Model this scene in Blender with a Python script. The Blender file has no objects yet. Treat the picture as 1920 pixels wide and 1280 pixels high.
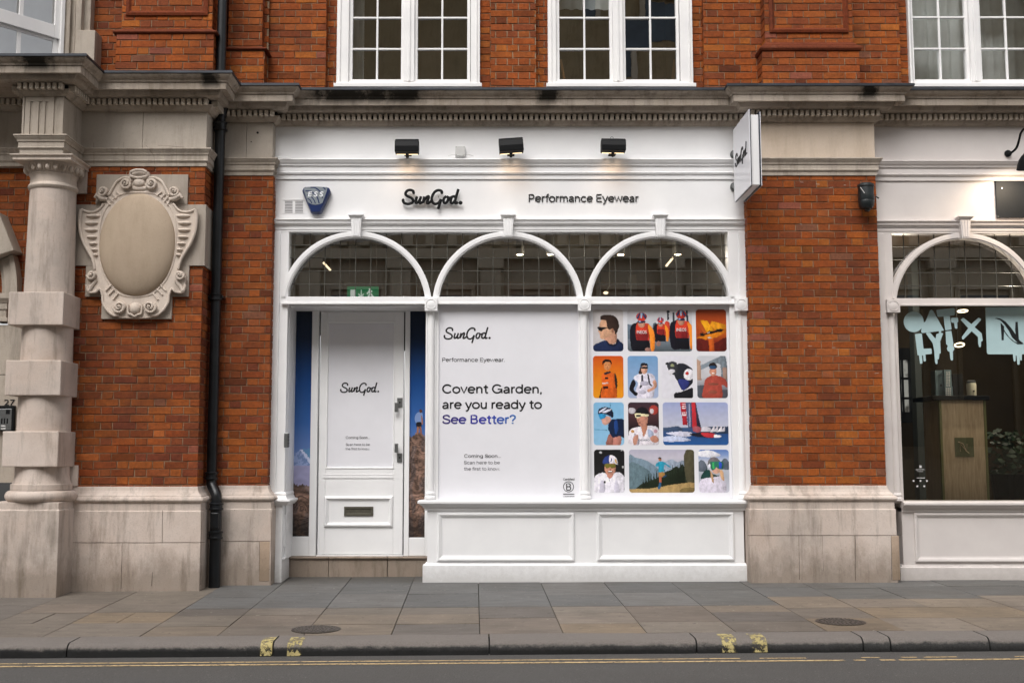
import bpy, bmesh, math, random
from mathutils import Vector, noise
C = bpy.context
S = C.scene
rad = math.radians
# ------------------------------------------------------------------ camera
F, CX, CY, D, H, TI = 2100.0, 920.0, 640.0, 10.8, 1.208, math.atan(0.1)
cam = bpy.data.objects.new('camera', bpy.data.cameras.new('camera'))
S.collection.objects.link(cam)
cam.location = (0, -D, H)
cam.rotation_euler = (rad(90) + TI, 0, 0)
cam.data.sensor_width = 36
cam.data.lens = F / 1920 * 36
cam.data.shift_x = (960 - CX) / 1920
cam.data.clip_end = 500
S.camera = cam
# ------------------------------------------------------------------ sky, sun, exposure
SUN_EL, SUN_ROT = rad(52), rad(200)
w = bpy.data.worlds.new('World'); S.world = w; w.use_nodes = True
nt = w.node_tree; bg = nt.nodes['Background']
sky = nt.nodes.new('ShaderNodeTexSky'); sky.sky_type = 'NISHITA'; sky.sun_disc = False
sky.sun_elevation = SUN_EL; sky.sun_rotation = SUN_ROT; sky.air_density = 1.0; sky.dust_density = 4.0; sky.ozone_density = 1.0
hs = nt.nodes.new('ShaderNodeHueSaturation'); hs.inputs['Saturation'].default_value = 0.14
tint = nt.nodes.new('ShaderNodeMix'); tint.data_type = 'RGBA'; tint.blend_type = 'MULTIPLY'; tint.inputs[0].default_value = 1
tint.inputs[7].default_value = (1.0, 0.985, 0.985, 1)
nt.links.new(sky.outputs[0], hs.inputs['Color']); nt.links.new(hs.outputs[0], tint.inputs[6]); nt.links.new(tint.outputs[2], bg.inputs[0])
bg.inputs[1].default_value = 0.15
sun = bpy.data.objects.new('sun', bpy.data.lights.new('sun', 'SUN')); S.collection.objects.link(sun)
sun.data.energy = 1.1; sun.data.angle = rad(40); sun.data.color = (1, .97, .93)
az = rad(200)
dirv = Vector((math.sin(az) * math.cos(SUN_EL), math.cos(az) * math.cos(SUN_EL), math.sin(SUN_EL)))   # towards the sun
sun.rotation_euler = dirv.to_track_quat('Z', 'Y').to_euler()
S.view_settings.view_transform = 'Standard'; S.view_settings.look = 'None'
S.view_settings.exposure = 0.63; S.view_settings.gamma = 1
S.cycles.use_denoising = True
S.cycles.max_bounces = 8; S.cycles.transparent_max_bounces = 12

# ------------------------------------------------------------------ helpers
def ray(u, v):
    a, b = (u - CX) / F, (CY - v) / F
    return a, math.cos(TI) - b * math.sin(TI), math.sin(TI) + b * math.cos(TI)
def X(u, v, y):
    a, dy, dz = ray(u, v); return a * (y + D) / dy
def Z(v, y):
    a, dy, dz = ray(CX, v); return H + dz * (y + D) / dy
def P(u, v, y): return Vector((X(u, v, y), y, Z(v, y)))
GS, GL = 0.02, 0.0045
def gz(x, y): return GS * y + GL * x
def gy(v):                        # depth at which the pavement shows at picture row v (middle of the picture)
    a, dy, dz = ray(CX, v); s = dz / dy
    return (H + s * D) / (GS - s)
def lin(c):
    if isinstance(c, str):
        c = tuple(int(c[i:i + 2], 16) for i in (0, 2, 4))
    return tuple(((x / 255) / 12.92 if x / 255 <= .04045 else ((x / 255 + .055) / 1.055) ** 2.4) for x in c) + (1,)

ORG = {}
class MB:
    def __init__(s): s.v, s.f, s.m, s.c = [], [], [], []
    def poly(s, pts, m=0, col=(1, 1, 1, 1)):
        i = len(s.v); s.v += [tuple(p) for p in pts]; s.f.append(tuple(range(i, i + len(pts)))); s.m.append(m); s.c.append(col)
    def add(s, pts, faces, m=0, col=(1, 1, 1, 1)):
        i = len(s.v); s.v += [tuple(p) for p in pts]
        for f in faces: s.f.append(tuple(i + k for k in f)); s.m.append(m); s.c.append(col)
    def box(s, x0, x1, y0, y1, z0, z1, m=0, col=(1, 1, 1, 1)):
        s.add([(x, y, z) for x in (x0, x1) for y in (y0, y1) for z in (z0, z1)],
              [(0, 1, 3, 2), (4, 6, 7, 5), (0, 4, 5, 1), (2, 3, 7, 6), (0, 2, 6, 4), (1, 5, 7, 3)], m, col)
    def pbox(s, u0, u1, v0, v1, yf, yb, m=0, col=(1, 1, 1, 1)):      # box whose front face spans picture columns/rows at depth yf
        vm = (v0 + v1) / 2
        s.box(X(u0, vm, yf), X(u1, vm, yf), yf, yb, Z(v1, yf), Z(v0, yf), m, col)
    def prism(s, pts, y0, y1, m=0, col=(1, 1, 1, 1)):                 # pts (x, z)
        n = len(pts)
        s.add([(x, y0, z) for x, z in pts] + [(x, y1, z) for x, z in pts],
              [tuple(range(n)), tuple(range(2 * n - 1, n - 1, -1))] + [(i, (i + 1) % n, n + (i + 1) % n, n + i) for i in range(n)], m, col)
    def frame(s, x0, x1, z0, z1, y, prof, m=0):                        # mitred moulding round a rectangle; prof (inset, out)
        r = [[(x0 + a, y - o, z0 + a), (x1 - a, y - o, z0 + a), (x1 - a, y - o, z1 - a), (x0 + a, y - o, z1 - a)] for a, o in prof]
        pts = [p for q in r for p in q]; fs = []
        for k in range(len(prof) - 1):
            for i in range(4): fs.append((4 * k + i, 4 * k + (i + 1) % 4, 4 * k + 4 + (i + 1) % 4, 4 * k + 4 + i))
        s.add(pts, fs, m)
    def sweep(s, path, prof, m=0, jit=0, rnd=None):                    # prof (out, z), outwards is to the right of the path
        n = len(path); rows = []
        for i, (x, y) in enumerate(path):
            def nn(a, b):
                d = Vector((b[0] - a[0], b[1] - a[1])).normalized(); return Vector((d.y, -d.x))
            if i == 0: mv = nn(path[0], path[1])
            elif i == n - 1: mv = nn(path[-2], path[-1])
            else:
                a, b = nn(path[i - 1], path[i]), nn(path[i], path[i + 1]); k = 1 + a.dot(b)
                mv = (a + b) / max(k, .1)
            rows.append([(x + mv.x * o, y + mv.y * o, z) for o, z in prof])
        k = len(prof)
        fs = [(i * k + j, (i + 1) * k + j, (i + 1) * k + j + 1, i * k + j + 1) for i in range(n - 1) for j in range(k - 1)]
        s.add([p for r in rows for p in r], fs + [tuple(range(k)), tuple(range((n - 1) * k, n * k))], m)
    def lathe(s, cx, cy, prof, n=32, m=0, a0=0, a1=2 * math.pi, col=(1, 1, 1, 1)):
        k = len(prof); full = abs(a1 - a0 - 2 * math.pi) < 1e-6; cnt = n if full else n + 1
        pts = []
        for i in range(cnt):
            a = a0 + (a1 - a0) * i / n
            pts += [(cx + r * math.cos(a), cy + r * math.sin(a), z) for r, z in prof]
        fs = []
        for i in range(n):
            j = (i + 1) % cnt
            fs += [(i * k + q, j * k + q, j * k + q + 1, i * k + q + 1) for q in range(k - 1)]
        s.add(pts, fs, m, col)
        if full:
            for q in (0, k - 1):
                if prof[q][0] > 1e-4: s.poly([pts[i * k + q] for i in range(cnt)], m, col)
    def cyl(s, a, b, r, n=16, m=0, r2=None, col=(1, 1, 1, 1)): s.tube([a, b], r, n, m, r2=r2, col=col)
    def tube(s, pts, r, n=8, m=0, r2=None, flat=1.0, taper=None, col=(1, 1, 1, 1)):
        pts = [Vector(p) for p in pts]; L = len(pts); rings = []
        up = None
        for i, p in enumerate(pts):
            t = (pts[min(i + 1, L - 1)] - pts[max(i - 1, 0)]).normalized()
            if flat != 1.0: a = Vector((0, 1, 0)); a = (a - t * a.dot(t)).normalized()
            else:
                if up is None: up = Vector((0, 0, 1)) if abs(t.z) < .9 else Vector((1, 0, 0))
                a = (up - t * up.dot(t)).normalized(); up = a
            b = t.cross(a).normalized()
            rr = r if r2 is None else r + (r2 - r) * i / (L - 1)
            if taper: rr *= taper(i / (L - 1))
            rings.append([p + a * rr * flat * math.cos(2 * math.pi * k / n) + b * rr * math.sin(2 * math.pi * k / n) for k in range(n)])
        fs = [(i * n + k, i * n + (k + 1) % n, (i + 1) * n + (k + 1) % n, (i + 1) * n + k) for i in range(L - 1) for k in range(n)]
        s.add([p for q in rings for p in q], fs + [tuple(range(n)), tuple(range((L - 1) * n, L * n))], m, col)
    def ball(s, c, rx, ry, rz, n=12, k=8, m=0, col=(1, 1, 1, 1)):
        pts, fs = [], []
        for j in range(k + 1):
            t = math.pi * j / k
            for i in range(n):
                a = 2 * math.pi * i / n
                pts.append((c[0] + rx * math.sin(t) * math.cos(a), c[1] + ry * math.sin(t) * math.sin(a), c[2] + rz * math.cos(t)))
        for j in range(k):
            for i in range(n): fs.append((j * n + i, j * n + (i + 1) % n, (j + 1) * n + (i + 1) % n, (j + 1) * n + i))
        s.add(pts, fs, m, col)
    def text(s, body, x0, x1, zb, y, ext=.001, m=0, h=None, col=(1, 1, 1, 1), bold=0.0, shear=0.0):
        """letters between x0 and x1 with their foot at zb; h = height of the capitals"""
        cu = bpy.data.curves.new('t', 'FONT'); cu.body = body; cu.extrude = .5; cu.offset = bold; cu.shear = shear; cu.resolution_u = 4
        ob = bpy.data.objects.new('t', cu); S.collection.objects.link(ob)
        me = bpy.data.meshes.new_from_object(ob.evaluated_get(C.evaluated_depsgraph_get()))
        xs = [v.co.x for v in me.vertices]; a, b = min(xs), max(xs)
        kx = (x1 - x0) / (b - a); kz = kx if h is None else h / .73
        s.add([(x0 + (v.co.x - a) * kx, y + v.co.z * -2 * ext, zb + v.co.y * kz) for v in me.vertices],
              [tuple(p.vertices) for p in me.polygons], m, col)
        bpy.data.objects.remove(ob); bpy.data.curves.remove(cu); bpy.data.meshes.remove(me)
    def build(s, name, mats, parent=None, bevel=0, smooth=False, merge=False):
        if not isinstance(mats, (list, tuple)): mats = [mats]
        o = Vector((0, 0, 0)) if parent is None else ORG[parent.name]
        me = bpy.data.meshes.new(name)
        me.from_pydata([(x - o.x, y - o.y, z - o.z) for x, y, z in s.v], [], s.f)
        for mt in mats: me.materials.append(mt)
        me.polygons.foreach_set('material_index', s.m)
        if any(c != (1, 1, 1, 1) for c in s.c):
            at = me.color_attributes.new('Col', 'FLOAT_COLOR', 'CORNER'); buf = []
            for p, c in zip(me.polygons, s.c):
                if isinstance(c, list):
                    for q in c: buf += list(q)
                else: buf += list(c) * p.loop_total
            at.data.foreach_set('color', buf)
        bm = bmesh.new(); bm.from_mesh(me)
        if merge: bmesh.ops.remove_doubles(bm, verts=bm.verts, dist=1e-5)
        bmesh.ops.recalc_face_normals(bm, faces=bm.faces)
        bm.to_mesh(me); bm.free()
        if smooth:
            me.polygons.foreach_set('use_smooth', [True] * len(me.polygons)); me.set_sharp_from_angle(angle=rad(38))
        ob = bpy.data.objects.new(name, me); S.collection.objects.link(ob)
        if parent is not None: ob.parent = parent
        ORG[ob.name] = o
        if bevel:
            b = ob.modifiers.new('bevel', 'BEVEL'); b.width = bevel; b.segments = 2; b.limit_method = 'ANGLE'; b.angle_limit = rad(40)
        return ob
def build_each(mb, name, mats, parent, **kw):        # one object for every loose piece
    p = list(range(len(mb.v)))
    def find(a):
        while p[a] != a: p[a] = p[p[a]]; a = p[a]
        return a
    for f in mb.f:
        for k in f[1:]: p[find(k)] = find(f[0])
    grp = {}
    for i, f in enumerate(mb.f): grp.setdefault(find(f[0]), []).append(i)
    for fs in grp.values():
        q = MB(); mp_ = {}
        for i in fs:
            for k in mb.f[i]:
                if k not in mp_: mp_[k] = len(q.v); q.v.append(mb.v[k])
            q.f.append(tuple(mp_[k] for k in mb.f[i])); q.m.append(mb.m[i]); q.c.append(mb.c[i])
        q.build(name, mats, parent, **kw)
def thing(name, label, cat, loc=(0, 0, 0), group=None):
    o = bpy.data.objects.new(name, None); S.collection.objects.link(o); o.location = loc; o.empty_display_size = .1
    o['label'] = label; o['category'] = cat
    if group: o['group'] = group
    ORG[o.name] = Vector(loc); return o
def tag(o, label, cat, group=None):
    o['label'] = label; o['category'] = cat
    if group: o['group'] = group
    return o
def struct(o): o['kind'] = 'structure'; return o
def cr(pts, k=6, closed=False):                       # Catmull-Rom through 2-D points
    n = len(pts); out = []
    for i in range(n if closed else n - 1):
        p = [pts[(i + j) % n] if closed else pts[min(max(i + j, 0), n - 1)] for j in (-1, 0, 1, 2)]
        for q in range(k):
            t = q / k
            out.append(tuple(.5 * (2 * p[1][c] + (p[2][c] - p[0][c]) * t + (2 * p[0][c] - 5 * p[1][c] + 4 * p[2][c] - p[3][c]) * t * t + (3 * p[1][c] - p[0][c] - 3 * p[2][c] + p[3][c]) * t ** 3) for c in range(len(p[1]))))
    if not closed: out.append(tuple(pts[-1]))
    return out

# ------------------------------------------------------------------ materials
def nodes(name):
    m = bpy.data.materials.new(name); m.use_nodes = True; t = m.node_tree
    return m, t, t.nodes['Principled BSDF']
def N(t, kind, **kw):
    n = t.nodes.new(kind)
    for k, v in kw.items():
        if k in ('data_type', 'blend_type', 'operation', 'feature', 'interpolation_type'): setattr(n, k, v)
    return n
def noise_at(t, scale, detail=4, rough=.6, stretch=None, dist=0):
    g = t.nodes.new('ShaderNodeNewGeometry'); mp = t.nodes.new('ShaderNodeMapping'); nz = t.nodes.new('ShaderNodeTexNoise')
    t.links.new(g.outputs['Position'], mp.inputs[0]); t.links.new(mp.outputs[0], nz.inputs['Vector'])
    if stretch: mp.inputs['Scale'].default_value = stretch
    nz.inputs['Scale'].default_value = scale; nz.inputs['Detail'].default_value = detail; nz.inputs['Roughness'].default_value = rough; nz.inputs['Distortion'].default_value = dist
    return nz.outputs['Fac']
def ramp(t, src, a, b, ca=(0, 0, 0, 1), cb=(1, 1, 1, 1)):
    r = t.nodes.new('ShaderNodeValToRGB'); r.color_ramp.elements[0].position = a; r.color_ramp.elements[1].position = b
    r.color_ramp.elements[0].color = ca; r.color_ramp.elements[1].color = cb; t.links.new(src, r.inputs[0]); return r.outputs[0]
def mix(t, f, a, b, mode='MIX'):
    n = t.nodes.new('ShaderNodeMix'); n.data_type = 'RGBA'; n.blend_type = mode
    for i, v in ((0, f), (6, a), (7, b)):
        if isinstance(v, bpy.types.NodeSocket): t.links.new(v, n.inputs[i])
        else: n.inputs[i].default_value = v
    return n.outputs[2]
def math_(t, op, a, b=0.0):
    n = t.nodes.new('ShaderNodeMath'); n.operation = op
    for i, v in ((0, a), (1, b)):
        if isinstance(v, bpy.types.NodeSocket): t.links.new(v, n.inputs[i])
        else: n.inputs[i].default_value = v
    return n.outputs[0]
def bump(t, bs, src, strength=.3, dist=.002):
    b = t.nodes.new('ShaderNodeBump'); b.inputs['Strength'].default_value = strength; b.inputs['Distance'].default_value = dist
    t.links.new(src, b.inputs['Height']); t.links.new(b.outputs[0], bs.inputs['Normal'])
def plain(name, col, rough=.5, metal=0, var=.06, scale=8, bmp=0.0, bscale=150, spec=.5):
    m, t, b = nodes(name); c = col if len(col) == 4 else lin(col)
    if var:
        dk = tuple(x * (1 - var * 2) for x in c[:3]) + (1,); lt = tuple(min(1, x * (1 + var)) for x in c[:3]) + (1,)
        t.links.new(ramp(t, noise_at(t, scale), .3, .7, dk, lt), b.inputs['Base Color'])
    else: b.inputs['Base Color'].default_value = c
    b.inputs['Roughness'].default_value = rough; b.inputs['Metallic'].default_value = metal; b.inputs['Specular IOR Level'].default_value = spec
    if bmp: bump(t, b, noise_at(t, bscale), bmp, .001)
    return m
def emit(name, col, s):
    m, t, b = nodes(name); b.inputs['Base Color'].default_value = col; b.inputs['Emission Color'].default_value = col; b.inputs['Emission Strength'].default_value = s; return m
def attr_mat(name, rough=.4, var=0.0, spec=.4):
    m, t, b = nodes(name); a = t.nodes.new('ShaderNodeVertexColor'); a.layer_name = 'Col'
    src = a.outputs[0]
    if var: src = mix(t, 1, src, ramp(t, noise_at(t, 60), .3, .7, (1 - var, 1 - var, 1 - var, 1), (1 + var, 1 + var, 1 + var, 1)), 'MULTIPLY')
    t.links.new(src, b.inputs['Base Color']); b.inputs['Roughness'].default_value = rough; b.inputs['Specular IOR Level'].default_value = spec
    return m
def make_brick():
    m, t, b = nodes('brick'); a = t.nodes.new('ShaderNodeVertexColor'); a.layer_name = 'Col'
    c = mix(t, 1, a.outputs[0], ramp(t, noise_at(t, 45, 5, .7), .3, .72, (.6, .55, .5, 1), (1.32, 1.28, 1.2, 1)), 'MULTIPLY')
    c = mix(t, 1, c, ramp(t, noise_at(t, 9, 5, .7), .3, .7, (.82, .78, .76, 1), (1.14, 1.16, 1.1, 1)), 'MULTIPLY')
    c = mix(t, math_(t, 'MULTIPLY', ramp(t, noise_at(t, 1.3, 6, .7), .5, .75), .7), c, lin('43241a'))
    c = mix(t, math_(t, 'MULTIPLY', ramp(t, noise_at(t, 2.3, 6, .7, (1, 1, 1.6)), .64, .8), .28), c, lin('a88c7c'))
    t.links.new(c, b.inputs['Base Color']); b.inputs['Roughness'].default_value = .85; b.inputs['Specular IOR Level'].default_value = .25
    bump(t, b, math_(t, 'ADD', noise_at(t, 120, 5, .7), math_(t, 'MULTIPLY', noise_at(t, 25, 3), .8)), .7, .004)
    return m
def make_mortar():
    m, t, b = nodes('mortar')
    c = ramp(t, noise_at(t, 1.7, 5, .7), .3, .75, lin('6d5843'), lin('a99278'))
    c = mix(t, math_(t, 'MULTIPLY', ramp(t, noise_at(t, 90, 3), .4, .7), .4), c, lin('3a2a20'))
    t.links.new(c, b.inputs['Base Color']); b.inputs['Roughness'].default_value = .95; bump(t, b, noise_at(t, 160), .6, .003); return m
def make_stone(name, base, dark, pale, grime=.5, low=False, soot=False):
    m, t, b = nodes(name)
    c = ramp(t, noise_at(t, 2.2, 6, .65), .3, .72, base, pale)
    st = ramp(t, noise_at(t, 3.0, 7, .7, (3.2, 3.2, .45)), .5, .74)             # run-off streaks
    c = mix(t, math_(t, 'MULTIPLY', st, grime), c, dark)
    c = mix(t, math_(t, 'MULTIPLY', ramp(t, noise_at(t, 1.1, 5, .7), .52, .75), grime * .8), c, dark)
    pit = ramp(t, noise_at(t, 70, 6, .8), .56, .68)
    c = mix(t, math_(t, 'MULTIPLY', pit, .35), c, dark)
    if low:                                                                       # rising damp along the ground, ragged edge
        g = t.nodes.new('ShaderNodeNewGeometry'); sx = t.nodes.new('ShaderNodeSeparateXYZ'); t.links.new(g.outputs['Position'], sx.inputs[0])
        hgt = math_(t, 'ADD', sx.outputs[2], math_(t, 'MULTIPLY', noise_at(t, 4.5, 8, .75, (1, 1, .55)), -.62))
        c = mix(t, math_(t, 'MULTIPLY', ramp(t, math_(t, 'ADD', hgt, .2), .0, .24, (1, 1, 1, 1), (0, 0, 0, 1)), .55), c, lin('5c5040'))
    if soot:                                                                      # black algae runs below the leaking lead
        g = t.nodes.new('ShaderNodeNewGeometry'); sx = t.nodes.new('ShaderNodeSeparateXYZ'); t.links.new(g.outputs['Position'], sx.inputs[0]); tot = None
        for xc_, w_ in ((-1.42, .42), (-.86, .34), (-1.1, .2), (-4.02, .24), (3.62, .14), (.55, .16), (-2.6, .12)):
            d_ = math_(t, 'ABSOLUTE', math_(t, 'SUBTRACT', sx.outputs[0], xc_)); q_ = math_(t, 'MAXIMUM', math_(t, 'SUBTRACT', 1.0, math_(t, 'DIVIDE', d_, w_)), 0.0)
            tot = q_ if tot is None else math_(t, 'MAXIMUM', tot, q_)
        hi = ramp(t, math_(t, 'SUBTRACT', sx.outputs[2], 4.54), 0, .09)
        k_ = math_(t, 'MULTIPLY', math_(t, 'MULTIPLY', ramp(t, math_(t, 'ADD', math_(t, 'MULTIPLY', tot, .55), noise_at(t, 9, 6, .75)), .56, .84), hi), .95)
        c = mix(t, k_, c, lin('171510'))
    t.links.new(c, b.inputs['Base Color']); b.inputs['Roughness'].default_value = .88; b.inputs['Specular IOR Level'].default_value = .25
    bump(t, b, math_(t, 'ADD', noise_at(t, 110, 6, .75), math_(t, 'MULTIPLY', noise_at(t, 14, 4), 1.2)), .45, .004)
    return m
def make_paint(name, c0, c1, rough=.42):
    m, t, b = nodes(name)
    c = ramp(t, noise_at(t, 2.5, 5, .6), .3, .7, c0, c1)
    c = mix(t, math_(t, 'MULTIPLY', ramp(t, noise_at(t, 22, 6, .75, (1, 1, .3)), .66, .82), .16), c, lin('8d8880'))
    g = t.nodes.new('ShaderNodeNewGeometry'); sx = t.nodes.new('ShaderNodeSeparateXYZ'); t.links.new(g.outputs['Position'], sx.inputs[0])
    h_ = math_(t, 'ADD', sx.outputs[2], math_(t, 'MULTIPLY', noise_at(t, 16, 6, .8), -.28))
    c = mix(t, math_(t, 'MULTIPLY', ramp(t, math_(t, 'ADD', h_, .12), 0, .16, (1, 1, 1, 1), (0, 0, 0, 1)), .38), c, lin('857f76'))
    t.links.new(c, b.inputs['Base Color']); b.inputs['Roughness'].default_value = rough
    bump(t, b, math_(t, 'ADD', noise_at(t, 55, 3), math_(t, 'MULTIPLY', noise_at(t, 6, 3), 1.5)), .05, .003); return m
def make_glass(name, refl=.16, tintc=(.75, .78, .76, 1), wob=.02):
    m = bpy.data.materials.new(name); m.use_nodes = True; t = m.node_tree; t.nodes.clear()
    out = t.nodes.new('ShaderNodeOutputMaterial'); tr = t.nodes.new('ShaderNodeBsdfTransparent'); gl = t.nodes.new('ShaderNodeBsdfGlossy'); mx = t.nodes.new('ShaderNodeMixShader')
    fr = t.nodes.new('ShaderNodeFresnel'); fr.inputs[0].default_value = 1.5
    tr.inputs[0].default_value = tintc; gl.inputs['Roughness'].default_value = 0.0
    t.links.new(math_(t, 'ADD', fr.outputs[0], refl - .04), mx.inputs[0]); t.links.new(tr.outputs[0], mx.inputs[1]); t.links.new(gl.outputs[0], mx.inputs[2]); t.links.new(mx.outputs[0], out.inputs[0])
    b = t.nodes.new('ShaderNodeBump'); b.inputs['Strength'].default_value = wob; b.inputs['Distance'].default_value = .05
    t.links.new(noise_at(t, 5, 2), b.inputs['Height']); t.links.new(b.outputs[0], gl.inputs['Normal']); return m
def make_worn(name, c, lo, hi, scale=45):
    m = bpy.data.materials.new(name); m.use_nodes = True; t = m.node_tree; b = t.nodes['Principled BSDF']
    t.links.new(ramp(t, noise_at(t, 9, 4), .3, .7, tuple(x * .65 for x in c[:3]) + (1,), c), b.inputs['Base Color']); b.inputs['Roughness'].default_value = .8
    t.links.new(ramp(t, noise_at(t, scale, 6, .75), lo, hi), b.inputs['Alpha']); return m

BRICK, MORTAR = make_brick(), make_mortar()
PALE = make_stone('portland_stone', lin('b7a79b'), lin('544b3e'), lin('d3c7be'), .62, True)
MIDST = make_stone('weathered_stone', lin('9c9184'), lin('433b30'), lin('b8aea2'), .5)
SOOTY = make_stone('sooty_cornice_stone', lin('95897b'), lin('2e2a22'), lin('c0b4a7'), .6, False, True)
SMOOTH = make_stone('smooth_cartouche_stone', lin('a3927f'), lin('75674f'), lin('b09f8b'), .22)
CARVED = make_stone('carved_stone', lin('bfb1a3'), lin('453b30'), lin('d6cabf'), .42)
STEP = make_stone('sandstone_step', lin('85776a'), lin('463b30'), lin('9c8f82'), .6)
LEAD = plain('lead_flashing', lin('2b3038'), .5, .3, .3, 6, .6, 40)
WHITE = make_paint('white_gloss_paint', lin('e2e2e3'), lin('ebebeb'))
GREYW = make_paint('warm_white_paint', lin('c9c2bf'), lin('d3cdc9'))
SASH = make_paint('window_paint', lin('dddcdc'), lin('ebeae8'))
VINYL = plain('white_vinyl', lin('e0e0e5'), .22, 0, .015, 4)
PRINT = attr_mat('printed_vinyl', .35, .0)
GLASS = make_glass('shop_glass', .34, (.86, .87, .85, 1), .0)
UPGLASS = make_glass('old_window_glass', .40, (.88, .9, .89, 1), .004)
BLACK = plain('black_metal', lin('0c0e10'), .6, 0, .1, 12, spec=.2)
PIPE = plain('black_pipe_paint', lin('101418'), .38, .1, .25, 9, .2, 60)
INK = plain('black_ink', lin('0d0d10'), .45, 0, 0)
STEEL = plain('satin_steel', lin('8b8d8d'), .35, .8, .1, 20)
BRONZE = plain('bronze_letter_plate', lin('6a675c'), .4, .6, .1, 20)
DARK = plain('dark_interior', lin('2a2723'), .9, 0, .2, 1.5)
DARKER = plain('black_interior', lin('0e0d0d'), .9, 0, .2, 2)
BROWNW = plain('brown_interior', lin('5e3d22'), .8, 0, .2, 1.2)
TANW = plain('tan_interior', lin('6d675a'), .85, 0, .15, 1.2)
PLASTER = plain('pale_plastic', lin('c8c8c6'), .5, 0, .03)
EXTST = make_stone('opposite_stone', lin('c2b8a2'), lin('857a66'), lin('d2c9b6'), .3)
WARM = emit('lamp_glow', (1, .74, .42, 1), 1.6)
CURT = plain('net_curtain', lin('dfe2e1'), .9, 0, .08, 3)
WOOD = None

# ------------------------------------------------------------------ bricks laid one by one
PAL = ['85421b', '91491c', '9b501e', '7c3c1b', '733720', '94491b', '8b451c', '9f5520', '6e3420', '893f19', '8c4a25', '7d3f22', '8f471b', '904a1e', '97501f', '84431f']
PAL_UP = ['95481a', 'a0501a', '8d451c', 'a8581e', '83401d', '7a3b20', '9c4e1a', '944c20', 'ab6222', '733a22', '98491a', '9a5220']
PAL = [lin(c) for c in PAL]; PAL_UP = [lin(c) for c in PAL_UP]
def closer(pal, k): m_ = [sum(c[i] for c in pal) / len(pal) for i in range(3)]; return [tuple(c[i] * (1 - k) + m_[i] * k for i in range(3)) + (1,) for c in pal]
PAL, PAL_UP = closer(PAL, .2), closer(PAL_UP, .35)
PAL = [(c[0] * .98, c[1] * 1.10, c[2] * 1.40, 1) for c in PAL]; PAL_UP = [(c[0] * .99, c[1] * 1.08, c[2] * 1.35, 1) for c in PAL_UP]
def bricks(mb, a0, a1, z0, z1, mp, seed=1, pal=PAL, bond='flemish', phase=0.0, extra=0.0):
    """mp(a, depth, z) -> point; depth 0 is the face, positive goes into the wall"""
    R = random.Random(seed)
    k0, k1 = int(math.floor(z0 / .0712)), int(math.ceil(z1 / .0712))
    for k in range(k0, k1):
        b0, b1 = max(k * .0712 + .0038, z0), min(k * .0712 + .0674, z1)
        if b1 - b0 < .012: continue
        run = []
        if bond == 'flemish':
            p = .325; st = phase + (k % 2) * p / 2
            n0 = int(math.floor((a0 - st) / p)) - 1
            for n in range(n0, n0 + int((a1 - a0) / p) + 4):
                s = st + n * p; run += [(s, s + .2095), (s + .2165, s + .318)]
        else:
            p = .225 if k % 2 == 0 else .1125; st = phase + (0 if k % 2 == 0 else .05625)
            n0 = int(math.floor((a0 - st) / p)) - 1
            for n in range(n0, n0 + int((a1 - a0) / p) + 4): run.append((st + n * p, st + n * p + p - .01))
        wob = R.uniform(-.0015, .0015)
        for s0, s1 in run:
            s0, s1 = max(s0, a0), min(s1, a1)
            if s1 - s0 < .022: continue
            c = list(R.choice(pal)); f = R.uniform(.78, 1.0); c = tuple(min(1, q * f) for q in c[:3]) + (1,)
            if R.random() < .045: c = tuple(q * .66 for q in c[:3]) + (1,)
            if R.random() < .03: c = lin(R.choice(['9c572c', '8a5040', '7a4f3c']))
            d = R.uniform(-.0012, .0022); j = lambda: R.uniform(-.0022, .0022)
            pts = []
            co = [(s0, b0), (s1, b0), (s1, b1), (s0, b1)]
            jj = [(j(), j() + wob) for _ in range(4)]
            for dep, ins in ((.014, 0), (.003, 0), (0, .0022)):
                for (a, z), (ja, jz), (sa, sz) in zip(co, jj, ((1, 1), (-1, 1), (-1, -1), (1, -1))):
                    pts.append(mp(a + sa * ins + ja, d + dep, z + sz * ins + jz))
            fs = [(8, 9, 10, 11)] + [(4 * q + i, 4 * q + (i + 1) % 4, 4 * q + 4 + (i + 1) % 4, 4 * q + 4 + i) for q in (0, 1) for i in range(4)]
            mb.add(pts, fs, 0, c)
    mb.poly([mp(a0 - extra, .0075, z0), mp(a1 + extra, .0075, z0), mp(a1 + extra, .0075, z1), mp(a0 - extra, .0075, z1)], 1)
def front(y): return lambda a, d, z: (a, y + d, z)
def side_r(x): return lambda a, d, z: (x - d, a, z)      # face looking towards +x
def side_l(x): return lambda a, d, z: (x + d, a, z)

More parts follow.
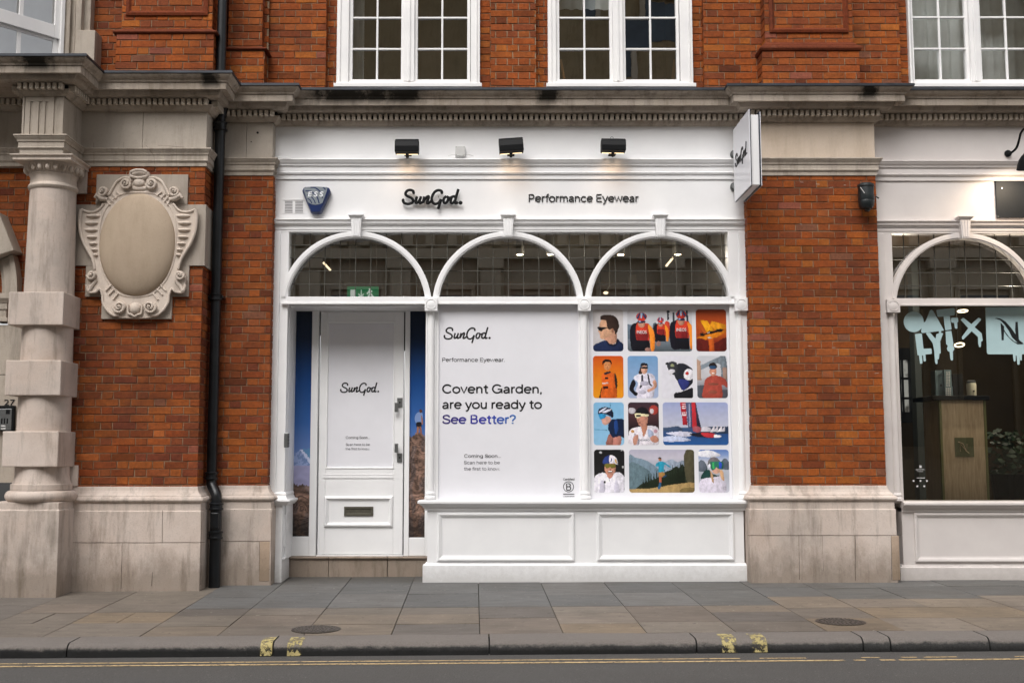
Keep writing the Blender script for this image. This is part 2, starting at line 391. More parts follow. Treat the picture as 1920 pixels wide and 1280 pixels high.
# ------------------------------------------------------------------ ground, pavement, kerb, road
TH = .015
def rot(s, t): return (s - TH * t, t + TH * s)
def ground(s, t, dz=0):
    x, y = rot(s, t); return (x, y, gz(x, y) + dz)
YKB, YKF = gy(1187.5), gy(1201.0)
DROP = .092
def rz(x, y): return gz(0, YKF) + GL * x - DROP + .022 * (YKF - y) * -1 * (-1 if y < -9 else -1) * .5
def rzf(t): return gz(0, YKF) - DROP + .012 * (YKF - t)
def make_pave_mat():
    m, t, b = nodes('york_stone_paving'); a = t.nodes.new('ShaderNodeVertexColor'); a.layer_name = 'Col'
    c = mix(t, 1, a.outputs[0], ramp(t, noise_at(t, 3.5, 6, .65, (1, 3, 1)), .3, .72, (.78, .76, .74, 1), (1.16, 1.13, 1.1, 1)), 'MULTIPLY')
    c = mix(t, math_(t, 'MULTIPLY', ramp(t, noise_at(t, 1.4, 7, .75), .46, .72), .5), c, lin('453f38'))
    c = mix(t, math_(t, 'MULTIPLY', ramp(t, noise_at(t, 33, 2, .5), .715, .73), .5), c, lin('a8a49a'))
    c = mix(t, math_(t, 'MULTIPLY', ramp(t, noise_at(t, 19, 2, .5), .68, .70), .45), c, lin('2f2c28'))
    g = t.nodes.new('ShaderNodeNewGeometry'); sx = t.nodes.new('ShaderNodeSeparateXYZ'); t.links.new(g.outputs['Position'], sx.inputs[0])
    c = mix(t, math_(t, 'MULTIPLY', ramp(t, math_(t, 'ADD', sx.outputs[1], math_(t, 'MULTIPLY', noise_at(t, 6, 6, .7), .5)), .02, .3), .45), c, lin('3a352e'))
    t.links.new(c, b.inputs['Base Color']); b.inputs['Roughness'].default_value = .72
    bump(t, b, math_(t, 'ADD', noise_at(t, 90, 5, .7), noise_at(t, 12, 4)), .35, .004); return m
PAVE = make_pave_mat()
JOINT = plain('paving_joint', lin('37322b'), .95, 0, .3, 14)
mb = MB(); R = random.Random(5)
cuts = [-520, -400, -270, -150, -30, 55, 175, 290, 425, 532, 652, 773.6, 896.7, 1013, 1130, 1255, 1383, 1493, 1610, 1740, 1870, 2000, 2130, 2260, 2390]
sx = [X(u, 1093, 0) for u in cuts]
BROWN = ['70675e', '786e62', '6e675f', '7b7268', '6b645c', '726b62', '7a6d5c']
GREY = ['5b5c5b', '606161', '595a5a', '626261', '5d5e5e']
for i in range(len(sx) - 1):
    um = (cuts[i] + cuts[i + 1]) / 2
    vs = [-1]
    if um > 425:
        gb = 1137 if um < 1383 else R.choice([1122, 1127])
        if um < 1383: vs += [R.choice([1108, 1112, 1116]), gb]
        else: vs += [R.choice([1104, 1107]), gb]
        if um < 1383: vs += [R.choice([1153, 1158, 1167])] if R.random() < .8 else [1150, 1168]
        else: vs += [1143, 1163]
    else: gb = 0; vs += [1127, 1143, 1162]
    if um > 425 and um < 1383 and R.random() < .4: vs = vs[:-1] + [1150, 1170]
    vs.append(1187.5)
    for a, b in zip(vs[:-1], vs[1:]):
        t0 = 1.4 if a < 0 else gy(a); t1 = YKB if b > 1187 else gy(b)
        g = b <= gb
        if um < 425 and R.random() < .28: col = lin(R.choice(['686b6b', '6f7676']))
        elif not g and R.random() < .18: col = lin('645f5a')
        else: col = lin(R.choice(GREY if g else BROWN))
        f = R.uniform(.9, 1.1); col = tuple(q * f for q in col[:3]) + (1,)
        parts = [(sx[i], sx[i + 1])]
        if um < 425 and a > 1130 and a < 1150: m_ = (sx[i] + sx[i + 1]) / 2; parts = [(sx[i], m_), (m_, sx[i + 1])]
        for s0, s1 in parts:
            e = .0036; h = R.uniform(-.002, .002); tl = R.uniform(-.0015, .0015)
            top = [ground(s0 + e, t1 + e, h), ground(s1 - e, t1 + e, h + tl), ground(s1 - e, t0 - e, h), ground(s0 + e, t0 - e, h - tl)]
            e2 = e - .002
            bot = [ground(s0 + e2, t1 + e2, -.02), ground(s1 - e2, t1 + e2, -.02), ground(s1 - e2, t0 - e2, -.02), ground(s0 + e2, t0 - e2, -.02)]
            mb.add(top + bot, [(0, 1, 2, 3), (0, 4, 5, 1), (1, 5, 6, 2), (2, 6, 7, 3), (3, 7, 4, 0)], 0, col)
mb.poly([ground(-9, YKB, -.009), ground(9, YKB, -.009), ground(9, 1.6, -.009), ground(-9, 1.6, -.009)], 1)
struct(mb.build('pavement', [PAVE, JOINT]))

def kerb_prof():                 # (t, z above the pavement plane at the kerb)
    pr = [(YKB - .003, -.09), (YKB - .003, 0.0)]
    for q in range(7):
        a = math.pi / 2 * q / 6; r = .058
        pr.append((YKF + r - r * math.sin(a), -r + r * math.cos(a)))
    return pr + [(YKF - .008, -.16)]
def make_kerb_mat():
    m, t, b = nodes('granite_kerb')
    c = ramp(t, noise_at(t, 130, 4, .8), .35, .7, lin('262727'), lin('7c7874'))
    c = mix(t, ramp(t, noise_at(t, 4, 5, .7, (1, 1, 2)), .3, .75), c, lin('525150'))
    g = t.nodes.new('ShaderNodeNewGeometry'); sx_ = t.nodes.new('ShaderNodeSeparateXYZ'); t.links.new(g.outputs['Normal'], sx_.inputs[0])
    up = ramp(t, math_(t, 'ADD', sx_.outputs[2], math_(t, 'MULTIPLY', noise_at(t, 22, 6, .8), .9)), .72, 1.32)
    c = mix(t, math_(t, 'ADD', math_(t, 'MULTIPLY', up, .65), .35), lin('191a1a'), c)           # road film and painted-in shading darken the upright face
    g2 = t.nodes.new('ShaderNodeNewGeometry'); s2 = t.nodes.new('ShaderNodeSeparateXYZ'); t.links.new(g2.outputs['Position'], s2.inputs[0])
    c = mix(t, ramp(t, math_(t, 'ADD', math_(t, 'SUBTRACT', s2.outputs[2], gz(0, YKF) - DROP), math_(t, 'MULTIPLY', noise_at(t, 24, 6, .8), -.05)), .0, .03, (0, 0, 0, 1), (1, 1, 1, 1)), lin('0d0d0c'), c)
    c = mix(t, math_(t, 'MULTIPLY', up, .35), c, lin('9a8f86'))  # top and rounded edge lightened, a highlight put into the colour
    t.links.new(c, b.inputs['Base Color']); b.inputs['Roughness'].default_value = .8
    bump(t, b, math_(t, 'ADD', noise_at(t, 120, 5, .8), math_(t, 'MULTIPLY', noise_at(t, 18, 4), 1.6)), .8, .008); return m
KERB = make_kerb_mat()
mb = MB(); kc = [-500, -180, 117, 500, 905, 1295, 1610, 1662, 1850, 2180, 2500]
kx = [X(u, 1205, YKF) for u in kc]
kp = kerb_prof()
for a, b in zip(kx[:-1], kx[1:]):
    n = max(2, int((b - a) / .08)); rows = []
    for i in range(n + 1):
        s = a + .005 + (b - a - .01) * i / n; row = []
        for j, (t_, z_) in enumerate(kp):
            wv = noise.noise((s * 6, j * .7, 3.1)) * .005 if 1 < j < len(kp) else 0
            en = .004 if i in (0, n) and j > 1 else 0
            x, y = rot(s, t_ + wv + en); row.append((x, y, gz(x, rot(s, YKB)[1]) + z_ - .006 * max(0, (YKB - t_)) / .3 - wv * .4 + noise.noise((s * 1.3, 7, 1)) * .004))
        rows.append(row)
    k = len(kp)
    mb.add([p for r in rows for p in r], [(i * k + j, (i + 1) * k + j, (i + 1) * k + j + 1, i * k + j + 1) for i in range(n) for j in range(k - 1)] + [tuple(range(k)), tuple(range(n * k, n * k + k))], 0)
mb.poly([ground(-9, YKB, -.05), ground(9, YKB, -.05), ground(9, YKF + .04, -.05), ground(-9, YKF + .04, -.05)], 1)
struct(mb.build('kerb', [KERB, JOINT], smooth=True))

def make_road():
    m, t, b = nodes('asphalt')
    c = ramp(t, noise_at(t, 170, 3, .7), .32, .72, lin('343332'), lin('6b6966'))
    c = mix(t, math_(t, 'MULTIPLY', ramp(t, noise_at(t, 1.2, 5, .6, (1, 2.5, 1)), .35, .7), .4), c, lin('4b4844'))
    c = mix(t, ramp(t, noise_at(t, 34, 3, .6, (1, 2.4, 1)), .70, .72), c, lin('a5a29c'))
    c = mix(t, ramp(t, noise_at(t, 60, 3, .6, (1, 2.2, 1)), .64, .70), c, lin('262524'))
    t.links.new(c, b.inputs['Base Color']); b.inputs['Roughness'].default_value = .8
    bump(t, b, noise_at(t, 200, 3, .8), .9, .006); return m
mb = MB()
n = 60
for i in range(n):
    s0, s1 = -30 + i, -29 + i
    for t0, t1 in ((YKF + .05, YKF - 2.5), (YKF - 2.5, -30)):
        mb.poly([rot(s0, t0) + (rzf(t0) + GL * s0,), rot(s1, t0) + (rzf(t0) + GL * s1,), rot(s1, t1) + (rzf(max(t1, -9)) + GL * s1,), rot(s0, t1) + (rzf(max(t1, -9)) + GL * s0,)])
struct(mb.build('road', make_road(), merge=True))
def road_y(v):
    a, dy, dz = ray(CX, v); s = dz / dy
    z0 = gz(0, YKF) - DROP            # z = z0 + .012*(YKF-t)
    return (z0 + .012 * YKF - H - s * D) / (s + .012)
YELLOW = lin('c9a45c')
LINE = make_worn('worn_yellow_line', lin('cdb283'), .38, .48, 34)
mb = MB(); R = random.Random(3)
for vc, w_ in ((1237.6, .030), (1242.6, .044)):
    t_ = road_y(vc)
    segs = [(-9, X(1375, vc, t_))] if vc < 1240 else [(-9, X(1572, vc, t_))]
    segs += [(X(a, vc, t_), X(b, vc, t_)) for a, b in (((1412, 1500), (1605, 1640), (1680, 1710), (1722, 1786), (1896, 2200)) if vc < 1240 else ((1590, 1612), (1640, 1668), (1676, 2200)))]
    for a, b in segs:
        n = max(1, int((b - a) / .12))
        for i in range(n):
            s0, s1 = a + (b - a) * i / n, a + (b - a) * (i + 1) / n
            def q(s, side): 
                o = side * w_ / 2 + noise.noise((s * 5, side, vc)) * .006
                return rot(s, t_ + o - .018 * 0) + (rzf(t_ + o) + GL * s + .003,)
            mb.poly([q(s0, -1), q(s1, -1), q(s1, 1), q(s0, 1)])
# scuffed white paint in the gutter
struct(mb.build('road_marking', LINE, merge=True))
KMARK = make_worn('worn_yellow_kerb_paint', lin('bfb078'), .45, .52, 20)
mb = MB()
for u0, u1 in ((477, 499), (527, 554), (1343, 1371), (1400, 1428)):
    a, b = X(u0, 1210, YKF), X(u1, 1210, YKF); n = 4; rows = []
    for i in range(n + 1):
        s = a + (b - a) * i / n; row = []
        for j, (t_, z_) in enumerate(kp[1:]):
            if j == 0: t_ = YKF + .19
            if z_ < -.13: z_ = -.086; t_ = YKF - .006
            wv = noise.noise((s * 6, (j + 1) * .7, 3.1)) * .005 if j > 0 else 0
            x, y = rot(s, t_ + wv - .002 * (j > 0)); row.append((x, y, gz(x, rot(s, YKB)[1]) + z_ - .006 * max(0, (YKB - t_)) / .3 - wv * .4 + .0035 * (j < 6) + noise.noise((s * 1.3, 7, 1)) * .004))
        rows.append(row)
    k = len(kp) - 1
    mb.add([p for r in rows for p in r], [(i * k + j, (i + 1) * k + j, (i + 1) * k + j + 1, i * k + j + 1) for i in range(n) for j in range(k - 1)])
struct(mb.build('kerb_marking', KMARK, smooth=True))

def make_cover_mat():
    m, t, b = nodes('cast_iron_cover')
    c = ramp(t, noise_at(t, 60, 4, .7), .35, .7, lin('2e2a27'), lin('645c55')); t.links.new(c, b.inputs['Base Color'])
    b.inputs['Roughness'].default_value = .55; b.inputs['Metallic'].default_value = .4; bump(t, b, noise_at(t, 60, 3), .6, .006); return m
IRON = make_cover_mat()
for u, v, lab in ((593, 1177.5, 'small round iron coal plate in the pavement in front of the white door'), (1576, 1168, 'small round iron coal plate in the pavement near the right brick pier')):
    y = gy(v); x = X(u, v, y); z = gz(x, y)
    t = thing('manhole_cover', lab, 'manhole cover', (x, y, z), 'iron plates in the pavement')
    r = X(u + 43, v, y) - x
    mb = MB(); mb.lathe(x, y, [(r + .012, z - .005), (r + .012, z + .0035), (r - .004, z + .0035), (r - .004, z - .002)], 40); mb.build('rim', IRON, t)
    mb = MB(); mb.lathe(x, y, [(r - .006, z - .003), (r - .006, z + .0045), (.001, z + .0045)], 40)
    for ring, cnt in ((.86, 30), (.66, 22), (.46, 15), (.26, 8), (.08, 3)):
        for i in range(cnt):
            a = 2 * math.pi * i / cnt; cx_, cy_ = x + r * ring * math.cos(a), y + r * ring * math.sin(a)
            mb.lathe(cx_, cy_, [(.011, z + .003), (.008, z + .0075), (.0005, z + .0075)], 6)
    mb.build('plate', IRON, t, smooth=True)

# ------------------------------------------------------------------ THE BRICK BUILDING
bld = thing('brick_building', 'red brick building with stone cornice, column and white upper windows', 'building', (0, 1, 0))
YP, YL, YC = -.13, -.48, -.93          # small piers, big left pier, column block
XC = -4.045
xl = X(388, 240, YL); x2 = X(512, 260, YP); x3 = X(1410, 260, YP); x4 = X(1640, 260, YP)
cl, crr = XC - .186, XC + .186
pathA = [(-9, YL), (cl, YL), (cl, YC), (crr, YC), (crr, YL), (xl, YL), (xl, YP), (x2, YP), (x2, 0), (x3, 0), (x3, YP), (x4, YP), (x4, 0), (9, 0)]
pathB = [(-9, YC)] + pathA[3:]
def zc(v, o): return Z(v, -o)
zt = zc(167.5, .285); zs = zc(197.5, .225)
up = [(-.35, zt), (.285, zt), (.287, zc(170, .285)), (.278, zc(173, .278)), (.262, zc(177, .262)), (.246, zc(180, .246)), (.238, zc(182, .238)), (.238, zc(184, .238)), (.225, zc(184.3, .225)),
      (.225, zs), (.212, zs - .001), (.206, zs + .012), (.16, zs + .012), (.155, zs - .004), (.14, zs - .03), (.115, zc(212, .1) + .004), (.1, zc(212.5, .1)), (-.35, zc(212.5, .1))]
zb0 = zc(212.5, .1)
low = [(-.35, zb0 - .001), (.040, zb0 - .001), (.040, zc(224, .07)), (.072, zc(224, .07)), (.072, zc(225, .07)), (.062, zc(225.2, .06)), (.058, zc(228, .055)), (.042, zc(232.5, .04)), (.022, zc(235.5, .02)), (.016, zc(237, .015)), (-.35, zc(237, .015))]
cor = MB(); cor.sweep(pathB, up, 0); cor.sweep(pathA, low, 0)
z0d, z1d = zc(223.8, .105), zc(213.6, .105)
def dent(path, o0=.07, o1=.103, pitch=.0528, wd=.033):
    for (xa, ya), (xb, yb) in zip(path[:-1], path[1:]):
        L = math.hypot(xb - xa, yb - ya); 
        if L < .15: continue
        dx, dy = (xb - xa) / L, (yb - ya) / L; nx, ny = dy, -dx
        e = .1 if L > .3 else .0
        n = int((L + 2 * o1 * (1 if L > .3 else 0)) / pitch) if False else int(L / pitch); st = (L - n * pitch) / 2 + pitch / 2
        for i in range(-1 if False else 0, n):
            c = st + i * pitch
            jz = random.Random(int(c * 977 + xa * 31)).uniform(-.0015, .0015)
            pts = [(xa + dx * a + nx * o, ya + dy * a + ny * o, z) for a in (c - wd / 2, c + wd / 2) for o in (o0, o1 + jz) for z in (z0d, z1d)]
            cor.add(pts, [(0, 1, 3, 2), (4, 6, 7, 5), (0, 4, 5, 1), (2, 3, 7, 6), (0, 2, 6, 4), (1, 5, 7, 3)], 2)
def shift_out(path, o):
    out = []
    for i, (x, y) in enumerate(path):
        def nn(a, b):
            d = Vector((b[0] - a[0], b[1] - a[1])).normalized(); return Vector((d.y, -d.x))
        if i == 0: mv = nn(path[0], path[1])
        elif i == len(path) - 1: mv = nn(path[-2], path[-1])
        else:
            a, b = nn(path[i - 1], path[i]), nn(path[i], path[i + 1]); mv = (a + b) / (1 + a.dot(b))
        out.append((x + mv.x * o, y + mv.y * o))
    return out
dent(shift_out(pathA, .042), -.004, .062)
cor.box(-9, cl - .01, YC + .15, YL + .1, zb0 + .004, zt - .02); cor.box(-9, xl - .02, YL + .06, .05, Z(270, YL), zt - .04); cor.box(xl - .05, x2 - .01, YP + .06, .1, Z(300, YP), zt - .04)
cor.sweep(pathA, [(.0412, z0d + .004), (.0412, z1d - .001)], 1)  # near-black strip behind the dentils, darkens the gaps between them
cornice = cor.build('cornice', [SOOTY, plain('dark_dentil_gaps', lin('0e0c09'), .95, 0, .2, 6), make_stone('dentil_stone', lin('bdb1a1'), lin('5a5042'), lin('d0c6b8'), .4)], bld, bevel=.003)
mb = MB(); mb.sweep(pathB, [(-.36, zt + .045), (.288, zt + .018), (.296, zt + .012), (.297, zt - .008), (.289, zt - .012), (.287, zt + .002), (-.36, zt + .004)])
# uneven lead edge
mb.v = [(x, y, z + noise.noise((x * 4, y * 4, 2)) * .007) for x, y, z in mb.v]
mb.build('lead_flashing', LEAD, cornice)

# friezes and architraves
zf1 = zc(237, .015) - .001                      # top of friezes
zaT = Z(295, YP - .055); zaB = Z(329, YP - .012)
def arch_prof():
    return [(-.2, zaT), (.055, zaT), (.056, zaT - .014), (.047, zaT - .018), (.046, zaT - .026), (.033, zaT - .045), (.03, zaT - .056), (.03, zaT - .062), (.021, zaT - .063), (.021, zaT - .108), (.026, zaT - .112), (.022, zaT - .122), (.011, zaT - .134), (.010, zaT - .137), (.010, zaB), (-.2, zaB)]
mb = MB(); pa = [(-9, YL), (cl, YL), (cl, YC), (crr, YC), (crr, YL), (xl, YL), (xl, YP), (x2, YP), (x2, .05)]
mb.sweep(pa, arch_prof()); mb.sweep([(x3, .05), (x3, YP), (x4, YP), (x4, .05)], arch_prof())
build_each(mb, 'architrave', MIDST, bld, bevel=.003)
mb = MB(); e = .0015
def fr(x0, x1, y, back=.1): mb.box(x0 + e, x1 - e, y, back, zaT + .001, zf1)
xm = X(268, 240, YL)
fr(crr - .01, xm, YL, YL + .3); fr(xm, xl, YL, 0); mb.box(-9, cl, YL, 0, zaT + .001, zf1)
xq = X(462, 265, YP); fr(xl, xq, YP); fr(xq, x2, YP)
build_each(mb, 'frieze', make_stone('frieze_stone', lin('a89e92'), lin('6c6152'), lin('bdb4a9'), .35), bld, bevel=.003)
mb = MB(); fr(x3, x4, YP); mb.build('frieze', make_stone('paler_frieze_stone', lin('bfae9b'), lin('8a775f'), lin('cfc0b0'), .3), bld, bevel=.003)  # right pier frieze in a paler stone colour
mb = MB()                                        # fixing holes in the pier frieze
for u, v, r in ((483, 249, .012), (471, 266, .006)):
    p = P(u, v, YP - .0015); mb.cyl(p, p + Vector((0, .02, 0)), r, 12)
build_each(mb, 'fixing_hole', DARKER, bld)

# brick piers
zPl = zaB
zPb = Z(910, YP)                                 # top of the stone plinths
t = MB(); bx0, bx1 = xl - .02, X(507, 620, YP)
bricks(t, bx0, bx1, zPb - .02, zPl, front(YP), 11, phase=.06)
bricks(t, YP + .008, .12, zPb - .02, zPl, side_r(bx1), 12, phase=.03)
t.build('brick_pier', [BRICK, MORTAR], bld)
t = MB(); rx0, rx1 = X(1406, 620, YP), X(1652, 620, YP)
bricks(t, rx0, rx1, zPb - .02, zPl, front(YP), 21, PAL_UP, phase=.19)
bricks(t, YP + .008, .12, zPb - .02, zPl, side_l(rx0), 22)
t.build('brick_pier', [BRICK, MORTAR], bld)
t = MB(); lx1 = X(377, 620, YL)
bricks(t, XC - .0, lx1, zPb - .02, zPl, front(YL), 31, phase=.1)
bricks(t, YL + .008, YP + .02, zPb - .02, zPl, side_r(lx1), 32, phase=.02)
t.build('brick_pier', [BRICK, MORTAR], bld)
# plinths
pz = lambda v: Z(v, YP - .06)
def pl_prof(o=0.0, zb=-.6):
    return [(-.1, pz(910)), (.006 + o, pz(910)), (.008 + o, pz(912)), (.013 + o, pz(917)), (.026 + o, pz(922)), (.044 + o, pz(925.5)), (.05 + o, pz(927)), (.05 + o, pz(928.5)), (.058 + o, pz(929)), (.070 + o, pz(930.5)), (.077 + o, pz(933)), (.077 + o, pz(935)), (.069 + o, pz(937.5)), (.06 + o, pz(938.5)),
            (.052 + o, pz(939)), (.052 + o, pz(953.5)), (.060 + o, pz(954.5)), (.060 + o, zb), (-.1, zb)]
def joints(mb, x0, x1, y, rows):                 # thin raked joints drawn as narrow dark slots
    pass
def plinth(path, xs_top, name='plinth'):
    mb = MB(); mb.sweep(path, pl_prof()); return mb.build(name, PALE, bld, bevel=.004)
p2 = plinth([(xl - .2, YP), (bx1, YP), (bx1, .1)], [])
p3 = plinth([(rx0, .1), (rx0, YP), (rx1, YP), (rx1, .1)], [])
p1 = plinth([(XC + .2, YL), (lx1, YL), (lx1, YP + .1)], [])
# masonry joints in the plinths (open hairline joints)
mb = MB()
def slot(u0, v0, u1, v1, y, w=.0022):
    a, b = P(u0, v0, y), P(u1, v1, y)
    d = (b - a).normalized(); nrm = Vector((-d.z, 0, d.x)) * w
    n = max(2, int((b - a).length / .05)); ps = []
    for i in range(n + 1):
        q = a + (b - a) * i / n; k = noise.noise((q.x * 9, q.z * 9, 4)) * .004; q = q + Vector((-d.z, 0, d.x)) * k
        ps.append(q)
    for p, q in zip(ps[:-1], ps[1:]):
        ww = .6 + .5 * abs(noise.noise(p * 12))
        mb.poly([p - nrm * ww, q - nrm * ww, q + nrm * ww, p + nrm * ww])
yl, yp = YL - .0625, YP - .0625
for s in ((132, 1017, 384, 1016, yl), (305, 956, 304, 1017, yl), (229, 1018, 227, 1103, yl), (304, 1016, 302, 1016, yl), (286, 1072, 284, 1098, yl), (377, 956, 377, 1096, yl),
          (417, 1014, 507, 1014, yp), (486, 1015, 486, 1088, yp), (508, 958, 508, 1088, yp), (440, 955, 440, 957, yp),
          (1402, 1003, 1690, 1003, yp), (1498, 1003, 1499, 1086, yp), (1603, 1003, 1604, 1088, yp, .0035), (1671, 1003, 1672, 1087, yp), (1542, 1004, 1544, 1070, yp, .0012)):
    slot(*s)
mb.build('masonry_joint', plain('open_joint', lin('4d4136'), .95, 0, .3, 20), bld)

PATCH = make_stone('patch_stone', lin('a8937f'), lin('5f5142'), lin('b8a491'), .45, True)
for nm, u0, u1, v0, v1, yy in (('stone_patch', 486.5, 505, 1015, 1089, yp), ('stone_patch', 1672.5, 1687, 1004, 1087, yp)):
    mb = MB(); mb.pbox(u0, u1, v0, v1, yy - .001, yy + .05)
    if u0 > 200 or True: mb.build(nm, PATCH, bld, bevel=.002)
mb = MB()
for s_ in ((273, 272, 289, 292, YL - .0475), (289, 292, 290, 308, YL - .03), (296, 273, 346, 276, YL - .058), (176, 268, 176, 309, YL - .035)): slot(*s_[:5], w=.0016)
for u_ in (232, 330): slot(u_, 267, u_ + 1, 310, YL - .05, w=.001)
mb.build('hairline_crack', bpy.data.materials['open_joint'], bld)
mb = MB(); Rr = random.Random(4)
for u_, v_ in ((1448, 577), (1454, 578), (1460, 577), (1515, 648), (1560, 652), (1470, 700), (1612, 648), (1500, 420), (1530, 345), (1555, 352), (1582, 347), (1500, 341), (1640, 700), (1475, 520), (1590, 566)):
    slot(u_, v_, u_ + Rr.uniform(2, 8), v_ + Rr.uniform(-1.5, 1.5), YP - .0035, w=.0022)
mb.build('mortar_smear', plain('lime_smear', lin('c9beb2'), .9, 0, 0), bld)
# column
col = MB()
zb_ = lambda v: Z(v, -.86)
zsh0, zsh1 = zb_(911), zb_(349)
ycn = -.63
pr = []
for i in range(25):
    q = i / 24; r = .232 - .030 * q ** 1.6; pr.append((r, zsh0 + (zsh1 - zsh0) * q))
pr = [(.262, zsh0), (.262, zsh0 + .012), (.25, zsh0 + .016), (.238, zsh0 + .05)] + [p for p in pr if p[1] > zsh0 + .06]
column = MB(); column.lathe(XC, ycn, pr, 48)
column = column.build('column', CARVED if False else PALE, bld, smooth=True)
mb = MB(); zz = [zb_(941), zb_(920)]
rr = (zz[1] - zz[0]) / 2; base = [(.0, zz[1] + .001), (.24, zz[1] + .001)]
for q in range(9):
    a = math.pi * q / 8; base.append((.262 + rr * math.sin(a) * .9, zz[0] + rr + rr * math.cos(a)))
base += [(.24, zz[0]), (0, zz[0])]
mb.lathe(XC, ycn, [(.262, zz[1] + .004), (.262, zsh0), ], 48); mb.lathe(XC, ycn, base, 48)
mb.build('base', PALE, column, smooth=True)
for v0, v1 in ((547, 609), (675, 741), (808, 875)):
    mb = MB(); yf = -.885; z0, z1 = Z(v1, yf), Z(v0, yf)
    mb.box(XC - .262, XC + .232, yf, YL + .02, z0, z1)
    mb.build('block', PALE, column, bevel=.008)
mb = MB(); zcap = lambda v: Z(v, -.88)
mb.lathe(XC, ycn, [(.200, zcap(349)), (.214, zcap(347)), (.222, zcap(343)), (.214, zcap(339)), (.203, zcap(337)), (.203, zcap(324)), (.21, zcap(322)), (.216, zcap(320)), (.212, zcap(318)),
                   (.222, zcap(315)), (.245, zcap(309)), (.262, zcap(304)), (.266, zcap(302)), (.0, zcap(302))], 48)
for i in range(22):
    a = 2 * math.pi * i / 22; r = .243; p = (XC + r * math.cos(a), ycn + r * math.sin(a), zcap(310.5))
    mb.ball(p, .022, .022, .034, 10, 7)
    a += math.pi / 22; mb.tube([(XC + .225 * math.cos(a), ycn + .225 * math.sin(a), zcap(317)), (XC + .262 * math.cos(a), ycn + .262 * math.sin(a), zcap(304))], .006, 5)
mb.build('capital', CARVED, column, smooth=True)
za0 = zcap(301.5)
mb = MB(); mb.sweep([(XC - .24, -.4), (XC - .24, -.90), (XC + .24, -.90), (XC + .24, -.4)], [(-.2, zaB - .001), (.045, zaB - .001), (.043, zaB - .012), (.03, zaB - .02), (.024, zaB - .022), (.024, za0), (-.2, za0)])
mb.box(XC - .06, XC + .06, -.72, -.5, za0, zaB - .002); mb.build('abacus', CARVED, column, bevel=.002)
mb = MB(); mb.box(crr - .3, X(163, 330, YL - .02), YL - .03, YL + .05, Z(364, YL), zaB - .002); mb.build('respond', PALE, column, bevel=.003)
mb = MB(); mb.box(crr - .3, X(146, 885, YL - .02), YL - .02, YL + .05, Z(911, YL), Z(872, YL)); mb.build('respond', PALE, column, bevel=.003)
mb = MB(); mb.sweep([(XC - .335, YL - .3 + .4), (XC - .335, -.85), (XC + .225, -.85), (XC + .225, YL)], [(-.3, zz[0] - .001), (.03, zz[0] - .001), (.03, Z(955.5, -.9)), (.042, Z(956.5, -.9)), (.042, -.6), (-.3, -.6)])
mb.build('pedestal', PALE, column, bevel=.005)
mb = MB()                                        # entablature block over the column, with glyphs
mb.box(cl + .0, crr, YC, YL, zaT + .001, zf1)
mb.build('entablature_block', MIDST, column, bevel=.003)
mb = MB(); gw = (crr - cl)
gl_ = [(0, .03), (.055, .075), (.25, .075), (.38, .075), (.51, .075), (.64, .1), (.86, .14)]
for a, b in ((.0, .05), (.07, .19), (.25, .40), (.47, .56), (.63, .77), (.83, 1.0)):
    mb.box(cl + gw * a, cl + gw * b, YC - .012, YC + .002, zaT + .002, zf1 - .045 if 0 < a < .8 else zf1 - .001)
mb.box(cl + gw * .07, cl + gw * .77, YC - .012, YC + .002, zf1 - .0445, zf1 - .001)
mb.build('triglyph', MIDST, column, bevel=.003)
# stone-faced doorway behind the column with number panel
mb = MB(); yd = -.42
bricks(mb, -6.5, XC + .1, Z(600, yd), zaB, front(yd), 41)
mb.build('brick_wall', [BRICK, MORTAR], bld)
mb = MB(); yj = -.47
xj = X(58, 750, yj)
for v0, v1 in ((609, 702), (703, 800), (801, 905)):
    mb.box(-6.4, xj, yj, -.2, Z(v1, yj) + .001, Z(v0, yj))
build_each(mb, 'stone_jamb', MIDST, bld, bevel=.003)
mb = MB(); mb.sweep([(-6.4, yj), (X(11, 580, yj), yj), (X(11, 580, yj), -.3)], [(-.1, Z(551, yj)), (.05, Z(551, yj)), (.05, Z(560, yj)), (.03, Z(566, yj)), (.03, Z(567, yj)), (.02, Z(568, yj)), (.02, Z(580, yj)), (.01, Z(581, yj)), (.01, Z(595, yj)), (.03, Z(596, yj)), (.03, Z(603, yj)), (-.1, Z(603, yj))])
mb.build('impost', MIDST, bld, bevel=.003)
# doorway arch: ring of moulded stone with proud blocks
ya = -.46; ac = Vector((X(-211, 552, ya), 0, Z(552, ya))); sc = (10.35 / 2100); r1, r0 = 251 * sc, 218 * sc
mb = MB()
for a0, a1 in ((0, 17), (46, 95)):
    n = 14
    for k, (ra, rb, yy) in enumerate(((r0, r0 + .04, ya - .02), (r0 + .04, r1 - .045, ya - .05), (r1 - .045, r1, ya - .075))):
        for i in range(n):
            q0, q1 = rad(a0 + (a1 - a0) * i / n), rad(a0 + (a1 - a0) * (i + 1) / n)
            pts = [(ac.x + r * math.cos(q), y_, ac.z + r * math.sin(q)) for y_ in (yy, ya + .1) for q, r in ((q0, ra), (q0, rb), (q1, rb), (q1, ra))]
            mb.add(pts, [(0, 1, 2, 3), (0, 4, 5, 1), (1, 5, 6, 2), (2, 6, 7, 3), (3, 7, 4, 0)])
arch_o = mb.build('doorway_arch', MIDST, bld)
mb = MB(); q0, q1 = rad(17.5), rad(35); 
mb.prism([(ac.x + r * math.cos(q), ac.z + r * math.sin(q)) for q, r in ((q0, r0 - .06), (q0, r1 + .05), (q1, r1 + .07), (q1, r0 - .06))], ya - .16, ya + .05)
mb.build('voussoir', MIDST, arch_o, bevel=.008)
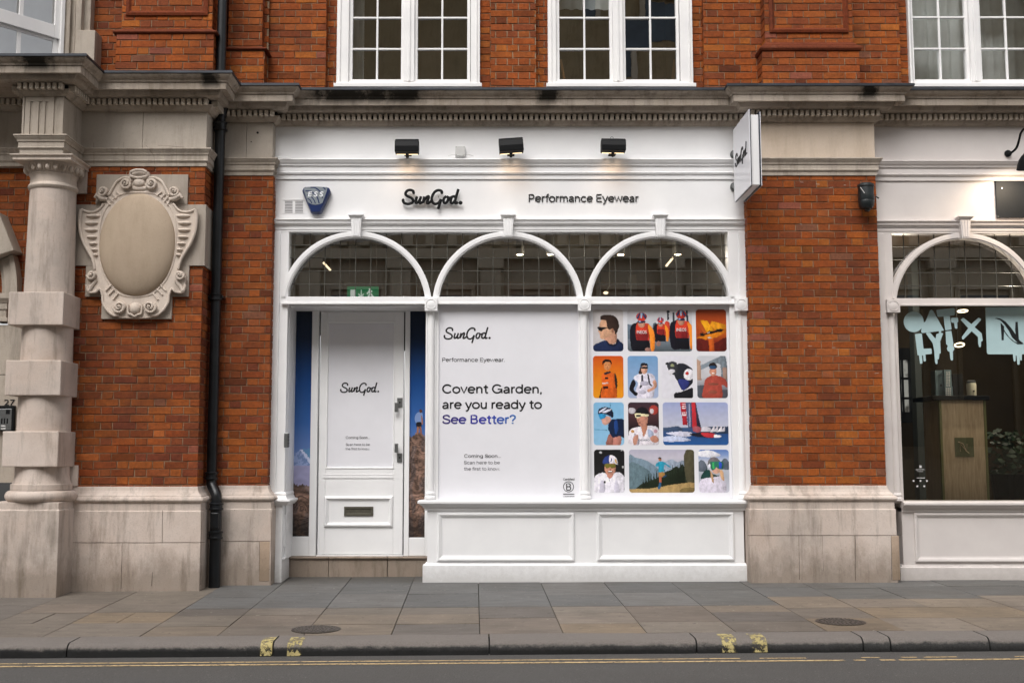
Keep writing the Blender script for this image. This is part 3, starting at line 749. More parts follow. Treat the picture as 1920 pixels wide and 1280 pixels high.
mb = MB(); mb.box(-6.6, X(9, 540, ya), ya + .06, ya + .08, Z(552, ya), Z(420, ya)); mb.build('fanlight', DARKER, arch_o)
# house number and intercom
t = thing('house_number', 'black number 27 on the stone jamb beside the column', 'house number', P(21, 752, yj - .002))
mb = MB(); p = P(8, 759.5, yj); mb.text('27', p.x, X(28, 755, yj), p.z, yj - .003, .002, h=(Z(748, yj) - Z(759.5, yj))); mb.build('digits', INK, t)
t = thing('intercom', 'steel door entry panel in a black box left of the column', 'intercom', P(5, 785, yj))
mb = MB(); mb.pbox(-60, 25.5, 760, 808, yj - .045, yj); mb.build('housing', BLACK, t, bevel=.004)
mb = MB(); mb.pbox(-52, 21.5, 766, 806, yj - .05, yj - .044); mb.build('face_plate', STEEL, t, bevel=.002)
mb = MB(); mb.pbox(11, 18.5, 768, 776, yj - .0515, yj - .0495)
for i in range(12): mb.pbox(-45 + i * 5.2 + 0, -42.3 + i * 5.2, 784, 794, yj - .0515, yj - .0495)
mb.build('speaker_grille', BLACK, t)
mb = MB()
for r_ in range(2):
    for c_ in range(5): mb.pbox(-44 + c_ * 11.5, -36 + c_ * 11.5, 797 + r_ * 5, 799.5 + r_ * 5, yj - .054, yj - .0495)
build_each(mb, 'button', PLASTER, t, bevel=.001)

# ------------------------------------------------------------------ cartouche on the left pier
yc_ = YL - .02
sl = MB()
for u0, u1, v0, v1 in ((180, 352, 327, 383.4), (160, 354, 498, 556), (190, 322, 555.6, 598)): sl.pbox(u0, u1, v0, v1, yc_, YL + .05)
sl.box(XC + .1, X(385, 440, yc_) , yc_ + .001, YL + .05, Z(498, yc_), Z(383.4, yc_)); sl.box(X(385, 440, yc_) - .12, lx1 + .014, yc_ + .0015, YL + .33, Z(498, yc_) , Z(383.4, yc_))
cart = sl.build('cartouche', make_stone('cartouche_slab', lin('9b9186'), lin('5c5246'), lin('aca297'), .4), bld, bevel=.004)
xcz = X(130 + 513 / 4, 460, YL - .05); ks = (10.27 / 2100) / 4 / .992
def cz(dx, zy): return (xcz + dx * ks, Z(300 + zy / 4, YL - .05))
half = [(0, 88), (66, 90), (78, 128), (125, 135), (175, 165), (212, 232), (238, 275), (262, 325), (300, 372), (345, 390), (395, 385), (432, 368), (441, 450), (432, 540), (405, 620), (365, 690), (332, 750), (312, 815), (318, 840),
        (365, 850), (374, 890), (368, 930), (355, 997), (300, 995), (272, 972), (250, 1012), (244, 1070), (212, 1130), (160, 1172), (100, 1184), (0, 1187)]
poly = half + [(-a, b) for a, b in reversed(half[1:-1])]
mb = MB(); mb.prism([cz(*q) for q in poly], YL - .062, YL - .015)
# rims
yr = YL - .066
def mir(fn):
    for s in (1, -1): fn(s)
def path3(pts, y, s): return [(lambda q: (q[0], y, q[1]))(cz(s * a, b)) for a, b in pts]
def rim(pts, r, y=yr, tp=None):
    mir(lambda s: mb.tube(path3(cr(pts, 5), y, s), r, 8, taper=tp))
def spiral(dx, zy, R0, turns, start, sgn, r=.0125, y=yr - .024):
    def f(s):
        pts = []; n = int(turns * 18)
        for i in range(n + 1):
            q = i / n; a = start + sgn * q * turns * 2 * math.pi; rr_ = R0 * (1 - q * .86)
            pts.append((dx + rr_ * math.cos(a), zy + rr_ * math.sin(a)))
        m_ = [(x_, y - .016 * (i / n), z_) for i, (x_, y0_, z_) in enumerate(path3(pts, y, s))]
        mb.tube(m_, r, 7, taper=lambda q: 1.1 - .45 * q)
        c = cz(s * dx, zy); mb.ball((c[0], y - .018, c[1]), .012, .016, .012)
        mb.tube([(c[0], y + .006, c[1]), (c[0], y + .05, c[1])], R0 * ks * 1.02, 20)
    mir(f)
rim([(60, 165), (75, 140), (120, 137), (172, 168), (205, 225), (228, 262), (255, 262)], .013)
rim([(262, 330), (300, 375), (345, 393), (395, 388), (430, 372)], .011)
rim([(432, 372), (440, 450), (430, 540), (403, 620), (363, 690), (330, 750), (312, 820)], .015, tp=lambda q: 1.25 - .5 * q)
rim([(372, 935), (352, 990), (300, 990), (270, 968), (250, 1010), (243, 1070), (208, 1128), (158, 1165), (115, 1160)], .012)
rim([(286, 640), (290, 560), (282, 470), (262, 400), (230, 340), (180, 285), (100, 252), (0, 245)], .010, yr + .006)
rim([(286, 640), (283, 720), (262, 810), (228, 890), (180, 955), (110, 1010), (0, 1030)], .010, yr + .006)
spiral(98, 183, 40, 1.6, math.pi, -1); spiral(268, 240, 36, 1.5, .3, 1); spiral(330, 866, 33, 1.5, 0, 1); spiral(114, 1103, 46, 1.7, 0, 1)
for k, (zy, x0, x1) in enumerate(((425, 285, 395), (478, 298, 405), (530, 300, 400), (583, 302, 385), (632, 300, 365), (678, 296, 345), (718, 292, 330))):
    def f(s, zy=zy, x0=x0, x1=x1):
        a, b = cz(s * x0, zy), cz(s * x1, zy - 6); c = ((a[0] + b[0]) / 2, YL - .06, (a[1] + b[1]) / 2)
        mb.ball(c, abs(a[0] - b[0]) / 2, .030, .0205 * (1 - .06 * k), 14, 8)
    mir(f)
for dx, zy, ang in ((155, 255, .7), (185, 275, .8), (208, 300, .9), (228, 322, 1.0), (205, 960, -.8), (180, 990, -.8), (150, 1025, -.9)):
    def f(s, dx=dx, zy=zy, ang=ang):
        L = 22 if zy < 500 else 30
        mb.tube(path3([(dx - L * math.cos(ang), zy + L * math.sin(ang)), (dx + L * math.cos(ang), zy - L * math.sin(ang))], yr - .004, s), .0085, 6)
    mir(f)
def f(s):                                         # rolled ears under the outer scrolls
    mb.tube(path3([(235, 300), (275, 292), (315, 268), (328, 290)], yr - .004, s), .024, 10, taper=lambda q: .7 + .6 * math.sin(math.pi * q))
    mb.tube(path3([(300, 905), (330, 945), (352, 985)], yr, s), .018, 8)
mir(f)
mb.tube(path3(cr([(-62, 100), (-58, 128), (0, 140), (58, 128), (62, 100)], 5), yr - .02, 1), .012, 8)
mb.tube(path3(cr([(-62, 100), (-30, 86), (0, 84), (30, 86), (62, 100)], 5), yr - .03, 1), .013, 8)
c = cz(0, 175); mb.ball((c[0], YL - .05, c[1]), .062, .05, .05, 18, 10)
c = cz(0, 215); mb.ball((c[0], YL - .045, c[1]), .10, .035, .03, 18, 8)
c = cz(0, 1115); mb.ball((c[0], YL - .05, c[1]), .055, .055, .062, 18, 10)
mb.tube(path3(cr([(-52, 1085), (-50, 1150), (-25, 1160), (0, 1175), (25, 1160), (50, 1150), (52, 1085)], 4), yr - .012, 1), .010, 8)
mb.build('carved_frame', CARVED, cart, smooth=True)
mb = MB(); c0, c1 = cz(0, 253), cz(0, 1024); cx_, cz_ = c0[0], (c0[1] + c1[1]) / 2; rx_ = 288 * ks; rzz = (c0[1] - c1[1]) / 2
pts, fs = [], []; nr, na = 14, 56
for j in range(nr + 1):
    q = j / nr * math.pi / 2
    for i in range(na):
        a = 2 * math.pi * i / na; pts.append((cx_ + rx_ * math.cos(q) ** .8 * math.cos(a) if j < nr else cx_, YL - .055 - .105 * math.sin(q), cz_ + (rzz * math.cos(q) ** .8 * math.sin(a) if j < nr else 0)))
for j in range(nr):
    for i in range(na): fs.append((j * na + i, j * na + (i + 1) % na, (j + 1) * na + (i + 1) % na, (j + 1) * na + i))
mb.add(pts, fs); mb.build('oval_boss', SMOOTH, cart, smooth=True)

# ------------------------------------------------------------------ upper storey
ZU0, ZU1 = zt - .03, 6.7
YU = .03; YRV = .12
def xu(u, y=YU, v=90): return X(u, v, y)
mb = MB()
for u0, u1, y, sd in ((498, 611, YU, 51), (920, 1005, YU, 52), (1320, 1700, YU, 53)):
    bricks(mb, xu(u0, y), xu(u1, y) if u1 != 1700 else xu(1688, y), ZU0, ZU1, front(y), sd, PAL_UP, 'english' if u1 == 1005 else 'flemish')
    if u0 > 930: pass
for u0, u1, sd in ((606, 634, 54), (897, 924, 55), (1001, 1029, 56), (1295, 1324, 57), (1684, 1706, 58), (1972, 2400, 59)):
    bricks(mb, xu(u0, YRV), xu(u1, YRV), ZU0, ZU1, front(YRV), sd, PAL_UP)
bricks(mb, YU + .008, YRV, ZU0, ZU1, side_r(xu(611)), 60, PAL_UP); bricks(mb, YU + .008, YRV, ZU0, ZU1, side_l(xu(1320)), 61, PAL_UP)
bricks(mb, YU + .008, YRV, ZU0, ZU1, side_r(xu(1005)), 62, PAL_UP); bricks(mb, YU + .008, YRV, ZU0, ZU1, side_l(xu(920)), 63, PAL_UP)
yw = -.20
bricks(mb, X(160, 90, yw), X(420, 90, yw), zt, ZU1, front(yw), 64, PAL)
bricks(mb, yw, YU, zt, ZU1, side_r(X(420, 90, yw)), 65, PAL_UP)
bricks(mb, X(404, 90, -.02), xu(505), zt, ZU1, front(-.02), 66, PAL_UP)
mb.build('upper_wall', [BRICK, MORTAR], bld)
mb = MB(); mb.box(-9, 9.5, .3, .6, 6.72, 10.5); mb.box(-9, 9.5, -.2, .3, 6.72, 6.9); mb.build('parapet_wall', [BRICK], bld)
bpy.data.objects['parapet_wall'].data.color_attributes.new('Col', 'FLOAT_COLOR', 'CORNER')
for d_ in bpy.data.objects['parapet_wall'].data.color_attributes['Col'].data: d_.color = lin('8f401b')
# brick pilasters with moulded bases
TERRA = [lin(c) for c in ('6e3319', '65301a', '78391a', '5c2c1c', '7a4220')]
def pilaster(ul, ur, y, vb0, vb1, widen, seed, panel=True, vp=60):
    mb = MB(); x0, x1 = X(ul, 40, y), X(ur, 40, y); z0, z1 = Z(vb1, y - .03), Z(vb0, y - .03)
    bricks(mb, x0, x1, z1 - .01, ZU1, front(y), seed, PAL_UP); bricks(mb, y + .006, YU + .02, z1 - .01, ZU1, side_r(x1), seed + 1, PAL_UP); bricks(mb, y + .006, YU + .02, z1 - .01, ZU1, side_l(x0), seed + 2, PAL_UP)
    w2 = widen; yb = y - .045
    bricks(mb, x0 - w2, x1 + w2, zt, z0 + .005, front(yb), seed + 3, PAL_UP); bricks(mb, yb + .006, YU + .02, zt, z0, side_r(x1 + w2), seed + 4, PAL_UP); bricks(mb, yb + .006, YU + .02, zt, z0, side_l(x0 - w2), seed + 5, PAL_UP)
    o = mb.build('pilaster', [BRICK, MORTAR], bld)
    mb = MB(); h = z1 - z0
    mb.sweep([(x0, YU + .02), (x0, y), (x1, y), (x1, YU + .02)], [(-.05, z1), (.004, z1), (.012, z1 - .12 * h), (.03, z1 - .3 * h), (.032, z1 - .42 * h), (.048, z1 - .46 * h), (.062, z1 - .6 * h), (.066, z1 - .75 * h), (.058, z1 - .92 * h), (.05, z0), (-.05, z0)], 0)
    mb.c = [TERRA[seed % 5]] * len(mb.c); mb.build('moulded_base', BRICK, o)
    if panel:
        mb = MB(); i = .07; mb.frame(x0 + i * .6, x1 - i * .6, Z(vp, y), ZU1 + 1, y, [(0, .001), (0, .014), (.02, .02), (.03, .02), (.045, .004), (.05, .001)])
        mb.c = [TERRA[0]] * len(mb.c); mb.build('panel_moulding', BRICK, o)
pilaster(1434, 1598, -.13, 78, 97, .045, 71, True, 62)
pilaster(228, 398, -.42, 53, 65, .03, 81, True, 30)
pilaster(428, 492, -.12, 86, 96, .035, 91, False)

# white upper windows
def upper_window(u0, u1, gl, bars, hb, label, inside, curtain=None, warm=0):
    yf = .10
    x0, x1 = xu(u0, yf), xu(u1, yf); z0 = Z(158, yf) - .02
    o = MB(); zb = Z(149, yf)
    gx = [(xu(a, yf), xu(b, yf)) for a, b in gl]
    # frame members
    o.box(x0, gx[0][0] - .035, yf - .03, yf + .08, z0, ZU1); o.box(gx[-1][1] + .035, x1, yf - .0305, yf + .08, z0, ZU1)
    o.box(gx[0][0] - .035, gx[-1][1] + .035, yf - .029, yf + .08, z0, zb - .03)
    m0, m1 = gx[0][1] + .03, gx[1][0] - .03
    o.box(m0, m1, yf - .034, yf + .08, zb - .03, ZU1)
    for a in (x0 + .028, x1 - .04): o.box(a, a + .012, yf - .042, yf - .028, z0, ZU1)
    o.box((m0 + m1) / 2 - .012, (m0 + m1) / 2 + .012, yf - .046, yf - .033, zb - .03, ZU1)
    win = o.build('window', SASH, bld, bevel=.004)
    o = MB(); o.box(x0 - .02, x1 + .02, yf - .075, yf + .08, z0 - .03, z0 + .008); o.build('sill', SASH, win, bevel=.004)
    for (a, b), bar in zip(gx, bars):
        s = MB(); ys = yf + .0
        s.box(a - .035, a, ys, ys + .05, zb - .03, ZU1); s.box(b, b + .03, ys, ys + .05, zb - .03, ZU1); s.box(a - .002, b + .002, ys + .001, ys + .05, zb - .03, zb)
        xb = xu(bar, yf); s.box(xb - .0095, xb + .0095, ys + .006, ys + .04, zb - .001, ZU1)
        for v in hb:
            zz_ = Z(v, yf); s.box(a, xb - .0094, ys + .008, ys + .038, zz_ - .009, zz_ + .009); s.box(xb + .0094, b, ys + .008, ys + .038, zz_ - .009, zz_ + .009)
        s.build('sash', SASH, win, bevel=.003)
        rws = [zb] + [Z(v, yf) for v in reversed(hb)] + [ZU1]
        g = MB(); Rg = random.Random(int(a * 100) + 7)
        for k in range(len(rws) - 1):
            for q0, q1 in ((a, xb), (xb, b)):
                tx, tz = Rg.uniform(-.006, .006), Rg.uniform(-.006, .006); yy = ys + .026
                g.poly([(q0, yy - tx, rws[k] - 0), (q1, yy + tx, rws[k]), (q1, yy + tx + tz, rws[k + 1]), (q0, yy - tx + tz, rws[k + 1])])
        g.build('pane', UPGLASS, win)
    # room behind
    r = MB(); r.box(x0 + .01, x1 - .01, yf + .081, 1.7, z0 - .3, ZU1 + .1, 0)
    r.f = [f for i, f in enumerate(r.f) if i != 4 - 0 - 0 and i != 2] if False else r.f
    # open the front face of the room box
    keep = [i for i, f in enumerate(r.f) if not all(abs(r.v[k][1] - (yf + .081)) < 1e-6 for k in f)]
    r.f = [r.f[i] for i in keep]; r.m = [r.m[i] for i in keep]; r.c = [r.c[i] for i in keep]
    r.build('room', inside, win)
    if curtain:
        for a, b, yy, zl, zh in curtain:
            cu = MB(); n = max(8, int((b - a) / .012)); pts = []
            for i in range(n + 1):
                q = a + (b - a) * i / n
                for z in (zl, (zl + zh) / 2, zh): pts.append((q, yy + .018 * math.sin(q * 55 + noise.noise((q * 6, z * 2, 1)) * 3) + .02 * noise.noise((q * 3, z * 3, 5)), z))
            cu.add(pts, [(i * 3 + j, i * 3 + 3 + j, i * 3 + 4 + j, i * 3 + 1 + j) for i in range(n) for j in (0, 1)])
            cu.build('curtain', CURT, win, smooth=True)
    return win, x0, x1, z0, zb
xx = lambda u: xu(u, .25)
upper_window(632, 900, [(661, 752), (783, 876)], [707, 829], [33, 91.5], '', TANW, [(xx(655), xx(682), .3, 4.7, 6.7)])
w2, *_r = upper_window(1027, 1298, [(1049, 1143), (1173, 1268)], [1096, 1220], [33, 91.5], '', DARK, [(xx(1040), xx(1150), .26, Z(18, .26), 6.75)])
upper_window(1703, 1976, [(1713, 1811), (1840, 1935)], [1763, 1888], [32, 91], '', DARK, [(xx(1695), xx(1990), .27, 4.7, 6.7)])
mb = MB(); a = P(1051, 148, .2); mb.tube([P(1058, 148, .2), P(1051, 112, .2)], .012, 4); mb.tube([P(1262, 148, .2), P(1266, 112, .2)], .018, 4)
build_each(mb, 'wood_prop', plain('raw_wood', lin('a2713f'), .7), w2)

# canted bay window at the upper left
ca = rad(49); pb = P(119, 75, -.38); dv = Vector((math.cos(ca), math.sin(ca), 0))
L = 1.5
def bayp(s, z, o=0): q = pb - dv * s; nv = Vector((math.sin(ca), -math.cos(ca), 0)); return (q.x + nv.x * o, q.y + nv.y * o, z)
def bbox(mb, s0, s1, z0, z1, o0, o1):
    mb.add([bayp(s, z, o) for s in (s0, s1) for o in (o0, o1) for z in (z0, z1)], [(0, 1, 3, 2), (4, 6, 7, 5), (0, 4, 5, 1), (2, 3, 7, 6), (0, 2, 6, 4), (1, 5, 7, 3)])
zmid = pb.z; zlow = zt + .01
mb = MB(); bbox(mb, 0, .035, zlow, 6.8, -.06, .015); bbox(mb, .035, L, zlow, zlow + .10, -.06, .0)
bay = mb.build('bay_window', SASH, bld, bevel=.004)
for nm, za_, zb2, off in (('lower_sash', zlow + .1, zmid, -.035), ('upper_sash', zmid, 6.8, -.01)):
    mb = MB(); bt = .05 if nm == 'lower_sash' else .125
    bbox(mb, .036, .07 + .015, za_, zb2, off - .03, off); bbox(mb, .086, L, za_, za_ + (.02 if nm == 'lower_sash' else .125), off - .031, off + .001)
    if nm == 'lower_sash': bbox(mb, .086, L, zb2 - .03, zb2, off - .031, off - .001)
    for sb in (.415, .75, 1.1): bbox(mb, sb - .02, sb + .02, za_ + .02, zb2 - .001, off - .025, off - .004)
    mb.build('sash', SASH, bay, bevel=.003)
mb = MB(); mb.add([bayp(.036, zlow, -.045), bayp(L, zlow, -.045), bayp(L, 6.8, -.045), bayp(.036, 6.8, -.045)], [(0, 1, 2, 3)]); mb.build('pane', UPGLASS, bay)
mb = MB(); n = 60; pts = []
for i in range(n + 1):
    s = .02 + L * i / n
    for k in range(5):
        z = zlow + (6.8 - zlow) * k / 4; pts.append(bayp(s, z, -.16 + .03 * noise.noise((s * 5 + z * 2, z * 1.2, 3)) + .01 * math.sin(s * 30 + z * 5)))
mb.add(pts, [(i * 5 + j, i * 5 + 5 + j, i * 5 + 6 + j, i * 5 + 1 + j) for i in range(n) for j in range(4)]); mb.build('curtain', CURT, bay, smooth=True)
mb = MB(); xq0, xq1 = X(119, 60, -.36), X(151, 60, -.28)
for k, (a, b, y) in enumerate(((120, 131, -.37), (131, 141, -.33), (141, 152, -.37), (152, 169, -.30))):
    mb.box(X(a, 50, y), X(b, 50, y), y, .1, zt, ZU1)
mb.box(X(141, 80, -.4), X(178, 80, -.38), -.385, .1, zt, Z(57, -.38)); mb.build('window_surround', MIDST, bay, bevel=.006)

# ------------------------------------------------------------------ shopfronts
def shop(name, label, uc, first, dvv, paint, ul, ur, recess, loc, gy0=0.0):
    """uc: centre columns of the arches; ul/ur: jambs; dvv: rows everything sits lower"""
    T = thing(name, label, 'shopfront', loc)
    V = lambda v: v + dvv
    zz_ = lambda v, y=0: Z(V(v), y)
    xs = lambda u, y=0, v=600: X(u, V(v), y)
    x0, x1 = xs(ul[0]), xs(ur[1]); xt0, xt1 = X(ul[0] + 4, V(330), 0) - .06 * (dvv > 0), X(ur[1] - 3, V(330), 0) + .03
    zg = -.4
    # fascia boards
    mb = MB(); mb.box(xt0, xt1, 0, .12, zz_(298), zz_(234)); mb.box(xt0 + .001, xt1 - .001, .004, .12, zz_(411), zz_(335)); build_each(mb, 'fascia', paint, T)
    yo = 0.0
    mb = MB()
    cp = [(-.1, zz_(297, -.07)), (.062, zz_(297, -.07)), (.064, zz_(299, -.064)), (.058, zz_(300.5, -.058)), (.050, zz_(304, -.05)), (.036, zz_(308, -.036)), (.034, zz_(310.5, -.034)), (.026, zz_(311, -.026)), (.026, zz_(312.8, -.026)), (.020, zz_(313, -.02)), (.020, zz_(322.5, -.02)),
          (.030, zz_(323, -.03)), (.024, zz_(326, -.024)), (.012, zz_(328, -.012)), (.010, zz_(328.2, -.01)), (.010, zz_(336, -.01)), (-.1, zz_(336, -.01))]
    mb.sweep([(xt0, 0), (xt1, 0)], cp); mb.build('cornice', paint, T, bevel=.0015)
    mb = MB()
    ap = [(-.1, zz_(410, -.05)), (.046, zz_(410, -.05)), (.046, zz_(411.5, -.046)), (.030, zz_(414.5, -.03)), (.026, zz_(416, -.03)), (.034, zz_(416.5, -.03)), (.030, zz_(419, -.03)), (.014, zz_(421.5, -.02)), (.014, zz_(423, -.02)), (.006, zz_(423.4)), (.006, zz_(430.5)), (.000, zz_(431)), (.0, zz_(434.5)), (-.1, zz_(434.5))]
    mb.sweep([(x0 + .0, 0), (x1 - .0, 0)], ap); mb.build('architrave', paint, T, bevel=.0015)
    # jambs
    gz0, gz1 = zz_(571), zz_(434.5)
    for a, b, c_, d_ in ((x0, xs(ul[1]), x0 + .004, x0 + .085), (xs(ur[0]), x1, x1 - .085, x1 - .004)):
        mb = MB(); mb.box(a, b, .0015, .14, zz_(940), zz_(434)); mb.box(c_, d_, -.012, .0, zz_(940), zz_(434.6)); mb.build('jamb', paint, T, bevel=.004)
    # transom rail with nosing
    xr0, xr1 = xs(ul[1] - 11), xs(ur[0] + 12)
    mb = MB(); mb.box(xs(ul[1]), xs(ur[0]), -.022, .10, zz_(568), zz_(556.6)); mb.box(xr0, xr1, -.034, -.002, zz_(571), zz_(567.5)); mb.build('transom', paint, T, bevel=.003)
    # arches
    r_o, r_i = 143 * 10.84 / 2100, 131.5 * 10.84 / 2100
    zcn = zz_(574)
    for u in uc:
        xc_ = xs(u, 0, 500); mb = MB(); n = 48; zlo = zz_(556.6)
        a_lo = math.asin(min(1, (zlo - zcn) / r_o))
        layers = ((r_i, r_i + .012, .0), (r_i + .012, r_o - .014, -.008), (r_o - .014, r_o, .0))
        for ra, rb, yy in layers:
            for i in range(n):
                q0 = a_lo + (math.pi - 2 * a_lo) * i / n; q1 = a_lo + (math.pi - 2 * a_lo) * (i + 1) / n
                pts = [(xc_ + r * math.cos(q), y_, max(zlo, zcn + r * math.sin(q))) for y_ in (yy, .075) for q, r in ((q0, ra), (q0, rb), (q1, rb), (q1, ra))]
                mb.add(pts, [(0, 1, 2, 3), (1, 5, 6, 2), (3, 7, 4, 0)])
        mb.build('arch', paint, T, smooth=True, merge=True)
        # keystone
        mb = MB(); kx = xs(u + 0.6, -.04, 425); w0, w1 = .052, .04; za_, zb_2 = zz_(407, -.06), zz_(444, -.06)
        mb.add([(kx + s * w, y, z) for z, w in ((zb_2, w1), (za_, w0)) for y in (-.062, .05) for s in (-1, 1)], [(0, 1, 3, 2), (4, 6, 7, 5), (0, 4, 5, 1), (2, 3, 7, 6), (0, 2, 6, 4), (1, 5, 7, 3)])
        ks_ = mb.build('keystone', paint, T, bevel=.003)
        mb = MB()
        for f_ in (-.55, 0, .55):
            mb.add([(kx + f_ * w + s * .008, y, z) for z, w in ((zb_2 + .012, w1), (za_ - .02, w0)) for y in (-.068, -.06) for s in (-1, 1)], [(0, 1, 3, 2), (4, 6, 7, 5), (0, 4, 5, 1), (2, 3, 7, 6), (0, 2, 6, 4), (1, 5, 7, 3)])
        mb.build('flute', paint, ks_, bevel=.002)
        mb = MB(); mb.sweep([(kx - .052, .05), (kx - .052, -.062), (kx + .052, -.062), (kx + .052, .05)], [(-.05, zz_(401, -.09)), (.024, zz_(401, -.09)), (.024, zz_(403, -.09)), (.014, zz_(405.5, -.07)), (.006, zz_(407.5, -.07)), (-.05, zz_(407.5, -.07))]); mb.build('cap', paint, ks_, bevel=.002)
    # glass and its leads above the transom
    mb = MB(); mb.add([(xs(ul[1] - 4, .08), .085, zz_(560, .08)), (xs(ur[0] + 4, .08), .085, zz_(560, .08)), (xs(ur[0] + 4, .08), .085, zz_(430, .08)), (xs(ul[1] - 4, .08), .085, zz_(430, .08))], [(0, 1, 2, 3)])
    fan = mb.build('fanlight_glass', GLASS, T)
    mb = MB(); u = uc[0] - 115.5 + (0 if dvv < 1 else 3)
    for v in (459.7, 483.6, 508, 532.6): mb.box(xs(ul[1] - 3), xs(ur[0] + 3), .079, .089, zz_(v, .08) - .003, zz_(v, .08) + .003)
    while u < ur[0] + 3:
        x = X(u, V(500), .08); mb.box(x - .003, x + .003, .078, .090, zz_(560, .08), zz_(430, .08)); u += 28.65
    mb.build('lead_came', plain('lead_came', lin('55544e'), .5, .5, .1), fan)
    # half-round colonnettes with roundel blocks
    for u, pu in first:
        xc_ = X(u, V(571), -.03); mb = MB(); s = .062
        mb.box(xc_ - s, xc_ + s, -.062, .03, zz_(582.5, -.06), zz_(558, -.06)); o = mb.build('roundel_block', paint, T, bevel=.002)
        mb = MB(); zm = (zz_(582.5, -.06) + zz_(558, -.06)) / 2
        pts = [(xc_ + r * math.cos(2 * math.pi * i / 40), y, zm + r * math.sin(2 * math.pi * i / 40)) for r, y in ((.052, -.0615), (.050, -.068), (.046, -.068), (.043, -.0625), (.038, -.065), (.0, -.066)) for i in range(40)]
        mb.add(pts, [(k * 40 + i, k * 40 + (i + 1) % 40, (k + 1) * 40 + (i + 1) % 40, (k + 1) * 40 + i) for k in range(5) for i in range(40)]); mb.build('roundel', paint, o, smooth=True)
        mb = MB(); xc_ = X(u + pu, V(750), -.02); zt_, zb3 = zz_(582.5, -.03), zz_(935.5, -.04)
        mb.lathe(xc_, .015, [(.036, zt_), (.036, zb3 + .075), (.040, zb3 + .07), (.046, zb3 + .06), (.048, zb3 + .052), (.046, zb3 + .044), (.042, zb3 + .04), (.042, zb3 + .036), (.052, zb3 + .026), (.055, zb3 + .016), (.052, zb3 + .006), (.056, zb3 + .004), (.056, zb3)], 28)
        mb.box(xc_ - .05, xc_ + .05, .02, .09, zb3, zt_); mb.build('colonnette', paint, T, smooth=True)
    return T, V, zz_, xs
SHL = thing
A, V0, z1_, x1_ = shop('shopfront', 'white painted shopfront with three arches and a recessed door', [667.5, 952.5, 1237.5], [(808.5, -1.5), (1095.5, 1), (1389, 2)], 0, WHITE, (507, 539), (1368, 1404), True, (0, 0, 0))
B, V1, z2_, x2_ = shop('shopfront', 'off-white arched shopfront with dark display window at the right edge', [1808.5, 2094], [(1673.5, 4.5), (1951, 4)], 3, GREYW, (1646, 1678), (2226, 2262), False, (4.5, 0, 0))

# stall risers
def riser(T, xa, xb, zs, ys, panels, zbase, base_v, paint, sill_ext):
    y = -.02; zpl = Z(base_v[0], -.05)
    mb = MB(); mb.box(xa, xb, y, .25, zbase, zs - .055); mb.build('stall_riser', paint, T, bevel=.003)
    mb = MB(); mb.sweep([(xa - sill_ext, .1), (xa - sill_ext, -.03), (xb + .018, -.03), (xb + .018, .1)] if sill_ext else [(xa, -.03), (xb, -.03)], [(-.25, zs + .004), (.0, zs), (.062, zs - .006), (.068, zs - .012), (.068, zs - .032), (.052, zs - .036), (.044, zs - .046), (.022, zs - .062), (.018, zs - .075), (.006, zs - .078), (.006, zs - .1), (-.1, zs - .1)]); mb.build('sill', paint, T, bevel=.002)
    mb = MB(); mb.sweep([(xa - .012, .1), (xa - .012, -.02), (xb + .008, -.02), (xb + .008, .1)], [(-.02, zpl + .03), (.004, zpl + .022), (.008, zpl + .01), (.028, zpl + .002), (.028, zbase), (-.1, zbase)]); mb.build('plinth', paint, T, bevel=.002)
    for u0, u1, v0, v1 in panels:
        mb = MB(); mb.frame(X(u0, 1005, y), X(u1, 1005, y), Z(v1, y), Z(v0, y), y, [(0, -.002), (0, .016), (.008, .022), (.02, .022), (.026, .014), (.034, .012), (.042, .003), (.05, .002), (.055, -.002)]); mb.build('panel_moulding', paint, T)
zsill = Z(937, -.09)
riser(A, X(801, 1000, -.02), X(1395, 1000, -.02), zsill, 0, [(820, 1076.5, 961, 1051), (1119.5, 1376, 960, 1050)], -.4, (1060, 1091), WHITE, .022)
riser(B, X(1692, 1000, -.02), 6.9, Z(940, -.09), 0, [(1714, 2010, 961, 1053), (2040, 2300, 961, 1053)], -.4, (1064, 1085), GREYW, 0)
# left jamb pedestal beside the door step
mb = MB(); xa, xb = X(517, 1000, 0), X(530, 1000, 0)
mb.sweep([(x1_(507) + .01, .03), (x1_(507) + .01, 0), (x1_(540), 0), (x1_(540), .42)], [(-.05, Z(922, -.03)), (.004, Z(922, -.03)), (.012, Z(924, -.02)), (.016, Z(926, -.02)), (.01, Z(928, -.02)), (.014, Z(930, -.02)), (.024, Z(934, -.03)), (.024, Z(935, -.04)), (.055, Z(937, -.06)), (.055, Z(940, -.06)), (.03, Z(945, -.04)), (.02, Z(947, -.02)), (-.05, Z(947, -.02))])
mb.build('jamb_base', WHITE, A, bevel=.002)
mb = MB(); mb.box(X(515, 1010, .0), X(529, 1010, .0), .0, .44, -.4, Z(946, 0)); mb.box(X(529, 1010, 0) - .001, X(529, 1010, 0) + .02, .035, .4, Z(1046, .2), Z(1042, .2)); mb.build('jamb_pedestal', WHITE, A, bevel=.005)
mb = MB(); xr = X(529, 1010, 0)
for y0, y1, zl, zh in ((.06, .09, .32, .62), (.30, .33, .32, .62), (.09, .30, .32, .35), (.09, .30, .59, .62)): mb.box(xr - .001, xr + .012, y0, y1, zl, zh)
mb.build('panel_moulding', WHITE, A, bevel=.002)

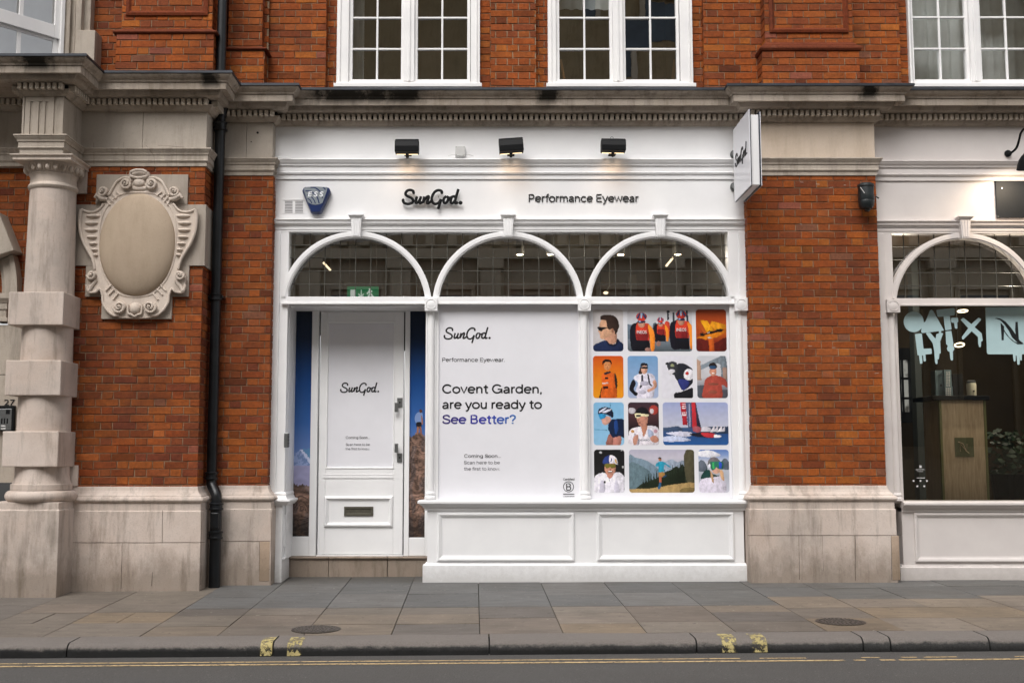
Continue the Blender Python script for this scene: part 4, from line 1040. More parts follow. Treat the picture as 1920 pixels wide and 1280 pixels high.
# ---- recess with the door
YD = .46
zst = Z(1042.5, YD - .06)
rl, rr2 = x1_(540, .0), X(803, 800, YD) + .3
mb = MB()
mb.box(x1_(528) - .0, x1_(539.5) + .001, .1, YD + .1, zst + .02, Z(571, 0)); mb.box(rl - .02, rr2, .1, YD + .1, Z(571.5, 0), Z(566, 0)); mb.build('reveal', WHITE, A)
mb = MB()   # right-hand reveal, behind the colonnette
xrr = X(818, 750, .02); mb.box(xrr - .06, xrr + .02, .03, YD + .1, -.4, Z(571, 0)); mb.build('reveal', WHITE, A)
ds = lambda u, v=800: X(u, v, YD)
mb = MB()
zhd = Z(583.5, YD); xdl, xdr = ds(598), ds(757)
# framing around side lights and door
for a, b, zl, zh in ((rl, ds(547), zst, zhd), (ds(583), xdl - .01, zst, zhd), (xdr + .01, ds(768), zst, zhd), (ds(797.5), xrr, zst, zhd)): mb.box(a, b, YD - .03, YD + .06, zl, zh)
mb.box(rl, xrr, YD - .0305, YD + .06, zhd, Z(570, .2)); 
mb.box(ds(547), ds(583), YD - .022, YD + .06, zst, Z(1005, YD)); mb.box(ds(768), ds(797.5), YD - .022, YD + .06, zst, Z(1007, YD))
build_each(mb, 'door_frame', WHITE, A, bevel=.005)
mb = MB(); mb.box(xdl - .006, xdr + .006, YD - .034, YD - .02, zst - .002, zst + .014); mb.build('threshold', WHITE, A, bevel=.003)
mb = MB(); xa, xb = xdl + .004, xdr - .004; pl_, pr_ = ds(612), ds(739); yd0 = YD - .012
zp0, zp1 = Z(877.5, YD), Z(603, YD)
mb.box(xa, pl_, yd0, YD + .03, zst + .015, zhd - .004); mb.box(pr_, xb, yd0, YD + .03, zst + .015, zhd - .004)
mb.box(pl_, pr_, yd0 + .0005, YD + .03, zst + .015, zp0); mb.box(pl_, pr_, yd0 + .0005, YD + .03, zp1, zhd - .004)
mb.box(pl_ - .001, pr_ + .001, YD + .008, YD + .028, zp0 - .01, zp1 + .01)
door = mb.build('door', WHITE, A, bevel=.003)
mb = MB(); mb.frame(pl_ - .004, pr_ + .004, zp0 - .004, zp1 + .004, yd0, [(0, -.001), (.0, .004), (.008, .006), (.014, .002), (.018, -.018)]); mb.build('glazing_bead', WHITE, door)
mb = MB(); mb.box(ds(608), ds(739), yd0 - .004, yd0 + .001, Z(890.5, YD), Z(889, YD)); mb.box(ds(608), ds(739), yd0 - .006, yd0 + .001, Z(896, YD), Z(893, YD)); mb.build('rail_bead', WHITE, door, bevel=.001)
mb = MB(); mb.frame(ds(608, 960), ds(737, 960), Z(987.5, YD), Z(929.5, YD), yd0, [(0, -.001), (0, .006), (.01, .020), (.022, .024), (.032, .014), (.042, .006), (.046, -.001)]); mb.build('panel_moulding', WHITE, door)
mb = MB(); mb.box(pl_ - .0, pr_ + .0, YD + .001, YD + .0075, zp0 - .002, zp1 + .002); mb.build('vinyl_panel', VINYL, door)
mb = MB(); mb.frame(ds(645.5, 958), ds(700, 958), Z(966.5, YD), Z(949, YD), yd0, [(0, -.001), (.0, .010), (.022, .010), (.026, .003), (.028, .003)]); mb.box(ds(650, 958), ds(696, 958), yd0 - .004, yd0 - .001, Z(963, YD), Z(952.5, YD)); mb.build('letterbox', BRONZE, door, bevel=.001)
for (a, b, v0, v1) in ((745, 755, 745.5, 763), (745, 754.5, 849, 866)):
    mb = MB(); mb.box(ds(a, v0), ds(b, v0), yd0 - .012, yd0, Z(v1, YD), Z(v0, YD)); o = mb.build('lock_plate', BRONZE if False else STEEL, door, bevel=.002)
    mb = MB(); cx_ = (ds(a, v0) + ds(b, v0)) / 2; cz_ = Z((v0 + v1) / 2, YD); mb.cyl((cx_, yd0 - .014, cz_), (cx_, yd0 - .011, cz_), .008, 12); mb.build('keyhole', INK, o)
mb = MB()
for v0, v1 in ((755, 772.5), (831, 848)): mb.box(ds(741, v0), ds(747.5, v0), yd0 - .06, yd0 - .035, Z(v1, YD), Z(v0, YD)); 
mb.box(ds(741.5, 770), ds(747, 770), yd0 - .055, yd0, Z(763, YD), Z(760, YD)); mb.box(ds(741.5, 770), ds(747, 770), yd0 - .055, yd0, Z(842, YD), Z(839, YD))
mb.build('pull_handle', STEEL, door, bevel=.003)
# step
mb = MB(); ysx = YD - .045; x_a, x_b = X(541, 1060, ysx), X(806, 1060, ysx) + .05
for a, b in ((541, 616), (616.4, 726), (726.8, 812)):
    mb.sweep([(X(a, 1060, ysx) + .001, ysx), (X(b, 1060, ysx) - .001, ysx)], [(-.2, zst - .001), (.02, zst - .001), (.032, zst - .006), (.034, zst - .016), (.026, zst - .026), (.012, zst - .032), (.012, -.3), (-.2, -.3)])
build_each(mb, 'door_step', STEP, A, bevel=.004)
# little grey intercom unit on the left jamb
t = thing('door_entry_unit', 'small grey ribbed unit fixed to the white jamb left of the door', 'door unit', P(536, 825, -.02))
mb = MB(); mb.box(X(532.5, 825, -.03), X(541.5, 825, -.03), -.035, .0, Z(838.5, -.03), Z(811.5, -.03)); mb.build('case', STEEL, t, bevel=.003)
mb = MB()
for i in range(9): 
    z = Z(813.5 + i * 2.7, -.03); mb.box(X(539, 825, -.03), X(542.5, 825, -.03), -.037, -.01, z - .004, z + .001)
mb.build('rib', INK, t)
# timber behind the vinyled windows, right shop side panels
mb = MB(); mb.box(X(800, 750, .05), X(1106, 750, .05) - 0, .053, .075, zsill - .02, Z(566, .05)); mb.box(X(1090, 750, .05), X(1372, 750, .05), .0535, .0755, zsill - .02, Z(566.1, .05)); mb.build('window_backing', VINYL, A)


# ---- a plain grotesque drawn as strokes (cap height .72, x-height .53)
def _a(cx, cy, rx, ry, a0, a1, n=14): return [(cx + rx * math.cos(rad(a0 + (a1 - a0) * i / n)), cy + ry * math.sin(rad(a0 + (a1 - a0) * i / n))) for i in range(n + 1)]
_s = [(.40, .385), (.35, .46), (.23, .492), (.12, .46), (.085, .385), (.13, .315), (.245, .275), (.36, .235), (.41, .15), (.36, .07), (.23, .035), (.10, .07), (.055, .15)]
_S = [(.54, .52), (.47, .64), (.32, .685), (.15, .63), (.10, .53), (.15, .43), (.32, .365), (.49, .31), (.56, .20), (.49, .08), (.32, .03), (.13, .09), (.065, .21)]
GLY = {
 'o': ([_a(.29, .265, .235, .23, 0, 360, 24)], .58), 'e': ([[(.06, .275), (.51, .275)], _a(.29, .265, .23, .23, 3, 318, 22)], .565), 'c': ([_a(.29, .265, .23, .23, 42, 318, 18)], .53),
 'n': ([[(.10, 0), (.10, .53)], [(.10, .27)] + _a(.275, .305, .17, .185, 170, 0, 10) + [(.445, 0)]], .545), 'r': ([[(.10, 0), (.10, .53)], [(.10, .27), (.12, .38), (.19, .47), (.32, .49)]], .34),
 'm': ([[(.10, 0), (.10, .53)], [(.10, .27)] + _a(.255, .31, .15, .18, 170, 0, 10) + [(.405, 0)], [(.405, .30)] + _a(.555, .31, .15, .18, 170, 0, 10) + [(.705, 0)]], .805),
 'a': ([[(.42, 0), (.42, .34)] + _a(.255, .335, .165, .155, 0, 155, 9), cr([(.42, .285), (.25, .27), (.10, .215), (.075, .13), (.14, .045), (.26, .04), (.37, .10), (.42, .19)], 4)], .52),
 'u': ([[(.10, .53), (.10, .22)] + _a(.27, .22, .17, .185, 180, 350, 10) + [(.44, .26)], [(.44, .53), (.44, 0)]], .54), 'h': ([[(.10, 0), (.10, .73)], [(.10, .27)] + _a(.275, .305, .17, .185, 170, 0, 10) + [(.445, 0)]], .545),
 'b': ([[(.10, 0), (.10, .73)], _a(.315, .265, .215, .23, 0, 360, 22)], .59), 'd': ([[(.49, 0), (.49, .73)], _a(.275, .265, .215, .23, 0, 360, 22)], .59), 'p': ([[(.10, -.19), (.10, .53)], _a(.315, .265, .215, .23, 0, 360, 22)], .59),
 'g': ([[(.49, .53), (.49, -.01)] + _a(.28, -.01, .21, .15, 0, -150, 9), _a(.275, .275, .215, .22, 0, 360, 22)], .59), 'i': ([[(.10, 0), (.10, .53)], [(.10, .63), (.10, .72)]], .20), 'l': ([[(.10, 0), (.10, .73)]], .20),
 't': ([[(.18, .67), (.18, .14)] + _a(.27, .13, .09, .09, 180, 270, 5) + [(.34, .04)], [(.03, .49), (.34, .49)]], .36), 'f': ([[(.17, 0), (.17, .58)] + _a(.27, .59, .10, .10, 180, 95, 5) + [(.33, .69)], [(.03, .49), (.33, .49)]], .33),
 'k': ([[(.10, 0), (.10, .73)], [(.42, .53), (.10, .20)], [(.22, .31), (.45, 0)]], .48), 's': ([cr(_s, 3)], .48), 'v': ([[(.03, .53), (.245, .02), (.46, .53)]], .49), 'w': ([[(.03, .53), (.19, .02), (.36, .50), (.53, .02), (.69, .53)]], .72),
 'y': ([[(.03, .53), (.25, .03)], [(.46, .53), (.22, -.08), (.16, -.16), (.05, -.165)]], .49), 'x': ([[(.04, 0), (.42, .53)], [(.42, 0), (.04, .53)]], .46),
 'P': ([[(.11, 0), (.11, .68), (.34, .68)] + _a(.34, .495, .185, .185, 90, -90, 12) + [(.11, .31)]], .60), 'E': ([[(.54, .68), (.11, .68), (.11, .04), (.54, .04)], [(.11, .37), (.50, .37)]], .60), 'B': ([[(.11, .04), (.11, .68), (.34, .68)] + _a(.34, .53, .16, .15, 90, -90, 10) + [(.11, .38)], [(.34, .38)] + _a(.36, .21, .18, .17, 90, -90, 10) + [(.11, .04)]], .64),
 'C': ([_a(.38, .36, .315, .325, 38, 322, 24)], .72), 'G': ([_a(.38, .36, .315, .325, 38, 350, 26) + [(.70, .33)], [(.42, .33), (.71, .33), (.71, .02)]], .79), 'S': ([cr(_S, 3)], .62),
 '?': ([[(.06, .53)] + _a(.25, .52, .18, .165, 170, -40, 14) + [(.27, .31), (.25, .20)], [(.25, .0), (.25, .09)]], .50), '.': ([[(.10, 0), (.10, .095)]], .22), ',': ([[(.11, .09), (.11, 0), (.07, -.09)]], .22), ' ': ([], .24)}
def stroke_text(mb, s, x0, x1, zb, y, cap, wt=.085, ext=.0012):
    tot = sum(GLY[c][1] for c in s) - .1; kx = (x1 - x0) / tot; kz = cap / .72; pen = -.05
    r = wt * cap / .72 / 2; i = 0
    for c in s:
        for st in GLY[c][0]:
            i += 1; yy = y - .00004 * (i % 7)
            mb.tube([(x0 + (pen + a) * kx, yy, zb + b * kz) for a, b in st], r * (1.15 if len(st) == 2 and c in '.?i,' and abs(st[0][1] - st[1][1]) < .11 else 1), 6, flat=ext / r)
        pen += GLY[c][1]

# ------------------------------------------------------------------ posters in the window
def rrect(u0, u1, v0, v1, y, r, seg=5):
    x0, x1, z0, z1 = X(u0, (v0 + v1) / 2, y), X(u1, (v0 + v1) / 2, y), Z(v1, y), Z(v0, y); out = []
    for cx_, cz_, a in ((x1 - r, z1 - r, 0), (x0 + r, z1 - r, 90), (x0 + r, z0 + r, 180), (x1 - r, z0 + r, 270)):
        for i in range(seg + 1): q = rad(a + 90 * i / seg); out.append((cx_ + r * math.cos(q), cz_ + r * math.sin(q)))
    return out
# logo: strokes traced in a 1920-wide box (x 215..1735)
LOGO = [[(490, 352), (503, 325), (490, 280), (450, 256), (395, 250), (335, 272), (297, 325), (303, 375), (350, 412), (430, 450), (478, 492), (487, 540), (458, 585), (400, 610), (335, 613), (272, 592), (237, 550), (233, 515), (258, 492)],
        [(592, 422), (568, 490), (556, 555), (567, 588), (600, 582), (640, 540), (672, 480), (692, 420)], [(692, 420), (668, 500), (655, 565), (672, 592), (705, 580), (738, 560)],
        [(778, 420), (762, 490), (742, 588)], [(745, 585), (775, 520), (820, 455), (865, 420), (888, 422), (882, 470), (860, 530), (845, 575), (862, 596), (900, 580), (958, 540)],
        [(1212, 350), (1230, 318), (1215, 280), (1170, 258), (1110, 262), (1048, 300), (995, 375), (970, 460), (975, 535), (1005, 588), (1055, 614), (1110, 603), (1165, 560), (1205, 490)], [(1207, 488), (1190, 560), (1160, 660), (1132, 745)],
        [(1350, 418), (1308, 440), (1278, 490), (1270, 545), (1290, 585), (1328, 590), (1365, 555), (1388, 500), (1388, 450), (1350, 418)], [(1385, 440), (1420, 458), (1460, 448), (1500, 425)],
        [(1580, 450), (1550, 420), (1505, 425), (1470, 465), (1455, 520), (1460, 570), (1490, 592), (1530, 575), (1562, 530)], [(1652, 228), (1625, 320), (1595, 430), (1572, 520), (1568, 570), (1590, 594), (1640, 565)], [(1706, 582), (1712, 582)]]
def logo(mb, x0, x1, zbase, y, thick, ext, m=0, dirx=None, zs=1.0):
    k = (x1 - x0) / 1520.0
    for i, st in enumerate(LOGO):
        p = cr(st, 5) if len(st) > 2 else st
        w_ = thick * (1.35 if i == len(LOGO) - 1 else 1)
        if i == len(LOGO) - 1: mb.ball((x0 + (1709 - 215) * k, y, zbase + 18 * k), thick * 1.45, ext, thick * 1.45); continue
        yy = y - .00005 * i
        if dirx is None: mb.tube([(x0 + (a - 215) * k, yy, zbase + (600 - b) * k * zs) for a, b in p], w_, 8, flat=ext / w_)
        else:
            mb.tube([(dirx - .0001 * i, x0 + (a - 215) * k, zbase + (600 - b) * k * zs) for a, b in p], w_ * .9, 6)
yv = .052
t = thing('window_poster', 'large white window poster with black lettering and a purple line in the middle bay', 'poster', P(952, 935, yv))
mb = MB(); mb.box(X(816, 750, yv), X(1088, 750, yv), yv - .0015, yv, Z(936, yv), Z(569, yv)); mb.build('sheet', VINYL, t)
yt = yv - .0026
def tx(mb, body, u0, u1, vb, y=yt, cap=None, bold=.0, m=0, col=(1, 1, 1, 1)):
    z = Z(vb, y); stroke_text(mb, body, X(u0, vb, y), X(u1, vb, y), z, y, Z(vb - cap, y) - z, .148 if bold else (.125 if cap < 7 else .112))
mb = MB(); logo(mb, X(832, 630, yt), X(919.5, 630, yt), Z(634.5, yt), yt, .0078, .001); mb.build('logo', INK, t)
mb = MB(); tx(mb, 'Performance Eyewear.', 829, 946.5, 678, cap=7.6); tx(mb, 'Covent Garden,', 830, 1016, 737, cap=16.5, bold=.012); tx(mb, 'are you ready to', 830, 1015, 766, cap=16.5, bold=.012); tx(mb, 'Coming Soon...', 870.5, 939.5, 857.5, cap=6.2)
mb.build('lettering', INK, t)
mb = MB(); tx(mb, 'Scan here to be', 870, 937, 869.7, cap=6.2); tx(mb, 'the first to know.', 870, 937.5, 881.5, cap=6.2); mb.build('lettering', plain('grey_ink', lin('7b7b80'), .5, 0, 0), t)
def grad_ink():
    m, tt, b = nodes('purple_blue_ink'); g = tt.nodes.new('ShaderNodeNewGeometry'); s = tt.nodes.new('ShaderNodeSeparateXYZ'); tt.links.new(g.outputs['Position'], s.inputs[0])
    mr = tt.nodes.new('ShaderNodeMapRange'); mr.inputs[1].default_value = X(829, 785, yt); mr.inputs[2].default_value = X(968, 785, yt); tt.links.new(s.outputs[0], mr.inputs[0])
    r = tt.nodes.new('ShaderNodeValToRGB'); r.color_ramp.elements[0].color = lin('2a1660'); r.color_ramp.elements[1].color = lin('2f6bb0'); e_ = r.color_ramp.elements.new(.6); e_.color = lin('26289a'); tt.links.new(mr.outputs[0], r.inputs[0]); tt.links.new(r.outputs[0], b.inputs['Base Color']); b.inputs['Roughness'].default_value = .45; return m
mb = MB(); tx(mb, 'See Better?', 830, 966.5, 794, cap=16.5, bold=.012); mb.build('lettering', grad_ink(), t)
mb = MB(); c = P(1066, 912, yt); rr_ = .0515
def ring(mb, c, r, w_, y0, y1, n=40, axis='y'):
    pts = [(c[0] + q * math.cos(2 * math.pi * i / n), y, c[2] + q * math.sin(2 * math.pi * i / n)) for q, y in ((r, y1), (r, y0), (r - w_, y0), (r - w_, y1)) for i in range(n)]
    mb.add(pts, [(k * n + i, k * n + (i + 1) % n, ((k + 1) % 4) * n + (i + 1) % n, ((k + 1) % 4) * n + i) for k in range(4) for i in range(n)])
ring(mb, c, rr_, .006, yt - .0008, yt + .0008)
tx(mb, 'B', 1061.5, 1071, 919, cap=13.5); tx(mb, 'Certified', 1056, 1077, 900, cap=4); mb.pbox(1056, 1077, 925, 926.4, yt - .0008, yt + .0008); tx(mb, 'Corporation', 1056, 1077, 931, cap=2.6)
mb.build('certification_mark', INK, t)
# door writing
mb = MB(); yk = YD + .0005 - .0016
logo(mb, ds(638, 727), ds(710.5, 727), Z(734.5, yk), yk, .0068, .001); 
def td(mb, s, u0, u1, vb, cap): z = Z(vb, yk); stroke_text(mb, s, ds(u0, vb), ds(u1, vb), z, yk, Z(vb - cap, yk) - z, .10)
td(mb, 'Coming Soon...', 648.5, 694, 822, 4.6); mb.build('lettering', INK, door)
mb = MB(); td(mb, 'Scan here to be', 648.5, 693.5, 835, 4.4); td(mb, 'the first to know.', 648, 693.5, 843, 4.4); mb.build('lettering', bpy.data.materials['grey_ink'], door)

def photo_mat():
    m, t, b = nodes('photographic_print'); a = t.nodes.new('ShaderNodeVertexColor'); a.layer_name = 'Col'
    c = mix(t, a.outputs[1], a.outputs[0], mix(t, 1, a.outputs[0], ramp(t, noise_at(t, 60, 5, .75), .34, .66, (.84, .84, .87, 1), (1.1, 1.1, 1.08, 1)), 'MULTIPLY'))
    t.links.new(c, b.inputs['Base Color']); b.inputs['Roughness'].default_value = .3; return m
PHOTO = photo_mat()
# ------------------------------------------------------------------ poster of photographs
def clip_rect(pts, x0, x1, y0, y1):
    for ax, val, keep in ((0, x0, 1), (0, x1, -1), (1, y0, 1), (1, y1, -1)):
        out = []
        for i in range(len(pts)):
            a, b = pts[i - 1], pts[i]; ia, ib = (a[ax] - val) * keep >= 0, (b[ax] - val) * keep >= 0
            if ia != ib:
                q = (val - a[ax]) / (b[ax] - a[ax]); out.append((a[0] + (b[0] - a[0]) * q, a[1] + (b[1] - a[1]) * q))
            if ib: out.append(b)
        pts = out
        if len(pts) < 3: return []
    return pts
def pic(T, rect, oy, stops, shapes, yb, r=.03, blobs=None):
    u0, u1, v0, v1 = rect; mb = MB(); y = yb - .0006
    out = rrect(u0, u1, v0, v1, y, r)
    zt_, zb_x = max(p[1] for p in out), min(p[1] for p in out)
    def colz(z):
        q = (zt_ - z) / (zt_ - zb_x); st = stops
        for (qa, ca_), (qb, cb_) in zip(st[:-1], st[1:]):
            if q <= qb + 1e-6:
                f = (q - qa) / max(1e-6, qb - qa); a, b = lin(ca_), lin(cb_); return tuple(a[k] + (b[k] - a[k]) * f for k in range(4))
        return lin(st[-1][1])
    # the print itself: one small cell per printed dot, its colour looked up from the drawn shapes
    zx0, zx1, zy0, zy1 = (u0 - 1100) * 6.736, (u1 - 1100) * 6.736, (v0 - oy) * 6.736, (v1 - oy) * 6.736
    regs = []
    for q, sh in enumerate(shapes):
        if sh[0] == 't':
            _, cc, body, xa, xb, zb3, cap = sh; ux, vx = 1100 + xa / 6.736, oy + zb3 / 6.736; zq = Z(vx, y)
            mb.text(body, X(ux, vx, y), X(1100 + xb / 6.736, vx, y), zq, y - .0006, .0001, 0, Z(vx - cap / 6.736, y) - zq, lin(cc)[:3] + (0.02,), .01); continue
        if sh[0] == 'e':
            _, cc, cx_, cy_, rx, ry = sh[:6]; an = rad(sh[6]) if len(sh) > 6 else 0
            pts = [(cx_ + rx * math.cos(a) * math.cos(an) - ry * math.sin(a) * math.sin(an), cy_ + rx * math.cos(a) * math.sin(an) + ry * math.sin(a) * math.cos(an)) for a in [2 * math.pi * k / 16 for k in range(16)]]
        elif sh[0] == 's': pts, cc = cr(sh[2], 3, True), sh[1]
        else: pts, cc = sh[2], sh[1]
        xs_, ys_ = [p[0] for p in pts], [p[1] for p in pts]
        regs.append((pts, lin(cc), min(xs_), max(xs_), min(ys_), max(ys_), q))
    regs.reverse()
    nx, nz = int((zx1 - zx0) / 6.2), int((zy1 - zy0) / 6.2); seed = u0 * .13 + v0 * .07
    X0, X1, Z0, Z1 = min(p[0] for p in out), max(p[0] for p in out), zb_x, zt_
    for jz in range(nz):
        for ix in range(nx):
            fx, fz = (ix + .5) / nx, (jz + .5) / nz; px, py = zx0 + (zx1 - zx0) * fx, zy0 + (zy1 - zy0) * fz
            wx, wy = X0 + (X1 - X0) * fx, Z1 - (Z1 - Z0) * fz
            dx_, dz_ = max(0, X0 + r - wx, wx - X1 + r), max(0, Z0 + r - wy, wy - Z1 + r)
            if dx_ * dx_ + dz_ * dz_ > r * r: continue
            qx = px + 4.5 * noise.noise((px * .045, py * .045, seed)); qy = py + 4.5 * noise.noise((px * .045, py * .045, seed + 9))
            c = None
            for pts, col_, xa, xb, ya_, yb3, q in regs:
                if qx < xa or qx > xb or qy < ya_ or qy > yb3: continue
                ins_ = False; jj = len(pts) - 1
                for ii in range(len(pts)):
                    if (pts[ii][1] > qy) != (pts[jj][1] > qy) and qx < (pts[jj][0] - pts[ii][0]) * (qy - pts[ii][1]) / (pts[jj][1] - pts[ii][1]) + pts[ii][0]: ins_ = not ins_
                    jj = ii
                if ins_:
                    w_, h_ = xb - xa, yb3 - ya_; big = min(1, min(w_, h_) / 110)
                    nx_, ny_ = (qx - xa) / w_ * 2 - 1, (qy - ya_) / h_ * 2 - 1
                    k = 1.18 - .20 * nx_ - .10 * ny_ - .30 * min(1, nx_ * nx_) * big - .10 * ny_ * ny_
                    k += big * (.34 * noise.noise((qx * .028 + q, qy * .016, seed)) + .22 * noise.noise((qx * .075, qy * .05, q + seed))) + .10 * noise.noise((qx * .16, qy * .13, q))
                    c = [max(0, min(.9, x * max(.25, k))) for x in col_[:3]]; break
            if c is None:
                b_ = colz(wy); k = 1 + .07 * noise.noise((px * .02, py * .02, seed)); c = [x * k for x in b_[:3]]
            xa2, xb2 = X0 + (X1 - X0) * ix / nx, X0 + (X1 - X0) * (ix + 1) / nx; za2, zb4 = Z1 - (Z1 - Z0) * jz / nz, Z1 - (Z1 - Z0) * (jz + 1) / nz
            mb.poly([(xa2, y, zb4), (xb2, y, zb4), (xb2, y, za2), (xa2, y, za2)], 0, tuple(c) + (.02,))
    return mb.build('photo_print', PHOTO, T)
def helmet(cx, cy, s, c1, c2, c3): return [('e', c1, cx, cy, 68 * s, 55 * s), ('s', c2, [(cx - 60 * s, cy + 15 * s), (cx - 30 * s, cy - 45 * s), (cx - 12 * s, cy - 50 * s), (cx - 38 * s, cy + 20 * s)]), ('s', c2, [(cx + 60 * s, cy + 15 * s), (cx + 30 * s, cy - 45 * s), (cx + 12 * s, cy - 50 * s), (cx + 38 * s, cy + 20 * s)]), ('p', c3, [(cx - 14 * s, cy - 48 * s), (cx + 14 * s, cy - 48 * s), (cx + 8 * s, cy + 20 * s), (cx - 8 * s, cy + 20 * s)])]
def rider(cx, cy, s, txt=None):
    o = [('s', '15151f', [(cx - 150 * s, cy + 290 * s), (cx - 135 * s, cy + 130 * s), (cx - 70 * s, cy + 85 * s), (cx, cy + 95 * s), (cx - 20 * s, cy + 420 * s), (cx - 120 * s, cy + 440 * s)]),
         ('s', 'c23a26', [(cx - 60 * s, cy + 90 * s), (cx + 60 * s, cy + 90 * s), (cx + 110 * s, cy + 130 * s), (cx + 95 * s, cy + 300 * s), (cx + 20 * s, cy + 330 * s), (cx - 70 * s, cy + 290 * s)]),
         ('s', '7a1f22', [(cx - 60 * s, cy + 200 * s), (cx + 70 * s, cy + 210 * s), (cx + 60 * s, cy + 330 * s), (cx - 50 * s, cy + 320 * s)]),
         ('s', 'e8862a', [(cx + 80 * s, cy + 110 * s), (cx + 130 * s, cy + 150 * s), (cx + 165 * s, cy + 250 * s), (cx + 155 * s, cy + 430 * s), (cx + 110 * s, cy + 430 * s), (cx + 100 * s, cy + 260 * s)]),
         ('p', '12121a', [(cx - 80 * s, cy + 310 * s), (cx + 95 * s, cy + 310 * s), (cx + 100 * s, cy + 450 * s), (cx - 90 * s, cy + 450 * s)]),
         ('e', 'b98870', cx, cy + 95 * s, 46 * s, 52 * s), ('e', '1b2a48', cx, cy + 72 * s, 50 * s, 20 * s), ('e', '8fb0d8', cx - 20 * s, cy + 70 * s, 14 * s, 9 * s)]
    o += helmet(cx, cy + 10 * s, s, 'c63a2c', '2a3f66', '9cc4e0')
    if txt: o += [('t', 'e6dcdc', txt, cx - 62 * s, cx + 62 * s, cy + 222 * s, 42 * s)]
    return o
yb2 = .052
T = thing('picture_poster', 'white window poster with thirteen rounded sports photographs in the right bay', 'poster', P(1237, 935, yb2))
mb = MB(); mb.box(X(1100, 750, yb2), X(1372, 750, yb2), yb2 - .0015, yb2, Z(936, yb2), Z(569, yb2)); mb.build('sheet', VINYL, T)
yb2 -= .002
A6, A7 = 570, 740
pic(T, (1112, 1168.5, 580, 658.5), A6, [(0, 'cfcaca'), (.7, 'c4bfc0'), (1, 'b0abac')], [
    ('s', 'b98a72', [(215, 430), (235, 460), (245, 480), (300, 510), (360, 490), (380, 440), (370, 350), (300, 340), (250, 400)]),
    ('s', 'c29678', [(190, 200), (170, 230), (155, 300), (142, 345), (160, 365), (165, 395), (172, 430), (210, 445), (250, 420), (330, 380), (345, 300), (300, 210), (240, 190)]),
    ('s', '33241f', [(175, 195), (180, 150), (235, 135), (320, 140), (380, 175), (410, 260), (395, 330), (365, 385), (345, 330), (320, 310), (290, 320), (262, 300), (245, 210)]),
    ('e', '8a5e48', 328, 335, 16, 28), ('s', '101014', [(135, 288), (200, 292), (262, 298), (210, 325), (190, 342), (160, 335), (140, 310)]),
    ('s', '1b2747', [(70, 600), (90, 520), (150, 490), (240, 455), (290, 500), (360, 500), (385, 440), (430, 480), (470, 520), (470, 610)]), ('s', '10192f', [(238, 458), (290, 500), (360, 500), (388, 432), (402, 470), (360, 530), (280, 525)])], yb2)
pic(T, (1176.5, 1297.5, 580, 658.5), A6, [(0, 'd2cfd2'), (.35, 'c5c9d0'), (.5, '8a95a2'), (1, '4a5358')], [
    ('s', '5c6a78', [(505, 270), (560, 260), (600, 280), (600, 420), (505, 430)]), ('s', '48525c', [(840, 250), (880, 240), (900, 300), (840, 330)]),
    ('p', '2c3138', [(1020, 90), (1040, 90), (1040, 200), (1020, 200)]), ('e', '2c3138', 1031, 95, 22, 15), ('p', '3a4048', [(1090, 100), (1112, 100), (1112, 230), (1090, 230)]), ('p', '343a44', [(1255, 80), (1280, 80), (1290, 230), (1262, 230)]),
    ('s', 'c04030', [(990, 230), (1050, 240), (1045, 400), (1000, 420)])] + rider(935, 195, .62) + rider(695, 150, 1.0, 'INEOS') + rider(1195, 120, 1.0, 'INEOS') + [('e', '8d6a60', 905, 500, 28, 34), ('e', '8d6a60', 770, 575, 40, 26)], yb2)
pic(T, (1305, 1362, 580, 658.5), A6, [(0, '8e3a1a'), (.25, 'a8461c'), (.55, 'b85a1e'), (.75, '8a3018'), (1, '3a1412')], [
    ('p', 'e09a1a', [(1437, 205), (1525, 212), (1610, 335), (1512, 352)]), ('p', 'd08a1c', [(1580, 215), (1760, 262), (1760, 308), (1625, 330), (1560, 262)]), ('p', 'c87418', [(1390, 425), (1510, 385), (1760, 318), (1760, 350), (1640, 420), (1500, 450), (1390, 440)]), ('p', '9a4018', [(1390, 250), (1440, 300), (1480, 380), (1390, 400)]),
    ('s', '5a1a14', [(1390, 440), (1500, 450), (1600, 500), (1760, 420), (1770, 600), (1390, 600)]), ('p', 'b8541c', [(1535, 440), (1600, 430), (1612, 600), (1545, 600)]), ('p', '1c1110', [(1430, 372), (1475, 362), (1478, 400), (1440, 408)]), ('p', '241412', [(1640, 318), (1700, 312), (1735, 325), (1700, 350), (1640, 352)]),
    ('p', '1a0f0e', [(1430, 388), (1510, 368), (1545, 335), (1575, 345), (1680, 320), (1705, 338), (1620, 362), (1570, 378), (1500, 388), (1450, 402)]), ('e', 'c4b4ac', 1540, 362, 20, 7, -20), ('e', 'b0a49c', 1550, 425, 28, 10, 10), ('e', '1a1414', 1455, 385, 18, 16)], yb2)
